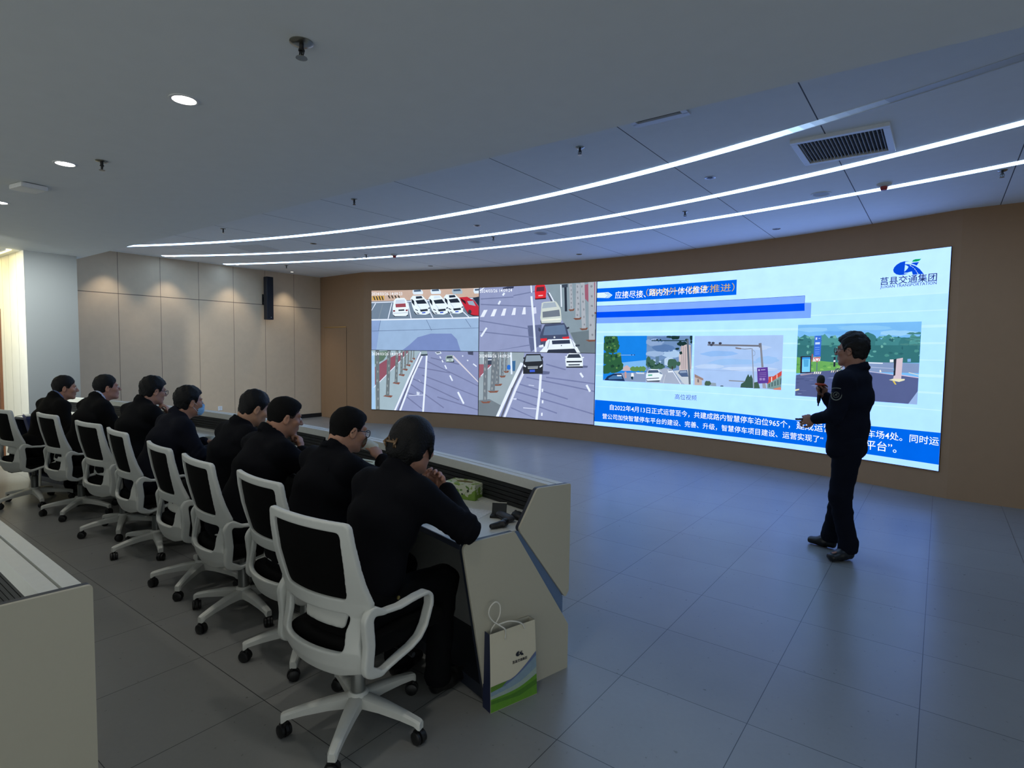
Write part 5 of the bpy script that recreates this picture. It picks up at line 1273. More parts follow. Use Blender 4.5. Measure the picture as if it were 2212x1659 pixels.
p4 8 222,220,190 9518,1316 9563,1334 9688,1337 9686,1320 9628,1298
p4 9 210,190,90 9557,1306 9578,1308 9602,1265 9586,1264
p4 8 226,232,240 9515,1564 9556,1566 9557,1533 9517,1531
p4 8 120,170,225 9704,1575 9739,1578 9741,1542 9706,1539
p4 8 225,222,170 8381,1129 8432,1142 8433,1124 8381,1107
p4 8 226,226,222 9409,1434 9422,1434 9431,1407 9409,1406
logo 2 8,72,214 9674,2725 9614,2731 9573,2723 9534,2700 9509,2672 9499,2641 9507,2613 9535,2586 9572,2573 9612,2572 9663,2584 9619,2586 9587,2595 9556,2619 9538,2646 9540,2675 9558,2700 9593,2718 9625,2723
logo 2 8,72,214 9599,2696 9648,2694 9694,2682 9737,2659 9778,2624 9823,2562 9711,2563 9699,2604 9651,2594 9591,2597 9626,2612 9651,2638 9662,2661 9639,2681
logo 2 8,72,214 9686,2696 9708,2704 9768,2704 9746,2665 9721,2681
logo 2 16,160,92 9694,2716 9707,2735 9730,2742 9790,2739 9769,2718 9743,2712
logo 3 205,235,255 9673,2677 9693,2659 9696,2664 9676,2682
logo 3 205,235,255 9701,2654 9713,2642 9717,2646 9704,2659
logo 3 205,235,255 9721,2633 9734,2616 9738,2620 9725,2636
logo 3 205,235,255 9738,2609 9748,2593 9752,2596 9742,2612
logo 3 205,235,255 9751,2586 9765,2561 9770,2564 9756,2589'''
# ------------------------------------------------------------------ the curved video wall and what it shows
M_PIX = bpy.data.materials.new('led_pixels'); M_PIX.use_nodes = True
nt = M_PIX.node_tree; nt.nodes.remove(nt.nodes['Principled BSDF'])
em = nt.nodes.new('ShaderNodeEmission'); at = nt.nodes.new('ShaderNodeAttribute'); at.attribute_name = 'pixel'
em.inputs[1].default_value = SCREEN_GAIN
T = NT(M_PIX); P, xyz = T.pos()
pn = T.m('ADD', .90, T.m('MULTIPLY', T.noise(P, 5.0, 8), .2))
vm = nt.nodes.new('ShaderNodeVectorMath'); vm.operation = 'SCALE'; nt.links.new(at.outputs['Color'], vm.inputs[0]); nt.links.new(pn, vm.inputs['Scale'])
nt.links.new(vm.outputs[0], em.inputs[0]); nt.links.new(em.outputs[0], nt.nodes['Material Output'].inputs[0])

class Flat:
    """flat artwork in metres on the screen (s along the arc, z up), bent onto the arc at the end"""
    def __init__(s): s.bm = bmesh.new(); s.col = []
    def poly(s, layer, c, pts):
        q = [s.bm.verts.new((a, b, layer)) for a, b in pts]
        try: f = s.bm.faces.new(q)
        except ValueError: return
        f.material_index = s.ci(c)
    def ci(s, c):
        if c not in s.col: s.col.append(c)
        return s.col.index(c)
    def rect(s, layer, c, a0, b0, a1, b1): s.poly(layer, c, [(a0, b0), (a1, b0), (a1, b1), (a0, b1)])
    def text(s, layer, c, body, a0, a1, b0, b1=None, bold=0.0, h=None):
        """type set so that it runs from a0 to a1 along the screen on a baseline going b0 -> b1"""
        me = text_mesh(body, bold); xs = [v.co.x for v in me.vertices]; ys = [v.co.y for v in me.vertices]
        x0, x1 = min(xs), max(xs); k = (a1-a0)/(x1-x0); kz = k if h is None else h/(max(ys)-min(min(ys), 0))
        b1 = b0 if b1 is None else b1; base = len(s.bm.verts)
        vs = [s.bm.verts.new((a0+(v.co.x-x0)*k, b0+(b1-b0)*(v.co.x-x0)/(x1-x0)+v.co.y*kz, layer)) for v in me.vertices]
        ci = s.ci(c)
        for p in me.polygons:
            try: s.bm.faces.new([vs[i] for i in p.vertices]).material_index = ci
            except ValueError: pass
        bpy.data.meshes.remove(me)
    def build(s, name, parent, label=None):
        bm = s.bm
        bmesh.ops.triangulate(bm, faces=[f for f in bm.faces if len(f.verts) > 4])
        xs = [v.co.x for v in bm.verts]; x = math.floor(min(xs)/.2)*.2+.2
        while x < max(xs):
            bmesh.ops.bisect_plane(bm, geom=bm.verts[:]+bm.edges[:]+bm.faces[:], plane_co=(x, 0, 0), plane_no=(1, 0, 0), dist=1e-6)
            x += .2
        for v in bm.verts:
            a = A0+v.co.x/R_SCREEN; r = R_SCREEN-.0006*(v.co.z+1)
            v.co = arc_pt(AC, r, a, v.co.y)
        bm.normal_update()
        for f in bm.faces:
            cc = f.calc_center_median()
            if f.normal.dot(Vector((AC.x-cc.x, AC.y-cc.y, 0))) < 0: f.normal_flip()
        me = bpy.data.meshes.new(name); bm.to_mesh(me); bm.free()
        at = me.attributes.new('pixel', 'FLOAT_COLOR', 'FACE')
        for p in me.polygons:
            c = s.col[p.material_index]; at.data[p.index].color = rgb(c); p.material_index = 0
        o = obj(name, me, M_PIX, parent)
        if label: o['label'] = label
        return o
def text_mesh(body, bold=0.0):
    c = bpy.data.curves.new('type', 'FONT'); c.body = body; c.resolution_u = 2; c.offset = bold
    o = bpy.data.objects.new('type', c); COL.objects.link(o); bpy.context.view_layer.update()
    me = bpy.data.meshes.new_from_object(o.evaluated_get(bpy.context.evaluated_depsgraph_get()))
    bpy.data.objects.remove(o); bpy.data.curves.remove(c); return me

vw = thing('video_wall', 'huge curved video wall showing four street camera feeds and a blue and white slide', 'video wall', (AC.x, AC.y+R_SCREEN, 0))
def local_parent(o, root):
    o.matrix_parent_inverse = root.matrix_world.inverted()
bpy.context.view_layer.update()
S1 = 10.085
panel = obj('display_panel', arc_band(AC, R_SCREEN, R_SCREEN+.014, A0+.026/R_SCREEN, A0+(S1-.002)/R_SCREEN, .296, 2.842, 96), mat('screen_black', (10, 11, 14), .4), vw)
ART = {}
for ln in SCREEN_ART.split('\n'):
    q = ln.split(' ')
    ART.setdefault(q[0], Flat()).poly(int(q[1]), tuple(int(v) for v in q[2].split(',')), [tuple(int(v)/1000 for v in w.split(',')) for w in q[3:]])
WHT = (240, 246, 255)
for k, (a0, a1, b0, b1, sec) in {'f1': (.035, .756, 2.742, 2.735, 23), 'f2': (2.545, 3.264, 2.742, 2.738, 24), 'f3': (.04, .759, 1.468, 1.474, 24), 'f4': (2.545, 3.255, 1.463, 1.472, 24)}.items():
    ART[k].text(12, WHT, '2024/03/26 14:09:%d' % sec, a0, a1, b0, b1, .003)
sl = ART['slide']
sl.text(4, (245, 250, 255), '\u5e94\u63a5\u5c3d\u63a5\u3001', 5.385, 5.96, 2.538, 2.53, .006)
sl.text(5, (205, 170, 95), '\uff08\u8def\u5185\u5916\u4e00\u4f53\u5316\u63a8\u8fdb\uff09', 5.965, 7.446, 2.55, 2.545, .0, .125)
sl.text(6, (245, 250, 255), '\u8def\u5185\u5916\u4e00\u4f53\u5316\u63a8\u8fdb', 6.018, 7.02, 2.548, 2.545, .006)
for i in range(9): sl.rect(1, (192, 236, 345), 5.04, .99+i*.19, 10.075, .99+i*.19+.012+.01*(i % 3))
sl.text(4, (62, 76, 96), '\u9ad8\u4f4d\u89c6\u9891', 6.53, 6.9, .868, .872, .0)
sl.text(4, (240, 248, 255), '\u81ea2022\u5e744\u670813\u65e5\u6b63\u5f0f\u8fd0\u8425\u81f3\u4eca\uff0c\u5171\u5efa\u6210\u8def\u5185\u667a\u6167\u505c\u8f66\u6cca\u4f4d965\u4e2a\uff0c', 5.336, 8.33, .605, .595, .006)
sl.text(4, (240, 248, 255), '\u5efa\u6210\u8fd0\u8425\u505c', 8.415, 9.0, .596, .598, .006)
sl.text(4, (240, 248, 255), '\u8f66\u573a4\u5904\u3002\u540c\u65f6\u8fd0', 9.302, 10.07, .598, .6, .006)
sl.text(4, (240, 248, 255), '\u8425\u516c\u53f8\u52a0\u5feb\u667a\u6167\u505c\u8f66\u5e73\u53f0\u7684\u5efa\u8bbe\u3001\u5b8c\u5584\u3001\u5347\u7ea7\uff0c\u667a\u6167\u505c\u8f66\u9879\u76ee\u5efa\u8bbe\u3001\u8fd0\u8425\u5b9e\u73b0\u4e86\u201c', 5.195, 8.775, .438, .446, .006)
sl.text(4, (240, 248, 255), '\u5e73\u53f0\u201d\u3002', 9.29, 9.64, .446, .448, .006)
lg = ART['logo']
lg.text(2, (28, 44, 92), '\u8392\u53bf\u4ea4\u901a\u96c6\u56e2', 9.364, 9.957, 2.478, 2.476, .008)
lg.text(2, (40, 58, 104), 'JUXIAN TRANSPORTATION', 9.366, 9.957, 2.432, 2.432, .006)
for k, lab in (('f1', 'camera feed of a row of white parked cars'), ('f2', 'camera feed of cars queued along a tree lined kerb'), ('f3', 'camera feed of a wide road with tree trunks on its left'), ('f4', 'camera feed of a dark van by the kerb')):
    ART[k].build('camera_feed', vw, lab)
sl.build('slide', vw)
for k, lab in (('p1', 'photograph of trees against a deep blue sky'), ('p2', 'photograph of a street under cloud with a camera gantry'), ('p3', 'photograph of a camera gantry and purple sign board'), ('p4', 'photograph of a car park barrier before trees')):
    ART[k].build('slide_photo', vw, lab)
lg.build('slide_logo', vw)
bpy.context.view_layer.update()
for ch in vw.children: local_parent(ch, vw)
# ------------------------------------------------------------------ operator consoles (arcs about one centre)
DC = Vector((-5.1, -12.1)); R_DESK, R_DESK2 = 15.0, 13.045
M_CREAM = mat('desk_cream_laminate', (182, 178, 160), .55, noise=.02, scale=60)
M_TOP = mat('desk_top_laminate', (204, 206, 200), .4, noise=.02, scale=80)
M_EDGE = mat('desk_dark_edge', (34, 40, 52), .45)
M_ALU = mat('rail_white_aluminium', (206, 208, 202), .4)
M_SLATW = mat('partition_black_slat', (26, 28, 30), .6, noise=.15)
M_BLUE = mat('slate_blue_strip', (96, 120, 156), .5)
M_UNDER = mat('desk_under_grey', (150, 152, 150), .6)
def desk_pt(R, a, s, z): return Vector((DC.x+(R+s)*math.sin(a), DC.y+(R+s)*math.cos(a), z))
def arc_bar(R, a0, a1, s0, s1, z0, z1, n=10, bm=None):
    own = bm is None; bm = bm or bmesh.new(); rows = []
    for i in range(n+1):
        a = a0+(a1-a0)*i/n
        rows.append([bm.verts.new(desk_pt(R, a, s, z)) for s, z in ((s0, z0), (s1, z0), (s1, z1), (s0, z1))])
    for A, B in zip(rows, rows[1:]):
        for k in range(4): bm.faces.new((A[k], A[(k+1) % 4], B[(k+1) % 4], B[k]))
    bm.faces.new(rows[0]); bm.faces.new(rows[-1][::-1])
    return fix(bm)
def console(name, label, R, aL, aR, group, C=None, split=True):
    global DC
    keep, DC = DC, C or DC
    root = thing(name, label, 'desk', (*desk_pt(R, (aL+aR)/2, -.3, 0).xy, 0.0), 0, group); bpy.context.view_layer.update()
    inv = Matrix.Translation(-root.location)
    def part(n, bm, m, p=None, lab=None, auto=None):
        bmesh.ops.transform(bm, matrix=inv, verts=bm.verts[:]); o = obj(n, bm, m, p or root, auto=auto)
        if lab: o['label'] = lab
        return o
    part('worktop', arc_bar(R, aL, aR, -.645, -.095, .742, .768, 40), M_TOP)
    part('edge_band', arc_bar(R, aL, aR, -.651, -.645, .742, .768, 40), M_EDGE)
    part('cable_ledge', arc_bar(R, aL, aR, -.150, -.095, .766, .776, 40), M_ALU)
    bm = arc_bar(R, aL, aR, -.058, -.016, .90, .95, 40); arc_bar(R, aL, aR, -.108, -.066, .90, .95, 40, bm); arc_bar(R, aL, aR, -.066, -.058, .90, .938, 40, bm)
    part('top_rail', bm, M_ALU)
    part('modesty_panel', arc_bar(R, aL, aR, -.2, -.18, .06, .742, 40), M_UNDER)
    part('back_skin', arc_bar(R, aL, aR, -.03, -.02, .40, .90, 40), M_CREAM)
    part('plinth', arc_bar(R, aL, aR, -.5, -.05, .0, .06, 40), M_EDGE)
    nb = 6
    for i in range(nb):
        b0 = aL+(aR-aL)*i/nb; b1 = aL+(aR-aL)*(i+1)/nb; g = .017/R
        bm = arc_bar(R, b0+g, b1-g, -.090, -.075, .768, .90, 8)
        for k in range(5): arc_bar(R, b0+g, b1-g, -.1005, -.090, .778+k*.0243, .798+k*.0243, 8, bm)
        part('slat_panel', bm, M_SLATW)
        if i: part('divider_post', arc_bar(R, b0-g, b0+g, -.108, -.03, .77, .90, 1), M_ALU)
        am = (b0+b1)/2
    for i in range(1, 6):
        b0 = aL+(aR-aL)*i/nb
        part('leg_panel', arc_bar(R, b0-.014/R, b0+.014/R, -.56, -.2, .06, .742, 1), M_UNDER)
    up = rounded([(0, .405), (0, .951), (-.222, .958), (-.334, .783), (-.325, .762), (-.024, .372)], [.01, .012, .03, .04, .02, .012])
    lo = rounded([(-.36, .774), (-.655, .774), (-.512, .0), (0, 0), (0, .226), (-.037, .284)], [.02, .035, .0, .0, .02, .02])
    st = [(-.345, .76), (-.30, .775), (-.03, .375), (-.03, .27)]
    plates = (up, lo) if split else (rounded([(0, 0), (0, .951), (-.222, .958), (-.345, .774), (-.655, .774), (-.512, .0)], [0, .012, .03, .04, .035, 0]),)
    for sg, a in ((1, aR), (-1, aL)):
        da = sg/R
        bm = bmesh.new()
        for poly in plates: add_prism(bm, poly, lambda p: desk_pt(R, a+da*.018, p[0], p[1]), lambda p: desk_pt(R, a+da*.030, p[0], p[1]))
        e = part('end_panel', fix(bm), M_CREAM, auto=35)
        bm = bmesh.new()
        for poly in plates: add_prism(bm, poly, lambda p: desk_pt(R, a-da*.002, p[0], p[1]), lambda p: desk_pt(R, a+da*.018, p[0], p[1]))
        part('dark_edge', fix(bm), M_EDGE, e, 'dark edge band behind the cream end panel', auto=35)
        if not split: continue
        bm = bmesh.new(); add_prism(bm, st, lambda p: desk_pt(R, a+da*.001, p[0], p[1]), lambda p: desk_pt(R, a+da*.016, p[0], p[1]))
        part('slanted_strip', fix(bm), M_BLUE, e, 'slate blue strip slanting between the two plates')
    DC = keep
    return root
AEND = math.radians(13.94)
console('operator_console', 'long curved cream desk with black slatted screen where the eight people sit', R_DESK, -AEND, AEND, 'curved operator consoles')
console('operator_console', 'second cream desk like it, only its corner showing at the lower left', 200.0, -math.asin(3.6/200), math.asin(3.22/200), 'curved operator consoles', Vector((-5.1, .548-200.0*math.cos(math.asin(3.22/200)))), False)

# ------------------------------------------------------------------ office chair
M_WHITE = mat('chair_white_plastic', (206, 208, 202), .45, noise=.02, scale=50)
M_MESH = mat('chair_black_mesh', (5, 5, 5), .9, noise=.4, scale=900, spec=.12)
M_FABRIC = mat('chair_black_fabric', (7, 7, 8), .95, noise=.3, scale=300, spec=.15)
M_BLACKP = mat('black_plastic', (18, 19, 20), .45)
def poly_sdf(px, pz, poly):
    """signed distance to a 2D polygon, negative inside"""
    d = np.full(np.broadcast(px, pz).shape, 9.0); ins = np.zeros(d.shape, bool); n = len(poly)
    for i in range(n):
        ax, az = poly[i]; bx, bz = poly[(i+1) % n]
        ex, ez = bx-ax, bz-az; wx, wz = px-ax, pz-az
        t = np.clip((wx*ex+wz*ez)/max(ex*ex+ez*ez, 1e-12), 0, 1)
        d = np.minimum(d, np.hypot(wx-ex*t, wz-ez*t))
        if bz != az:
            ins ^= ((az > pz) != (bz > pz)) & (px < ex*(pz-az)/ez+ax)
    return np.where(ins, -d, d)
PZ = [.34, .40, .47, .55, .60, .66, .74, .80, .90, .98]
PY = [-.165, -.19, -.205, -.19, -.182, -.196, -.222, -.238, -.256, -.264]
def back_y(x, z):
    bow = np.interp(z, [.36, .45, .62, .75, .97], [.055, .06, .055, .04, .03])
    return np.interp(z, PZ, PY)-bow+bow*(x/.24)**2+.02
def plate_field(outer, holes, th, h, xr, zr, yofs=0.0, edge=.006):
    F = Field((-xr, -.36, zr[0]), (xr, -.05, zr[1]), h)
    X = F.ax[0][:, None]; Z = F.ax[2][None, :]
    d2 = poly_sdf(X, Z, outer)
    for hl in holes: d2 = np.maximum(d2, -poly_sdf(X, Z, hl))
    yc = back_y(X, Z)+yofs
    w = np.abs(F.ax[1][None, :, None]-yc[:, None, :])-th/2
    q = np.maximum(d2[:, None, :]+edge, 0); r = np.maximum(w+edge, 0)
    F.a = (np.sqrt(q*q+r*r)-edge+np.minimum(np.maximum(d2[:, None, :]+edge, w+edge), 0)).astype(np.float32)
    return F
def mirror(half): return half+[(-x, z) for x, z in reversed(half)]
def chair():
    root = thing('office_chair', '', 'chair')
    out = mirror([(.232, .978), (.247, .84), (.257, .72), (.266, .655), (.243, .61), (.226, .55), (.226, .50), (.240, .44), (.236, .385), (.12, .355)])
    out = rounded(out, [.03, .1, .1, .03, .05, .05, .05, .04, .03, .1, .1, .03, .04, .05, .05, .05, .03, .1, .1, .03])
    win = rounded(mirror([(.193, .94), (.192, .80), (.176, .668)]), [.022, .2, .03, .03, .2, .022])
    low = rounded(mirror([(.185, .61), (.166, .545), (.172, .462)]), [.03, .06, .04, .04, .06, .03])
    F = plate_field(out, [win, low], .026, .0045, .285, (.335, 1.0))
    obj('back_frame', F.mesh('back_frame'), M_WHITE, root)
    F = plate_field(rounded(mirror([(.20, .948), (.198, .80), (.182, .66)]), .03), [], .006, .0045, .23, (.63, .97), .004, .002)
    obj('mesh_back', F.mesh('mesh_back', .3), M_MESH, root)
    F = plate_field(rounded(mirror([(.13, .625), (.115, .525)]), .02), [], .012, .005, .16, (.5, .65), .05, .004)
    obj('lumbar_plate', F.mesh('lumbar_plate', .1), M_WHITE, root)
    # lumbar cushion seen as black behind the lower opening
    F = Field((-.26, -.26, .40), (.26, .33, .52), .006)
    X, Y, Z = F.ax[0][:, None, None], F.ax[1][None, :, None], F.ax[2][None, None, :]
    zc = .447-.012*np.clip((Y-.18)/.1, 0, 1)**2
    q0, q1, q2 = np.abs(X)-(.235-.03*np.clip((-Y)/.2, 0, 1)-.03), np.abs(Y-.05)-.215, np.abs(Z-zc)-.012
    F.a = (np.sqrt(np.maximum(q0, 0)**2+np.maximum(q1, 0)**2+np.maximum(q2, 0)**2)-.028+np.minimum(np.maximum(q0, np.maximum(q1, q2)), 0)).astype(np.float32)
    obj('seat', F.mesh('seat', .1), M_FABRIC, root)
    F = plate_field(rounded(mirror([(.175, .64), (.165, .44)]), .03), [], .03, .007, .2, (.40, .68), .085, .012)
    obj('lumbar_cushion', F.mesh('lumbar_cushion', .1), M_FABRIC, root)
    for sg in (-1, 1):
        loop = [(-.185, .40), (-.175, .50), (-.185, .60), (-.165, .632), (-.11, .61), (-.03, .603), (.06, .612), (.118, .612), (.142, .592), (.142, .55), (.118, .47), (.088, .43), (.04, .408), (-.04, .392), (-.12, .372)]
        loop = rounded(loop, .03, 3)
        F = Field((.21, -.24, .33), (.32, .18, .67), .0045)
        Y = F.ax[1][:, None]; Z = F.ax[2][None, :]
        d2 = np.full((F.n[1], F.n[2]), 9.0)
        for i in range(len(loop)):
            a = loop[i]; b = loop[(i+1) % len(loop)]; e = (b[0]-a[0], b[1]-a[1]); L = e[0]**2+e[1]**2+1e-12
            t = np.clip(((Y-a[0])*e[0]+(Z-a[1])*e[1])/L, 0, 1); my = a[0]+t*e[0]
            wd = np.interp(my, [-.19, -.16, -.1, .1, .15], [.022, .020, .0085, .0085, .0095])
            d2 = np.minimum(d2, np.hypot(Y-a[0]-t*e[0], Z-a[1]-t*e[1])-wd)
        xc = .252+.018*np.clip((Y+.2)/.3, 0, 1)*np.clip((Z-.36)/.2, 0, 1)+.0*Z
        hw = np.interp(Y, [-.2, -.14, -.05, .15], [.015, .018, .021, .023])+0*Z
        w = np.abs(F.ax[0][:, None, None]-xc[None])-hw[None]
        e = .006; q = np.maximum(d2[None]+e, 0); r = np.maximum(w+e, 0)
        F.a = (np.sqrt(q*q+r*r)-e+np.minimum(np.maximum(d2[None]+e, w+e), 0)).astype(np.float32)
        me = F.mesh('armrest')
        if sg < 0:
            me.transform(Matrix.Diagonal((-1, 1, 1, 1))); me.flip_normals()
        obj('armrest', me, M_WHITE, root)
    bm = bmesh.new(); add_box(bm, (0, .03, .385), (.20, .26, .05), bev=.01); add_box(bm, (0, -.12, .36), (.09, .16, .04), bev=.008); add_box(bm, (0, .03, .412), (.40, .05, .02), bev=.004); add_box(bm, (0, -.03, .412), (.40, .05, .02), bev=.004)
    obj('mechanism', bm, M_BLACKP, root, auto=40)
    bm = bmesh.new(); add_tube(bm, [(.08, .05, .38), (.2, .05, .375), (.27, .05, .37)], [.006, .006, .011], 8); obj('lever', bm, M_BLACKP, root, auto=40)
    bm = bmesh.new(); add_lathe(bm, [(0, .10), (.03, .10), (.03, .27), (.026, .275), (.019, .28), (.019, .37), (0, .37)], 20); obj('gas_column', fix(bm), mat('column_grey', (120, 122, 118), .35, .4), root, auto=40)
    bm = bmesh.new(); add_lathe(bm, [(0, .085), (.038, .085), (.046, .10), (.046, .145), (.036, .158), (0, .158)], 24); hub = obj('base_hub', fix(bm), M_WHITE, root, auto=40)
    leg_me = wheel_me = hood_me = None
    for k in range(5):
        a = math.radians(90+36+72*k+BASE_TURN)
        if leg_me is None:
            bm = bmesh.new(); rows = []
            for x, w, z0, z1 in [(.03, .030, .092, .148), (.12, .026, .092, .138), (.22, .021, .082, .120), (.285, .019, .072, .104), (.302, .018, .060, .099), (.310, .015, .058, .094)]:
                rows.append([bm.verts.new(p) for p in ((x, -w, z0+.004), (x, w, z0+.004), (x, w, z1-.008), (x, w*.6, z1), (x, -w*.6, z1), (x, -w, z1-.008))])
            for A, B in zip(rows, rows[1:]):
                for q in range(6): bm.faces.new((A[q], A[(q+1) % 6], B[(q+1) % 6], B[q]))
            bm.faces.new(rows[0]); bm.faces.new(rows[-1][::-1]); fix(bm)
            bm2 = bmesh.new()
            for sgy in (-1, 1): add_lathe(bm2, [(0, -.009), (.020, -.009), (.0265, -.005), (.0265, .005), (.020, .009), (0, .009)], 20, Matrix.Translation((.298, sgy*.016, .0265)) @ Matrix.Rotation(math.pi/2, 4, 'X'))
            fix(bm2)
            bm3 = bmesh.new(); add_lathe(bm3, [(0, .0), (.011, .0), (.011, .036), (0, .036)], 14, Matrix.Translation((.292, 0, .028))); add_lathe(bm3, [(.0, -.006), (.031, -.006), (.031, .006), (0, .006)], 20, Matrix.Translation((.298, 0, .0285)) @ Matrix.Rotation(math.pi/2, 4, 'X')); fix(bm3)
            for b in (bm2, bm3): bmesh.ops.translate(b, vec=(-.298, 0, 0), verts=b.verts[:]); 
            o = obj('leg', bm, M_WHITE, root, auto=40); leg_me = o.data
            w = obj('caster', bm2, M_BLACKP, root, auto=40); wheel_me = w.data
            h2 = obj('caster_hood', bm3, M_BLACKP, w, auto=40); hood_me = h2.data
        else:
            o = link(bpy.data.objects.new('leg', leg_me), root); w = link(bpy.data.objects.new('caster', wheel_me), root); h2 = link(bpy.data.objects.new('caster_hood', hood_me), w)
        o.rotation_euler = (0, 0, a); w.location = (.298*math.cos(a), .298*math.sin(a), 0); w.rotation_euler = (0, 0, a+[.7, -.9, 1.6, -.3, 2.3][k])
    return root
BASE_TURN = 29.7
CHAIRS = [(-1.93, 1.51, 3.8), (-2.66, 1.74, -4.4), (-3.345, 1.76, -6.2), (-3.99, 1.815, -6.2), (-4.92, 1.89, -4.1), (-5.62, 1.905, 4.0), (-6.55, 1.87, 3.8), (-7.33, 1.70, 7.0)]
CHAIR_LABEL = ['white framed mesh office chair nearest the camera, behind the woman with the hair clip', 'white framed mesh office chair behind the man drinking from a paper cup',
               'white framed mesh office chair behind the man with a fist at his chin', 'white framed mesh office chair behind the man with lowered head and hidden hands',
               'white framed mesh office chair behind the man in the blue face mask', 'white framed mesh office chair behind the man in glasses with a hand at his mouth',
               'white framed mesh office chair behind the man in dark suit and white collar', 'white framed mesh office chair at the far left, behind the last seated man']
proto = chair()
for i, ((x, y, a), lab) in enumerate(zip(CHAIRS, CHAIR_LABEL)):
    if i == 0:
        proto.location = (x, y, 0); proto.rotation_euler = (0, 0, math.radians(a)); tag(proto, lab, 'chair', 'white mesh office chairs along the desk')
    else:
        c = copy_thing(proto, (x, y, 0), math.radians(a), lab, 'white mesh office chairs along the desk')
        turn = math.radians([0, 20, -8, 14, -24, 30, 12, 50][i])
        for ch in c.children:
            if ch.name.startswith('leg'): ch.rotation_euler.z += turn
            if ch.name.startswith('caster'):
                p = Matrix.Rotation(turn, 3, 'Z') @ ch.location; ch.location = p; ch.rotation_euler.z += turn*1.7
# navy chair beyond the end of the row
root = thing('visitor_chair', 'navy blue padded chair behind the last man at far left', 'chair', (-8.30, 2.13, 0), math.radians(-8))
M_NAVY = mat('navy_fabric', (34, 46, 92), .8, noise=.1, scale=200)
F = Field((-.26, -.32, .4), (.26, .0, 1.0), .007); X, Y, Z = F.ax[0][:, None, None], F.ax[1][None, :, None], F.ax[2][None, None, :]
q0, q1, q2 = np.abs(X)-.18, np.abs(Y+.2+.22*(Z-.6))-.012, np.abs(Z-.60)-.17
F.a = (np.sqrt(np.maximum(q0, 0)**2+np.maximum(q1, 0)**2+np.maximum(q2, 0)**2)-.025+np.minimum(np.maximum(q0, np.maximum(q1, q2)), 0)).astype(np.float32)
obj('backrest', F.mesh('backrest', .1), M_NAVY, root)
obj('seat', box((0, .06, .44), (.44, .44, .08), bev=.025), M_NAVY, root, auto=40)
obj('top_rim', box((0, -.245, .803), (.38, .05, .012), bev=.004), M_WHITE, root, auto=40)
for sx in (-.2, .2):
    for sy in (-.16, .24):
        bm = bmesh.new(); add_tube(bm, [(sx, sy, .41), (sx*1.08, sy*1.08, 0)], .012, 10); obj('leg', bm, M_WHITE, root, auto=40)
# ------------------------------------------------------------------ people
V3 = lambda *a: np.array(a, float)
def rotz(a): c, s = math.cos(a), math.sin(a); return np.array([[c, -s, 0], [s, c, 0], [0, 0, 1.]])
def rotx(a): c, s = math.cos(a), math.sin(a); return np.array([[1., 0, 0], [0, c, -s], [0, s, c]])
def roty(a): c, s = math.cos(a), math.sin(a); return np.array([[c, 0, s], [0, 1., 0], [-s, 0, c]])
def unit(v): return v/np.linalg.norm(v)

def head_ops(F, c, R, sc=1.0, wide=1.0, nose=1.0):
    """skull, face and ears in head coordinates: x right, y forward, z up, origin between the ears"""
    L = lambda x, y, z: c+R@(V3(x*wide, y, z)*sc)
    E = lambda p, r, k=.012, sub=False: F.ell(L(*p), [q*sc for q in (r[0]*wide, r[1], r[2])], R, k, sub)
    C = lambda a, b, r, r2=None, k=.01, sub=False: F.cap(L(*a), L(*b), r*sc, (r2 or r)*sc, k, sub)
    E((0, -.014, .034), (.074, .094, .086), .02)
    E((0, .030, -.040), (.060, .064, .078), .03)
    E((0, -.046, -.030), (.055, .046, .055), .02)
    C((-.046, .010, -.066), (-.020, .066, -.098), .018, .016, .025); C((.046, .010, -.066), (.020, .066, -.098), .018, .016, .025)
    E((0, .072, -.101), (.022, .018, .017), .016)                     # chin
    C((-.040, .078, .024), (.040, .078, .024), .010, .010, .016)      # brow
    for s in (-1, 1):
        E((s*.044, .062, -.022), (.022, .024, .020), .02)             # cheek bones
        E((s*.031, .096, .002), (.017, .011, .011), .008, True)       # eye sockets
        E((s*.031, .083, .001), (.012, .0105, .0095), .004)           # eyelids
    C((0, .088, .010), (0, .110*nose, -.028), .008, .0115, .010)      # nose
    for s in (-1, 1): E((s*.011, .100, -.031), (.008, .010, .007), .006)
    C((-.018, .089, -.058), (.018, .089, -.058), .0065, .0065, .007); C((-.016, .088, -.069), (.016, .088, -.069), .007, .007, .007)
    C((-.021, .096, -.0635), (.021, .096, -.0635), .0022, .0022, .003, True)  # mouth line
    for s in (-1, 1):
        Re = R@rotz(s*-.35)@rotx(-.15)
        F.ell(L(s*.078, -.006, -.008), V3(.009, .019, .031)*sc, Re, .006)
        F.ell(L(s*.086, .000, -.006), V3(.006, .010, .019)*sc, Re, .004, True)
        F.ell(L(s*.078, -.002, -.034), V3(.007, .009, .010)*sc, Re, .006)

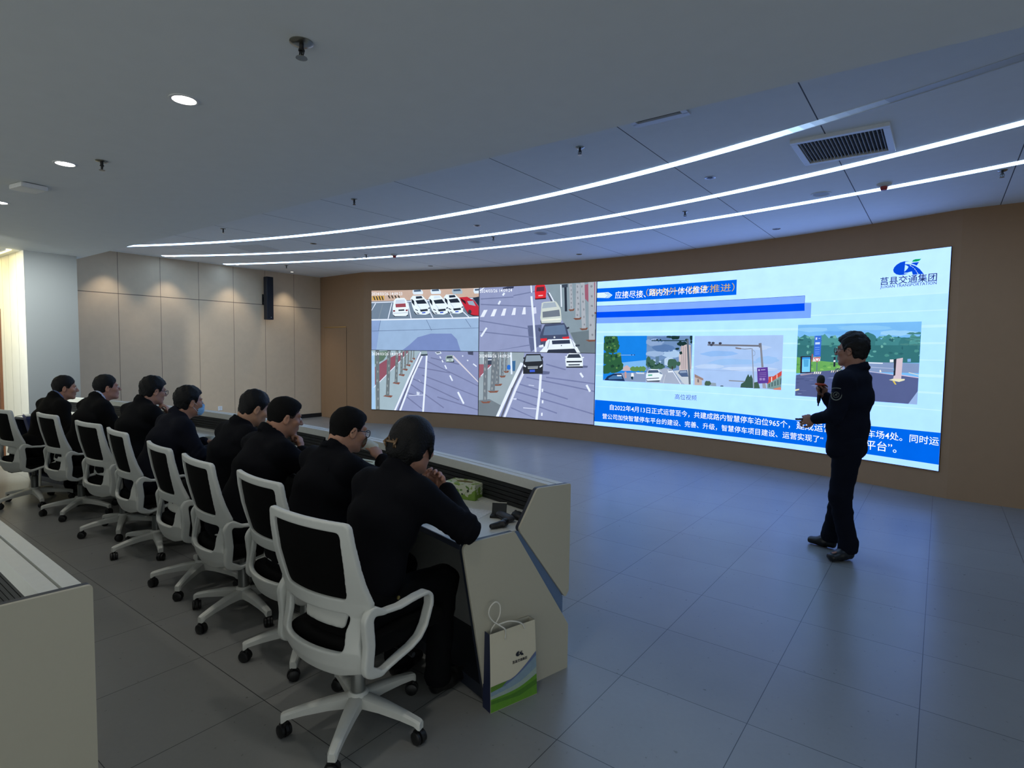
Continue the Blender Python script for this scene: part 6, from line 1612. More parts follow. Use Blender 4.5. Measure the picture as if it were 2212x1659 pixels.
def hand_ops(F, w, fd, pn, side, curl=.35, thumb=.6, sc=1.0, spread=.06):
    """palm, four jointed fingers and a thumb; w wrist, fd finger direction, pn palm normal, side +1 right hand"""
    fd = unit(fd); pn = unit(pn-fd*(pn@fd)); xr = np.cross(fd, pn)*1.0     # xr points to the little finger side for a right hand
    xr = xr*(1 if side > 0 else -1)
    Pt = lambda x, y, z: w+(xr*x+fd*y+pn*z)*sc
    F.ecap(Pt(0, .005, 0), Pt(-.002, .052, 0), (.026*sc, .016*sc), (.038*sc, .0145*sc), xr, .012)
    F.ecap(Pt(-.002, .045, 0), Pt(0, .080, -.002), (.038*sc, .0145*sc), (.040*sc, .0115*sc), xr, .012)
    tips = []
    for i, (x, ln) in enumerate(zip((-.031, -.0105, .0105, .030), (.072, .080, .074, .058))):
        p = Pt(x, .086-.004*abs(i-1.3), 0); ang = curl*(.9+.08*i); d0 = spread*(i-1.4)
        rr = (.0092, .0094, .0090, .0080)[i]
        for s_, (frac, bend) in enumerate(((.46, .85), (.30, 1.25), (.24, .9))):
            a_ = ang*bend if s_ == 0 else a_+ang*bend
            d = (fd*math.cos(a_)+pn*math.sin(a_))+xr*d0
            q = p+unit(d)*ln*frac*sc
            F.cap(p, q, rr*sc*(1-.08*s_), rr*sc*(1-.08*(s_+1)), .0035); p = q
        tips.append(p)
    b = Pt(-.026, .020, .006); d1 = unit(-xr*.75*(1-thumb*.4)+fd*.75+pn*thumb*.7); m1 = b+d1*.040*sc
    d2 = unit(-xr*.25*(1-thumb)+fd*.9+pn*thumb*.5); m2 = m1+d2*.032*sc; d3 = unit(d2+xr*.35*thumb+pn*.1); m3 = m2+d3*.024*sc
    F.cap(b, m1, .0150*sc, .0108*sc, .010); F.cap(m1, m2, .0106*sc, .0092*sc, .004); F.cap(m2, m3, .0092*sc, .0074*sc, .004)

M_SKIN = {}
def skin(c):
    if c not in M_SKIN:
        M_SKIN[c] = mat('skin', c, .5, noise=.06, scale=25); M_SKIN[c].node_tree.nodes['Principled BSDF'].inputs['Subsurface Weight'].default_value = .08
        M_SKIN[c].node_tree.nodes['Principled BSDF'].inputs['Subsurface Radius'].default_value = (.012, .005, .003)
    return M_SKIN[c]
M_HAIR = mat('black_hair', (8, 8, 9), .55, noise=.45, scale=140, bump=.4, spec=.25)
M_HAIRF = mat('black_hair_short', (14, 13, 13), .8, noise=.5, scale=260, bump=.3, spec=.15)
M_FADE = mat('cropped_fade_hair', (62, 50, 44), .85, noise=.5, scale=420, spec=.15)
M_SHOE = mat('black_leather_shoe', (9, 9, 10), .4)
M_EYEW = mat('eye_white', (205, 200, 195), .3); M_EYED = mat('eye_dark', (25, 18, 14), .2)
M_SPEC = mat('spectacle_frame', (14, 14, 15), .3)
M_LENS = bpy.data.materials.new('spectacle_lens'); M_LENS.use_nodes = True
lb = M_LENS.node_tree.nodes['Principled BSDF']; lb.inputs['Base Color'].default_value = (.95, .97, 1, 1); lb.inputs['Roughness'].default_value = .03; lb.inputs['Alpha'].default_value = .18
CLOTH = {}
def cloth(name, c):
    if (name, c) not in CLOTH: CLOTH[(name, c)] = mat(name, c, .85, noise=.12, scale=220, spec=.12)
    return CLOTH[(name, c)]

def hair_mesh(c, R, sc, wide, style):
    """cap of hair over the skull, trimmed along a hairline from forehead over the ears to the nape"""
    L = lambda x, y, z: c+R@(V3(x*wide, y, z)*sc)
    lo = c-.2*sc; hi = c+.2*sc
    F = Field(lo, hi, .0042)
    top = {'fade': .0030, 'crew': .011, 'short': .015, 'full': .021, 'puffy': .027, 'bun': .019}[style]
    side = {'fade': .0042, 'crew': .0072, 'short': .0075, 'full': .011, 'puffy': .011, 'bun': .016}[style]
    F.ell(L(0, -.014, .034), [q*sc for q in ((.074+side)*wide, .094+side, .086+side)], R, .004)
    F.ell(L(0, -.012, .040+top*.7), [q*sc for q in (.069*wide+side*.6, .088+top*.35, .080+top*.35)], R, .012)
    F.ell(L(0, -.046, -.030), [q*sc for q in ((.055+side*.9)*wide, .048+side*.8, .056+side*.5)], R, .02)
    if style in ('full', 'puffy'): F.ell(L(0, .030, .078), [q*sc for q in (.060*wide, .062, .038)], R, .02)
    if style == 'crew': F.ell(L(0, .035, .085), [q*sc for q in (.052*wide, .050, .026)], R, .02)
    X = F.ax[0][:, None, None]-c[0]; Y = F.ax[1][None, :, None]-c[1]; Z = F.ax[2][None, None, :]-c[2]
    hx, hy, hz = [(X*R[0, i]+Y*R[1, i]+Z*R[2, i])/sc for i in range(3)]
    if style == 'bun':
        line = np.interp(hy, [-.12, -.07, -.035, .0, .015, .05, .085, .11], [-.15, -.15, -.08, -.02, .005, .03, .07, .085])
    else:
        line = np.interp(hy, [-.12, -.085, -.045, -.026, -.014, .022, .030, .055, .080, .11], [-.088, -.086, -.072, -.048, .018, .016, -.012 if style != 'crew' else .012, .045, .072, .085])
        line = line+.55*np.clip(np.abs(hx)-.045, 0, .1)*(hy > .045)
    if style == 'fade': line = line-.026+.012*np.clip((hy-.0)/.02, 0, 1)
    d = (line-hz)*.75*sc
    F.a = np.maximum(F.a, d.astype(np.float32))
    # keep clear of the face
    if style == 'bun':
        F.ell(L(0, -.088, -.012), V3(.060, .046, .066)*sc, R, .02); F.ell(L(0, -.098, .015), V3(.034, .030, .040)*sc, R, .015)
        F.ell(L(0, -.060, -.072), V3(.056, .040, .060)*sc, R, .02)
        for s in (-1, 1):
            F.cap(L(s*.066, .030, .050), L(s*.078, .040, -.004), .020*sc, .012*sc, .02); F.cap(L(s*.078, .040, -.004), L(s*.072, .048, -.046), .010*sc, .004*sc, .012)
            F.ell(L(s*.070, -.028, -.020), V3(.018, .040, .045)*sc, R, .02)
    amp = {'fade': .0005, 'crew': .0016, 'short': .003, 'full': .0038, 'puffy': .0045, 'bun': .0022}[style]
    def tex(x, y, z):
        p = np.stack([x-c[0], y-c[1], z-c[2]], -1)@R/sc
        if style == 'bun': return .4*amp*np.sin(85*np.arctan2(p[:, 0], p[:, 2]+.075-.25*np.minimum(p[:, 1], 0)))*(1+.5*np.sin(40*p[:, 1]))
        return amp*(np.sin(95*p[:, 0]+30*p[:, 2])*np.sin(70*p[:, 1]+40*p[:, 2]) + .6*np.sin(210*p[:, 0]+90*p[:, 1])*np.sin(150*p[:, 2]))
    F.wrinkle(tex)
    return F.mesh('hair', .15)

def spectacles(root, c, R, sc, wide):
    L = lambda x, y, z: Vector(c+R@(V3(x*wide, y, z)*sc))
    bm = bmesh.new()
    for s in (-1, 1):
        ring = [L(s*.034+.026*math.copysign(abs(math.cos(t))**.7, math.cos(t)), .104-.10*(abs(s*.034+.026*math.cos(t))-.01)**2*6, -.002+.019*math.copysign(abs(math.sin(t))**.7, math.sin(t))) for t in [2*math.pi*k/20 for k in range(20)]]
        add_tube(bm, ring, .0024, 6, True)
        add_tube(bm, [L(s*.060, .094, .008), L(s*.072, .082, .009), L(s*.080, .0, .006), L(s*.082, -.020, -.012)], .0026, 6)
    add_tube(bm, [L(-.009, .105, .004), L(0, .108, .006), L(.009, .105, .004)], .0022, 6)
    g = obj('glasses', bm, M_SPEC, root, auto=60)
    bm = bmesh.new()
    for s in (-1, 1):
        q = [bm.verts.new(L(s*.034+.025*math.copysign(abs(math.cos(t))**.7, math.cos(t)), .103-.10*(abs(s*.034+.025*math.cos(t))-.01)**2*6, -.002+.018*math.copysign(abs(math.sin(t))**.7, math.sin(t)))) for t in [2*math.pi*k/20 for k in range(20)]]
        bm.faces.new(q)
    obj('lens', bm, M_LENS, g)
def eyes(root, c, R, sc, wide):
    L = lambda x, y, z: Vector(c+R@(V3(x*wide, y, z)*sc))
    bm = bmesh.new()
    for s in (-1, 1):
        for r, y, mi in ((.0105, .0855, 0), (.0058, .0915, 1)):
            g = bmesh.ops.create_uvsphere(bm, u_segments=12, v_segments=8, radius=r*sc)
            bmesh.ops.translate(bm, vec=L(s*.031, y, .001), verts=g['verts'])
            for f in {f for v in g['verts'] for f in v.link_faces}: f.material_index = mi
    obj('eyes', bm, [M_EYEW, M_EYED], root, smooth=True)
    bm = bmesh.new()
    for s in (-1, 1): add_tube(bm, [L(s*.014, .0905, .021), L(s*.030, .0905, .026), L(s*.046, .080, .020)], [.0022, .0030, .0014], 6)
    obj('eyebrows', bm, M_HAIR, root, smooth=True)

def person(label, loc, rz, P):
    """P: joints in person coordinates (x right, y forward, z up) and looks"""
    sc = P.get('hs', 1.0); wide = P.get('hw', 1.0); g = P.get('girth', 1.0)
    Hc = np.array(P['head'], float); R = rotz(math.radians(P.get('hyaw', 0)))@rotx(-math.radians(P.get('hpitch', 0)))@roty(math.radians(P.get('hroll', 0)))
    N = np.array(P['neck'], float); Ch = np.array(P['chest'], float); Wa = np.array(P['waist'], float); Pv = np.array(P['pelvis'], float)
    sh = P.get('shoulder', .178); sd = P.get('sdrop', .06)
    Sx = P.get('sdir', V3(1, 0, 0)); up = unit(N-Wa); SL = N-up*sd-Sx*sh; SR = N-up*sd+Sx*sh
    SL = SL+np.array(P.get('sl', (0, 0, 0))); SR = SR+np.array(P.get('sr', (0, 0, 0)))
    EL, ER = np.array(P['el'], float), np.array(P['er'], float); WL, WR = np.array(P['wl'], float), np.array(P['wr'], float)
    HL, HR = np.array(P['hl'], float), np.array(P['hr'], float); KL, KR = np.array(P['kl'], float), np.array(P['kr'], float); AL, AR = np.array(P['al'], float), np.array(P['ar'], float)
    TL, TR = np.array(P['tl'], float), np.array(P['tr'], float)
    allp = np.array([Hc+V3(0, 0, .14), Hc, N, Pv, SL, SR, EL, ER, WL, WR, HL, HR, KL, KR, AL, AR, TL, TR])
    lo = allp.min(0)-.17; hi = allp.max(0)+.17; lo[2] = max(lo[2], -.01)
    # -- the body, one surface from crown to toes
    F = Field(lo, hi, P.get('h', .0055))
    head_ops(F, Hc, R, sc, wide, P.get('nose', 1.0))
    nk = P.get('nr', .054)*sc
    F.cap(Hc+R@V3(0, -.030, -.050)*sc, N, nk, nk*1.12, .03); F.cap(Hc+R@V3(0, .006, -.085)*sc, N+up*-.02+(Ch-N)*0+V3(0, .03, 0), nk*.7, nk*.9, .025)
    sdx = Sx
    F.ecap(N-up*.05, Ch, (.13*g, .075*g), (.150*g, .098*g), sdx, .05); F.ecap(Ch, Wa, (.150*g, .098*g), (.135*g, .095*g), sdx, .05); F.ecap(Wa, Pv, (.135*g, .095*g), (.158*g, .105*g), sdx, .05)
    F.cap(SL, SR, .048, .048, .05)
    for S, E_, W, sgn, hn in ((SL, EL, WL, -1, 'lhand'), (SR, ER, WR, 1, 'rhand')):
        F.cap(S, E_, .044, .037, .03); F.cap(E_, W, .037, .025, .02)
        hp = P[hn]; hand_ops(F, W, np.array(hp[0], float), np.array(hp[1], float), sgn, *hp[2:])
    for H, K, A, T_ in ((HL, KL, AL, TL), (HR, KR, AR, TR)):
        F.cap(H, K, .073, .050, .03); F.cap(K, A, .048, .034, .02); F.cap(A-V3(0, 0, .03), A-V3(0, 0, .045)+(T_-A)*V3(.6, .6, 0), .028, .020, .02)
    body = obj('person', F.mesh('person_body', .06), skin(P.get('skin', (176, 128, 104))))
    body.location = loc; body.rotation_euler = (0, 0, rz); tag(body, label, 'person', P.get('group'))
    # -- jacket
    jc = cloth(P.get('jname', 'navy_jacket'), P.get('jcol', (9, 10, 16)))
    F = Field(lo, hi, .006)
    F.ecap(N-up*.055, Ch, (.150*g, .092*g), (.178*g, .122*g), sdx, .05); F.ecap(Ch, Wa, (.178*g, .122*g), (.172*g, .128*g), sdx, .06)
    hem = np.array(P.get('hem', Pv-V3(0, 0, .02)), float)
    F.ecap(Wa, hem, (.172*g, .128*g), (.186*g, P.get('hemd', .135)*g), sdx, .06)
    F.cap(SL, SR, .062, .062, .05); F.cap(SL, N+up*.012, .052, .055, .05); F.cap(SR, N+up*.012, .052, .055, .05)
    ar = P.get('arm', 1.0)
    for S, E_, W in ((SL, EL, WL), (SR, ER, WR)):
        F.cap(S, E_, .068*ar, .056*ar, .045); F.cap(E_, E_+(W-E_)*.86, .055*ar, .042*ar, .025); F.cap(E_+(W-E_)*.70, E_+(W-E_)*.93, .0445*ar, .0435*ar, .008)
    nv = unit(Hc+R@V3(0, -.03, -.06)-N); cr = nk+.018
    u1 = unit(np.cross(nv, V3(0, 0, 1)) if abs(nv[2]) < .9 else np.cross(nv, V3(0, 1, 0))); fw = unit(V3(*P.get('fwd', (0, 1, 0)))-nv*(V3(*P.get('fwd', (0, 1, 0)))@nv)); rt = np.cross(fw, nv)
    cp = []
    for k in range(15):
        t = math.radians(-155+310*k/14); base = N+nv*.022-fw*.004
        cp.append(base+rt*math.sin(t)*cr-fw*math.cos(t)*cr-nv*(.022*(1-math.cos(t))))
    for a, b in zip(cp, cp[1:]): F.ecap(a+nv*-.012, a+nv*.036, (.019, .008), (.017, .007), np.cross(nv, a-N), .008); F.cap(a, b, .012, .012, .01)
    rs = P.get('seed', 1)*1.7
    ec = [(EL, .10), (ER, .10)]
    def folds(x, y, z):
        d = .0035*np.sin(26*z+9*x+3*np.sin(14*y+rs)+rs)*np.sin(11*x-7*z+rs*2)+.0022*np.sin(55*z+20*y+4*np.sin(17*x+rs))
        for e, r in ec:
            q = np.sqrt((x-e[0])**2+(y-e[1])**2+(z-e[2])**2)
            d = d+.0045*np.exp(-(q/r)**2)*np.sin(95*(x+y-z)+rs)
        return d
    F.wrinkle(folds)
    if 'zmin' in P: F.cut(lambda X, Y, Z: P['zmin']-Z+0*X+0*Y)
    if P.get('collar'): F.cap(N+fw*.085+nv*.02, N+fw*.125-nv*.13, .042, .012, .01, True)
    jk = obj('jacket', F.mesh('jacket', .12), jc, body); jk['label'] = P.get('jlabel', 'dark navy jacket')
    # -- trousers
    F = Field(lo, hi, .008)
    F.ecap(Pv+up*.08, Pv-up*.01, (.160*g, .112*g), (.172*g, .120*g), sdx, .05)
    for H, K, A in ((HL, KL, AL), (HR, KR, AR)):
        lg_ = P.get('leg', 1.0); F.cap(H, K, .092*lg_, .070*lg_, .04); F.cap(K, A+V3(0, 0, .03), .068*lg_, .058*lg_, .03); F.cap(A+V3(0, 0, .06), A+V3(0, 0, .0), .060*lg_, .064*lg_, .015)
    F.wrinkle(lambda x, y, z: .004*np.sin(38*z+12*x+rs)*np.sin(20*y+9*z)+.002*np.sin(80*z+10*y))
    F.cut(lambda X, Y, Z: (min(AL[2], AR[2])-.035)-Z+0*X+0*Y)
    obj('trousers', F.mesh('trousers', .15), cloth('dark_trousers', P.get('tcol', (7, 8, 11))), body)
    for A, T_ in ((AL, TL), (AR, TR)):
        v = unit((T_-A)*V3(1, 1, 0)); s_ = V3(-v[1], v[0], 0); hb = V3(A[0], A[1], 0)-v*.055; tb = V3(A[0], A[1], 0)+v*.185
        Fs = Field(np.minimum(hb, tb)-.08, np.maximum(hb, tb)+V3(.08, .08, .17), .006)
        Fs.ecap(hb+v*.035+V3(0, 0, .05), hb+v*.12+V3(0, 0, .05), (.038, .046), (.044, .044), s_, .02); Fs.ecap(hb+v*.11+V3(0, 0, .042), tb-v*.03+V3(0, 0, .034), (.045, .040), (.042, .030), s_, .03)
        Fs.cap(hb+v*.055+V3(0, 0, .07), V3(A[0], A[1], A[2]+.01), .040, .042, .02)
        Fs.cut(lambda X, Y, Z: .001-Z+0*X+0*Y)
        sh_o = obj('shoe', Fs.mesh('shoe', .1), M_SHOE, body)
    hs = P.get('hair', 'short')
    obj('hair', hair_mesh(Hc, R, sc, wide, hs), M_HAIRF if hs == 'crew' else M_HAIR, body)
    if hs in ('crew', 'short'):
        hf = obj('hair_fade', hair_mesh(Hc, R, sc, wide, 'fade'), M_FADE, body); hf['label'] = 'thin cropped hair at nape and temples'
    eyes(body, Hc, R, sc, wide)
    if P.get('glasses'): spectacles(body, Hc, R, sc, wide)
    if P.get('mask'):
        L = lambda x, y, z: Hc+R@(V3(x*wide, y, z)*sc)
        F = Field(Hc-.17, Hc+.17, .004)
        F.ell(L(0, .052, -.066), V3(.062, .064, .056)*sc, R, .01); F.ell(L(0, .096, -.030), V3(.022, .026, .026)*sc, R, .02)
        Fi = Field(Hc-.17, Hc+.17, .004); head_ops(Fi, Hc, R, sc, wide)
        F.a = np.maximum(F.a, -(Fi.a-.001)).astype(np.float32)
        X = F.ax[0][:, None, None]-Hc[0]; Y = F.ax[1][None, :, None]-Hc[1]; Z = F.ax[2][None, None, :]-Hc[2]
        hy = X*R[0, 1]+Y*R[1, 1]+Z*R[2, 1]; hz = X*R[0, 2]+Y*R[1, 2]+Z*R[2, 2]
        F.a = np.maximum(np.maximum(F.a, .040-hy), np.maximum(hz+.016, -.118-hz)).astype(np.float32)
        F.wrinkle(lambda x, y, z: .0012*np.sin(420*(z-Hc[2])))
        mk = obj('face_mask', F.mesh('face_mask', .1), mat('mask_light_blue', (140, 190, 225), .8, noise=.03), body); mk['label'] = 'light blue surgical mask'
        bm = bmesh.new()
        for s in (-1, 1):
            for z0, z1 in ((-.030, .008), (-.088, -.030)): add_tube(bm, [L(s*.056, .052, z0), L(s*.072, .028, (z0+z1)/2), L(s*.082, .0, z1)], .0016, 6)
        obj('ear_loop', bm, M_TRIM, mk)
    if P.get('collar'):
        F = Field(N-.16, N+.16, .005)
        for a, b in zip(cp[1:], cp[2:-1]): F.ecap(a*.985+(N+nv*.02)*.015+nv*.0, a*.985+(N+nv*.02)*.015+nv*.052-unit(a-N)*.004, (.018, .0065), (.016, .006), np.cross(nv, a-N), .008)
        ch_ = N+fw*(nk+.03)-nv*.035
        F.ecap(ch_+nv*.02, ch_-nv*.12+fw*.03, (.045, .03), (.03, .03), rt, .01)
        obj('shirt_collar', F.mesh('shirt_collar', .1), cloth('shirt', P['collar']), body)
    return body, dict(Hc=Hc, R=R, sc=sc, N=N, L=lambda x, y, z: Hc+R@(V3(x*wide, y, z)*sc))

def seated(head, **k):
    hx, hy, hz = head; lean = k.pop('lean', 0.0)
    P = dict(head=head, neck=(hx*.8, hy-.092, hz-.124), chest=(hx*.5, hy-.155, hz-.30), waist=(hx*.2, hy-.23+lean, .66), pelvis=(0, -.045, .555),
             hl=(-.095, -.02, .555), hr=(.095, -.02, .555), kl=(-.13, .40, .535), kr=(.13, .40, .535), al=(-.13, .37, .085), ar=(.13, .37, .085), tl=(-.15, .54, .03), tr=(.15, .54, .03),
             el=(-.25, .28, .80), er=(.25, .28, .80), wl=(-.10, .50, .805), wr=(.10, .50, .805), lhand=((.35, .9, -.05), (.2, 0, -1), -1 and .35, .5), rhand=((-.35, .9, -.05), (-.2, 0, -1), .35, .5), zmin=.478, hem=(0, -.06, .535), group='people seated at the curved desk')
    P.update(k); return P
SEAT = []
def sit(i, label, P):
    x, y, a = CHAIRS[i]; SEAT.append(person(label, (x, y, 0), math.radians(a), P)+((x, y, math.radians(a)),)); return SEAT[-1]
def to_world(i, p):
    x, y, a = CHAIRS[i]; a = math.radians(a); return Vector((x+p[0]*math.cos(a)-p[1]*math.sin(a), y+p[0]*math.sin(a)+p[1]*math.cos(a), p[2]))

# the woman nearest the camera, chin on her folded hands
b, q, _ = sit(0, 'woman in dark navy coat with hair clip, chin on folded hands, nearest the camera',
    seated((.05, .28, 1.175), hyaw=-6, hpitch=14, hair='bun', girth=.94, shoulder=.145, el=(-.26, .36, .82), er=(.315, .335, .825), wl=(-.015, .415, .975), wr=(.125, .425, .955),
           lhand=((.75, .15, .55), (.3, -.75, -.3), .55, .5, .95), rhand=((-.8, .05, .55), (-.2, -.8, .1), .75, .6, .95), skin=(172, 126, 106), seed=1, nr=.046, jlabel='dark navy coat', arm=1.08))
bm = bmesh.new()
for s in (-1, 1):
    add_tube(bm, [Vector(q['L'](s*.012+.012*k, -.128+.004*k*k*s*0, .012-.016*k*s*s)) for k in (-1, 0, 1, 2)], [.003, .006, .006, .003], 8)
    add_tube(bm, [Vector(q['L'](s*.03, -.125, .02)), Vector(q['L'](s*.036, -.138, .0)), Vector(q['L'](s*.024, -.132, -.022))], [.004, .0065, .003], 8)
add_tube(bm, [Vector(q['L'](-.035, -.132, .002)), Vector(q['L'](0, -.142, .004)), Vector(q['L'](.035, -.132, .002))], .006, 8)
hc = obj('hair_clip', bm, mat('tortoise_clip', (120, 96, 70), .12, .4, noise=.3, scale=60), b, smooth=True); hc['label'] = 'shiny brown hair clip'
for p_, r_ in (((.19, -.16, .50), .008),):
    bm = bmesh.new(); add_lathe(bm, [(0, -.004), (r_, -.003), (r_, .002), (0, .004)], 14, Matrix.Translation((.205, .03, .60)) @ Matrix.Rotation(math.pi/2, 4, 'Y')); o = obj('button', fix(bm), mat('brass_button', (180, 160, 100), .3, .9), b, auto=40)
F = Field(V3(.06, .34, .88), V3(.20, .50, 1.02), .004); wv = unit(V3(.125, .425, .955)-V3(.315, .335, .825)); F.cap(V3(.125, .425, .955)-wv*.040, V3(.125, .425, .955)-wv*.012, .036, .035, .004)
cu = obj('shirt_cuff', F.mesh('shirt_cuff', .1), cloth('white_cuff', (205, 205, 205)), b); cu['label'] = 'white shirt cuff'
# man drinking from a paper cup
b, q, _ = sit(1, 'man with glasses and cropped hair in dark jacket drinking from a paper cup',
    seated((-.01, .27, 1.155), hyaw=-8, hpitch=14, hair='crew', glasses=True, girth=1.1, shoulder=.185, hw=1.05, er=(.265, .40, .865), wr=(.095, .415, .98), el=(-.26, .34, .80), wl=(-.12, .52, .80),
           rhand=((-.62, -.25, .75), (-.75, -.15, -.45), .42, .75), skin=(178, 132, 108), seed=2, nr=.06))
CUP_AT = q['L'](.010, .112, -.060)
# man with a fist at his chin
sit(2, 'heavy man with cropped hair in dark jacket resting his chin on a fist',
    seated((.0, .27, 1.172), hyaw=-13, hpitch=12, hair='crew', girth=1.12, shoulder=.19, hw=1.06, er=(.25, .36, .815), wr=(.085, .335, .965), rhand=((-.45, .1, .8), (-.6, -.5, .0), 1.0, .8), skin=(170, 124, 100), seed=3, nr=.062))
# man with lowered head
sit(3, 'man with lowered head seated between the fist-resting man and the masked man',
    seated((.06, .34, 1.178), hyaw=-4, hpitch=20, hair='short', girth=1.05, shoulder=.185, skin=(184, 140, 112), seed=4, lean=.03))
# man in the mask
sit(4, 'man wearing a light blue face mask in dark navy jacket',
    seated((-.01, .26, 1.155), hyaw=0, hpitch=2, hair='full', mask=True, girth=1.12, shoulder=.185, el=(-.27, .2, .74), er=(.29, .22, .76), wl=(-.10, .42, .80), wr=(.12, .45, .80), skin=(176, 128, 104), seed=5, jcol=(18, 20, 30)))
# man in glasses, hand at his mouth
sit(5, 'man in glasses and black jacket holding a hand to his mouth',
    seated((-.02, .27, 1.205), hyaw=-4, hpitch=9, hair='full', glasses=True, girth=1.04, er=(.22, .37, .815), wr=(.075, .365, .985), rhand=((-.3, -.2, .85), (-.55, -.7, .0), .8, .7), skin=(180, 134, 112), seed=6, jcol=(14, 15, 18)))
# man in suit and collar
sit(6, 'man in black suit with white shirt collar looking up and holding a white paper',
    seated((-.03, .25, 1.19), hyaw=-14, hpitch=-3, hair='short', girth=1.0, collar=(190, 200, 225), skin=(182, 132, 112), seed=7, jcol=(14, 14, 16), jname='black_suit', jlabel='black suit jacket', wl=(-.07, .46, .83), wr=(.13, .45, .83), er=(.25, .24, .77), rhand=((-.3, .9, .1), (-.6, .1, -.7), .5, .8)))
# last man on the left
sit(7, 'leftmost seated man in black coat over a blue grey shirt, hands out of sight',
    seated((.0, .29, 1.155), hyaw=-22, hpitch=3, hair='short', girth=1.0, collar=(96, 112, 150), skin=(176, 128, 104), seed=8, lean=.05, pelvis=(0, .0, .555), hem=(0, -.02, .535), jcol=(15, 14, 13), jname='black_coat', jlabel='black coat', el=(-.26, .2, .74), er=(.27, .2, .74), wl=(-.10, .42, .80), wr=(.10, .42, .80)))

# the presenter standing before the slide
PR = (-.55, 5.2); PTURN = math.radians(18); pa = math.pi/2-PTURN
def po(x, y, z): return (x*math.cos(PTURN)-y*math.sin(PTURN), x*math.sin(PTURN)+y*math.cos(PTURN), z)
pres, q = person('man standing before the slide in dark uniform and glasses, holding a microphone', (PR[0], PR[1], 0), pa,
    dict(head=(0, .015, 1.650), hs=1.04, hyaw=6, hpitch=0, hair='puffy', glasses=True, neck=(0, -.032, 1.490), chest=(0, -.005, 1.29), waist=(0, .02, 1.06), pelvis=(0, .018, .93), girth=1.03, shoulder=.178, sdrop=.075,
         hl=po(-.06, .0, .90), hr=po(.09, .03, .90), kl=po(-.075, .04, .49), kr=po(.12, .05, .49), al=po(-.06, -.03, .095), ar=po(.165, .12, .095), tl=po(-.235, .115, .03), tr=po(.195, .29, .03),
         el=po(-.225, .085, 1.145), wl=po(-.17, .225, 1.105), er=po(.225, .13, 1.165), wr=po(.175, .205, 1.265), arm=1.06,
         lhand=(po(.2, .95, -.15), po(.9, -.2, -.35), .6, .7), rhand=(po(-.2, .45, .85), po(-.75, -.45, .1), .95, .8), sr=(-.03, .05, -.03), hem=(0, .022, .865), hemd=.128, leg=1.14, jcol=(13, 17, 30), jname='dark_uniform', jlabel='dark navy uniform jacket', tcol=(12, 16, 28), skin=(150, 106, 86), h=.005, seed=9, group=''))
if 'group' in pres and not pres['group']: del pres['group']
def pw(p): return Vector((PR[0]-p[1], PR[1]+p[0], p[2]))
# sleeve emblem, epaulette
M_EMB = mat('emblem_grey_thread', (112, 118, 110), .7)
def on_pres(v):   # world offset from the presenter's base -> his own coordinates
    c, s_ = math.cos(-pa), math.sin(-pa); return Vector((v.x*c-v.y*s_, v.x*s_+v.y*c, v.z))
ec_ = Vector((-.272, -.008, 1.31)); en = Vector((-.985, -.13, .1)).normalized(); et = Vector((0, 0, 1)).cross(en).normalized(); eu = en.cross(et)
def em_pt(r, t, k=1.0):
    a_, b_ = r*math.cos(t), r*math.sin(t)*k; return ec_+et*a_+eu*b_-en*(a_*a_/.13)
bm = bmesh.new()
add_tube(bm, [em_pt(.036, math.radians(-205+230*k/18), 1.1) for k in range(19)], .0045, 6)
add_tube(bm, [em_pt(.021, 2*math.pi*k/16) for k in range(16)], .002, 6, True)
add_tube(bm, [em_pt(.012, .9), em_pt(.004, 2.2), em_pt(.012, 3.9)], .003, 6); add_tube(bm, [em_pt(.012, -.9), em_pt(.002, 0), em_pt(.014, .9)], .0025, 6)
add_tube(bm, [ec_+et*(-.034+.068*k/6)+eu*(.048+.004*math.sin(math.pi*k/6))-en*((-.034+.068*k/6)**2/.13) for k in range(7)], .0035, 6)
eb = obj('sleeve_emblem', bm, M_EMB, pres, smooth=True); eb['label'] = 'round grey sleeve emblem'
bm = bmesh.new(); add_tube(bm, [(-.125, .052, 1.508), (-.165, .054, 1.498), (-.195, .045, 1.480)], .0042, 8); add_tube(bm, [(-.115, .022, 1.524), (-.15, .022, 1.516), (-.19, .016, 1.498)], .0036, 8)
obj('epaulette', bm, mat('epaulette_pale', (170, 170, 165), .6), pres, smooth=True)
LOGO_SHAPES = [[(9.674, 2.725), (9.614, 2.731), (9.573, 2.723), (9.534, 2.7), (9.509, 2.672), (9.499, 2.641), (9.507, 2.613), (9.535, 2.586), (9.572, 2.573), (9.612, 2.572), (9.663, 2.584), (9.619, 2.586), (9.587, 2.595), (9.556, 2.619), (9.538, 2.646), (9.54, 2.675), (9.558, 2.7), (9.593, 2.718), (9.625, 2.723)], [(9.599, 2.696), (9.648, 2.694), (9.694, 2.682), (9.737, 2.659), (9.778, 2.624), (9.823, 2.562), (9.711, 2.563), (9.699, 2.604), (9.651, 2.594), (9.591, 2.597), (9.626, 2.612), (9.651, 2.638), (9.662, 2.661), (9.639, 2.681)], [(9.686, 2.696), (9.708, 2.704), (9.768, 2.704), (9.746, 2.665), (9.721, 2.681)]]
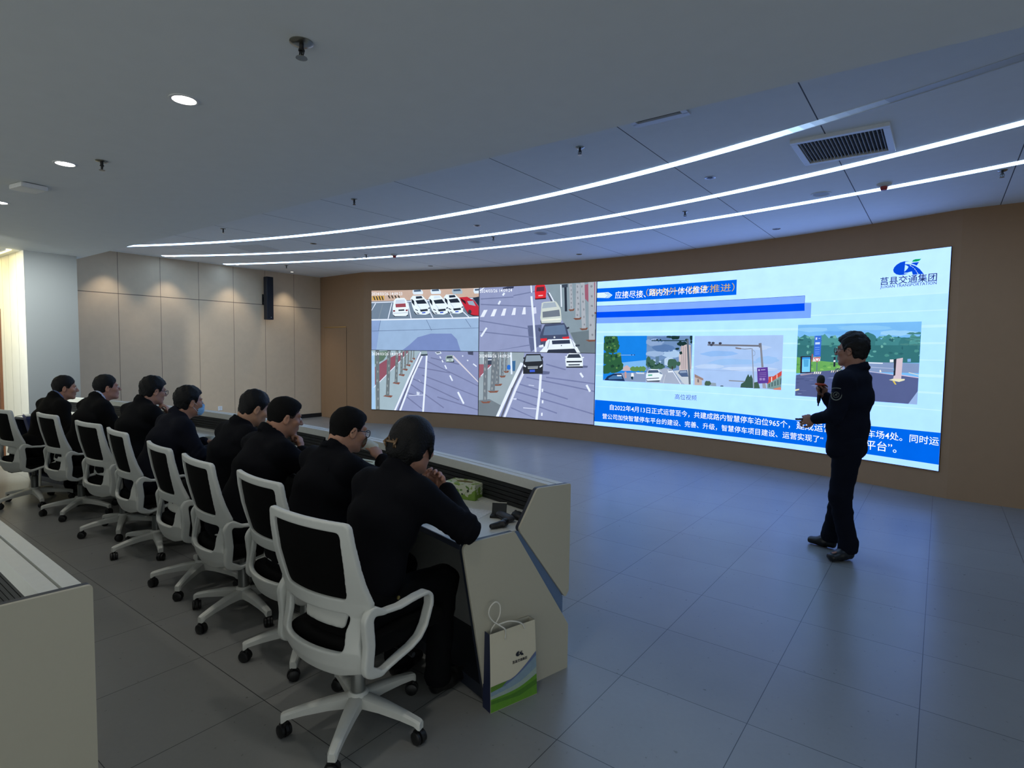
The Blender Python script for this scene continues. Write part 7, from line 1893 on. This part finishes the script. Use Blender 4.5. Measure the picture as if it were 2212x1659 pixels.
# ------------------------------------------------------------------ things held and things on the desks
M_PAPER = mat('white_paper', (216, 220, 222), .7, noise=.02)
M_CUP = mat('paper_cup', (214, 216, 200), .7, noise=.03)
def paper_cup(label, loc, R=None, h=.085):
    root = thing('paper_cup', label, 'cup', loc, 0, 'paper cups')
    if R is not None: root.rotation_euler = R.to_euler()
    bm = bmesh.new(); add_lathe(bm, [(0, .003), (.026, .003), (.0265, 0), (.028, .0), (.036, h), (.0345, h), (.0265, .006), (0, .006)], 28); obj('cup_wall', fix(bm), M_CUP, root, auto=40)
    bm = bmesh.new(); add_tube(bm, [(.0365*math.cos(t), .0365*math.sin(t), h) for t in [2*math.pi*k/28 for k in range(28)]], .0018, 6, True); obj('rolled_rim', bm, M_PAPER, root, smooth=True)
    return root
cw = to_world(1, CUP_AT)
tilt = Matrix.Rotation(math.radians(-4.4-8), 3, 'Z') @ Matrix.Rotation(math.radians(62), 3, 'X')
paper_cup('paper cup tipped at the mouth of the man in glasses', cw - tilt @ Vector((0, 0, .075)), tilt)
TZ = .768
paper_cup('upright paper cup on the desk beside the man resting on his fist', (-3.93, 2.50, TZ))
paper_cup('short pale cup on the desk between the masked man and the man with lowered head', (-5.10, 2.40, TZ), None, .06)
def sheet(name, label, pts, z, m, group=None, cat='paper'):
    bm = bmesh.new(); add_prism(bm, pts, lambda p: Vector((p[0], p[1], z)), lambda p: Vector((p[0], p[1], z+.0015)))
    o = obj(name, fix(bm), m); return tag(o, label, cat, group)
M_PRINT = bpy.data.materials.new('printed_paper'); M_PRINT.use_nodes = True
T = NT(M_PRINT); P, xyz = T.pos(); pb = M_PRINT.node_tree.nodes['Principled BSDF']
cs, sn = math.cos(math.radians(-68)), math.sin(math.radians(-68))
lv = T.m('ADD', T.m('MULTIPLY', xyz[0], cs), T.m('MULTIPLY', xyz[1], sn)); lu = T.m('SUBTRACT', T.m('MULTIPLY', xyz[1], cs), T.m('MULTIPLY', xyz[0], sn))
row = T.m('LESS_THAN', T.m('FRACT', T.m('MULTIPLY', lv, 75.0)), .32); nn = T.m('GREATER_THAN', T.noise(P, 120.0, 2), .47)
M_PRINT.node_tree.links.new(T.mix(T.m('MULTIPLY', T.m('MULTIPLY', row, nn), .45), rgb((222, 226, 228)), rgb((120, 126, 132))), pb.inputs['Base Color']); pb.inputs['Roughness'].default_value = .7
sheet('printed_sheet', 'printed white sheet on the desk in front of the woman with the hair clip', [(-2.04, 2.27), (-1.846, 2.318), (-1.795, 2.05), (-1.99, 2.0)], TZ, M_PRINT)
sheet('paper_sheet', 'small white paper held up by the man in black suit', [(-.075, 0), (.075, 0), (.075, .10), (-.075, .10)], 0, M_PAPER)
o = COL.objects[-1]; p7 = to_world(6, (.03, .53, .86)); o.location = p7; o.rotation_euler = (math.radians(50), 0, math.radians(-20))
def open_papers(x, y, rz, label):
    root = thing('notepad', label, 'notepad', (x, y, TZ), rz, 'papers on the desk')
    obj('page', box((0, 0, .004), (.21, .29, .008)), M_PAPER, root); obj('cover', box((.0, 0, .0), (.216, .296, .0016)), mat('notepad_cover', (40, 60, 90), .6), root)
open_papers(-3.33, 2.33, .2, 'white notepad lying before the man resting on his fist')
open_papers(-4.62, 2.38, -.1, 'white notepad lying on the desk between the masked man and his neighbour')
# tissue boxes
M_TISS = bpy.data.materials.new('tissue_box_print'); M_TISS.use_nodes = True
T = NT(M_TISS); tb = M_TISS.node_tree.nodes['Principled BSDF']
tcn = M_TISS.node_tree.nodes.new('ShaderNodeTexCoord'); sx = M_TISS.node_tree.nodes.new('ShaderNodeSeparateXYZ'); M_TISS.node_tree.links.new(tcn.outputs['Object'], sx.inputs[0])
fz = T.m('ADD', T.m('MULTIPLY', sx.outputs[2], 9.0), T.m('MULTIPLY', T.m('SUBTRACT', T.noise(tcn.outputs['Object'], 22.0, 4), .5), 1.6))
g1 = T.mix(T.m('LESS_THAN', fz, .42), rgb((206, 212, 188)), rgb((122, 158, 62)))
g2 = T.mix(T.m('GREATER_THAN', fz, .86), g1, rgb((142, 172, 80)))
M_TISS.node_tree.links.new(T.mix(T.m('GREATER_THAN', T.noise(tcn.outputs['Object'], 60.0, 2), .63), g2, rgb((96, 136, 48))), tb.inputs['Base Color']); tb.inputs['Roughness'].default_value = .5
def tissue_box(label, x, y, rz, w=.21, d=.118, h=.088, pale=False):
    root = thing('tissue_box', label, 'tissue box', (x, y, TZ), rz, 'tissue boxes on the desk')
    obj('carton', box((0, 0, h/2), (w, d, h), bev=.0025), M_TISS if not pale else mat('pale_carton', (204, 212, 190), .5, noise=.15, scale=30), root)
    bm = bmesh.new(); add_prism(bm, [(.055*math.cos(t), .016*math.sin(t)) for t in [2*math.pi*k/24 for k in range(24)]], lambda p: Vector((p[0], p[1], h+.0003)), lambda p: Vector((p[0], p[1], h+.0012))); obj('slot', fix(bm), mat('tissue_slot', (120, 106, 60), .6), root)
    bm = bmesh.new()
    for i, (u, v, r) in enumerate([(w*.28, .052, .008), (-w*.12, .05, .007), (.02, .030, .006)]):
        add_lathe(bm, [(0, 0), (r, 0), (r, .0008), (0, .0008)], 12, Matrix.Translation((u, -d/2-.0002, v)) @ Matrix.Rotation(math.pi/2, 4, 'X'))
    obj('printed_mark', fix(bm), mat('print_dark', (60, 70, 50), .6), root)
    return root
tissue_box('green and white tissue box on the desk next to the woman with the hair clip', -2.163, 2.448, math.radians(9))
tissue_box('pale tissue box on the desk in front of the man drinking', -3.08, 2.49, math.radians(4), .2, .11, .08, True)
# black devices at the desk end
root = thing('desk_screen', 'small square black screen standing on the desk by the end panel', 'desk device', (-1.765, 2.262, TZ), math.radians(30))
bk = mat('glossy_black', (14, 18, 24), .15)
obj('screen', box((0, .01, .035), (.075, .006, .062), bev=.002, R=Matrix.Rotation(math.radians(-18), 3, 'X')), bk, root)
obj('stand', box((0, -.012, .006), (.085, .05, .012), bev=.003), M_BLACKP, root)
obj('silver_edge', box((0, .022, .066), (.075, .008, .004), R=Matrix.Rotation(math.radians(-18), 3, 'X')), M_CHROME, root)
def mouse(label, x, y, rz):
    F = Field((-.05, -.07, 0), (.05, .07, .05), .0035); F.ell((0, 0, .004), (.031, .055, .032), None, .004); F.cut(lambda X, Y, Z: .001-Z+0*X+0*Y)
    root = thing('computer_mouse', label, 'computer mouse', (x, y, TZ), rz)
    obj('shell', F.mesh('shell', .1), M_BLACKP, root)
    bm = bmesh.new(); add_lathe(bm, [(0, -.003), (.007, -.003), (.007, .003), (0, .003)], 14, Matrix.Translation((0, .028, .0285)) @ Matrix.Rotation(math.pi/2, 4, 'Y')); obj('wheel', fix(bm), mat('mouse_wheel', (70, 72, 76), .5), root, auto=40)
    return root
mouse('black computer mouse leaning by the end panel of the desk', -1.672, 2.30, 1.1)
root = thing('storage_case', 'dark grey rounded case lying behind the black screen on the desk end', 'case', (-1.705, 2.235, TZ), math.radians(-20))
F = Field((-.09, -.05, 0), (.09, .05, .06), .004); F.ecap((-.05, 0, .018), (.05, 0, .018), (.024, .017), (.024, .017), (0, 1, 0), .005); obj('case_shell', F.mesh('case_shell', .1), mat('case_grey', (62, 64, 72), .5), root)
obj('seam', box((0, 0, .018), (.126, .0495, .002), bev=.0005), M_BLACKP, root)
root = thing('pointer_remote', 'black knobbly remote gadget at the front corner of the desk end', 'gadget', (-1.648, 2.12, TZ), math.radians(70))
F = Field((-.08, -.05, 0), (.08, .05, .06), .004); F.cap((-.045, 0, .014), (.01, 0, .017), .013, .017, .008); F.ell((.034, .008, .02), (.02, .018, .02), None, .008); F.ell((.012, -.014, .02), (.014, .014, .016), None, .006); obj('gadget_body', F.mesh('gadget_body', .1), M_BLACKP, root)

# gift bag
W_, D_, H_ = .265, .062, .352
root = thing('gift_bag', 'cream paper gift bag with navy side and green waves standing against the desk end', 'gift bag', (-1.521, 2.052, 0), math.atan2(2.17-1.923, -1.458+1.533))
M_BAG = mat('bag_cream', (206, 200, 178), .6, noise=.02); M_BAGN = mat('bag_navy', (26, 36, 66), .6); M_BAGI = mat('bag_inside', (188, 186, 172), .8)
# local frame: x along the broad face, -y is the printed face (towards the camera)
def bag_pt(x, y, z): return Vector((x*(1-.035*z/H_), y*(1-.25*(z/H_)**2) + .012*(z/H_), z))
bm = bmesh.new()
def bag_quad(a, b, mi, n=8, z0=0.0, z1=H_):
    rows = [[bm.verts.new(bag_pt(*(Vector(a)*(1-t)+Vector(b)*t), z0+(z1-z0)*k/n)) for t in (0, .25, .5, .75, 1)] for k in range(n+1)]
    for A, B in zip(rows, rows[1:]):
        for q in range(4): bm.faces.new((A[q], A[q+1], B[q+1], B[q])).material_index = mi
w2, d2 = W_/2, D_/2
bag_quad((-w2, -d2), (w2, -d2), 0); bag_quad((w2, d2), (-w2, d2), 0); bag_quad((-w2, d2), (-w2, -d2), 1); bag_quad((w2, -d2), (w2, d2), 1)
bm.faces.new([bm.verts.new(bag_pt(x, y, .001)) for x, y in ((-w2, -d2), (-w2, d2), (w2, d2), (w2, -d2))]).material_index = 0
bm2 = bm.copy()
for v in bm2.verts: v.co.y *= .93; v.co.x *= .99
bmesh.ops.reverse_faces(bm2, faces=bm2.faces[:])
for f in bm2.faces: f.material_index = 0
bmesh.ops.delete(bm2, geom=[f for f in bm2.faces if f.calc_center_median().z < .01], context='FACES')
obj('bag_body', bm, [M_BAG, M_BAGN], root); obj('bag_lining', bm2, M_BAGI, root)
def bag_print(name, polys, y_off=.0012):
    bm = bmesh.new(); ms = []
    for c, pts in polys:
        if c not in ms: ms.append(c)
        bm.faces.new([bm.verts.new((p[0], p[1], 0)) for p in pts]).material_index = ms.index(c)
    bmesh.ops.triangulate(bm, faces=bm.faces[:])
    n = 0
    for v in bm.verts:
        x, z = v.co.x, v.co.y; q = bag_pt(x, -d2, z); v.co = (q.x, q.y-y_off, q.z)
    for f in bm.faces:
        f.normal_update()
        if f.normal.y > 0: f.normal_flip()
    return obj(name, bm, [mat('bag_print', c, .6, noise=.12, scale=60) for c in ms], root)
def cv(pts, n=10):
    out = []
    for i in range(len(pts)-1):
        p0 = Vector(pts[max(0, i-1)]); p1 = Vector(pts[i]); p2 = Vector(pts[i+1]); p3 = Vector(pts[min(len(pts)-1, i+2)])
        for k in range(n):
            t = k/n; out.append(tuple(.5*((2*p1)+(p2-p0)*t+(2*p0-5*p1+4*p2-p3)*t*t+(3*p1-p0-3*p2+p3)*t**3)))
    return out+[tuple(pts[-1])]
def cv3(pts, n=5):
    out = []
    for i in range(len(pts)-1):
        p0, p1, p2, p3 = (Vector(pts[min(max(i+d, 0), len(pts)-1)]) for d in (-1, 0, 1, 2))
        for k in range(n):
            t = k/n; out.append(.5*((2*p1)+(p2-p0)*t+(2*p0-5*p1+4*p2-p3)*t*t+(3*p1-p0-3*p2+p3)*t**3))
    return out+[Vector(pts[-1])]
X0, X1 = -w2+.001, w2-.001
c1 = cv([(X0, .118), (-.02, .120), (.05, .150), (X1, .205)]); c2 = cv([(X0, .094), (-.04, .105), (.04, .135), (X1, .185)]); c3 = cv([(X0, .075), (0, .085), (.06, .100), (X1, .130)]); c4 = cv([(X0, .062), (.02, .066), (X1, .098)])
bag_print('wave_print', [((86, 128, 40), cv([(X0, .118), (-.07, .119), (-.01, .119)])+[( -.05, .100), (X0, .094)]), ((92, 108, 146), c1[8:]+c2[::-1][:24]), ((126, 150, 166), c2+c3[::-1]), ((150, 168, 160), c3+c4[::-1]), ((92, 146, 40), c4+[(X1, .002), (X0, .002)])])
bag_print('tree_print', [((70, 120, 34), cv([(X0, .055), (.0, .050), (X1, .075)])+[(X1, .050), (.03, .028), (X0, .040)])], .0018)
lg_pts = [[(c[0], c[1]) for c in s_] for s_ in LOGO_SHAPES]
bag_print('logo_print', [((26, 30, 44), [(.035+(x-9.66)*.145, .218+(z-2.62)*.145) for x, z in s_]) for s_ in lg_pts], .0016)
me = text_mesh('\u8392\u53bf\u4ea4\u901a\u96c6\u56e2', .02); bm = bmesh.new(); bm.from_mesh(me); xs = [v.co.x for v in bm.verts]; kk = .085/(max(xs)-min(xs))
for v in bm.verts: q = bag_pt(-.008+(v.co.x-min(xs))*kk, -d2, .185+v.co.y*kk); v.co = (q.x, q.y-.0014, q.z)
obj('lettering', bm, mat('bag_lettering', (40, 40, 48), .6), root)
M_ROPE = mat('white_rope', (212, 210, 200), .7, noise=.1, scale=400)
yf = bag_pt(0, -d2, H_-.03).y
bm = bmesh.new(); add_tube(bm, [Vector(p) for p in cv3([(-.105, .022, H_-.03), (-.100, .012, H_+.01), (-.085, .0, H_+.04), (-.068, -.004, H_+.075), (-.068, -.002, H_+.115), (-.090, .0, H_+.135), (-.118, .0, H_+.120), (-.126, .0, H_+.088), (-.108, -.004, H_+.055), (-.080, -.014, H_+.032), (-.056, -.026, H_+.012), (-.046, yf-.004, H_-.012), (-.048, yf-.003, H_-.04)])], .0032, 8)
obj('rope_handle', bm, M_ROPE, root, smooth=True)
bm = bmesh.new(); add_tube(bm, cv3([(-.080, -.006, H_+.030), (-.03, -.012, H_+.034), (.01, -.02, H_+.026), (.05, yf-.002, H_+.002), (.062, yf-.004, H_-.022)]), .0032, 8); obj('rope_handle', bm, M_ROPE, root, smooth=True)
# microphone and pointer of the presenter
root = thing('microphone', 'handheld microphone with an orange ring in the standing man\'s raised hand', 'microphone', pw((.132, .248, 1.285)))
ax = Vector((0, -.05, 1)).normalized(); mrot = Vector((0, 0, 1)).rotation_difference(Vector((.055, 0, 1)).normalized()); root.rotation_euler = mrot.to_euler()
bm = bmesh.new(); add_lathe(bm, [(0, -.075), (.010, -.075), (.012, -.06), (.015, -.05), (.017, .05), (.021, .075), (0, .075)], 20); obj('handle', fix(bm), M_BLACKP, root, auto=40)
bm = bmesh.new(); add_lathe(bm, [(0, .088), (.026, .09), (.030, .105), (.030, .128), (.024, .148), (.012, .158), (0, .16)], 24); obj('foam_cap', fix(bm), mat('mic_foam', (44, 48, 44), .9, noise=.3, scale=500), root, auto=40)
bm = bmesh.new(); add_lathe(bm, [(.017, .068), (.040, .076), (.042, .084), (.030, .092), (.017, .090), (.017, .068)], 24); obj('orange_ring', fix(bm), mat('mic_orange', (190, 72, 44), .6), root, auto=40)
bm = bmesh.new(); add_tube(bm, [(0, 0, -.075), (0, 0, -.10)], [.006, .005], 8); obj('antenna', bm, M_BLACKP, root, auto=40)
root = thing('slide_clicker', 'small black slide clicker in the standing man\'s lower hand', 'remote control', pw((-.15, .325, 1.092)), math.radians(90+12))
obj('clicker_body', box((0, 0, 0), (.022, .09, .014), bev=.004), M_BLACKP, root, auto=40)
obj('button', box((0, .01, .008), (.01, .014, .003), bev=.001), mat('clicker_button', (90, 92, 96), .5), root, auto=40)
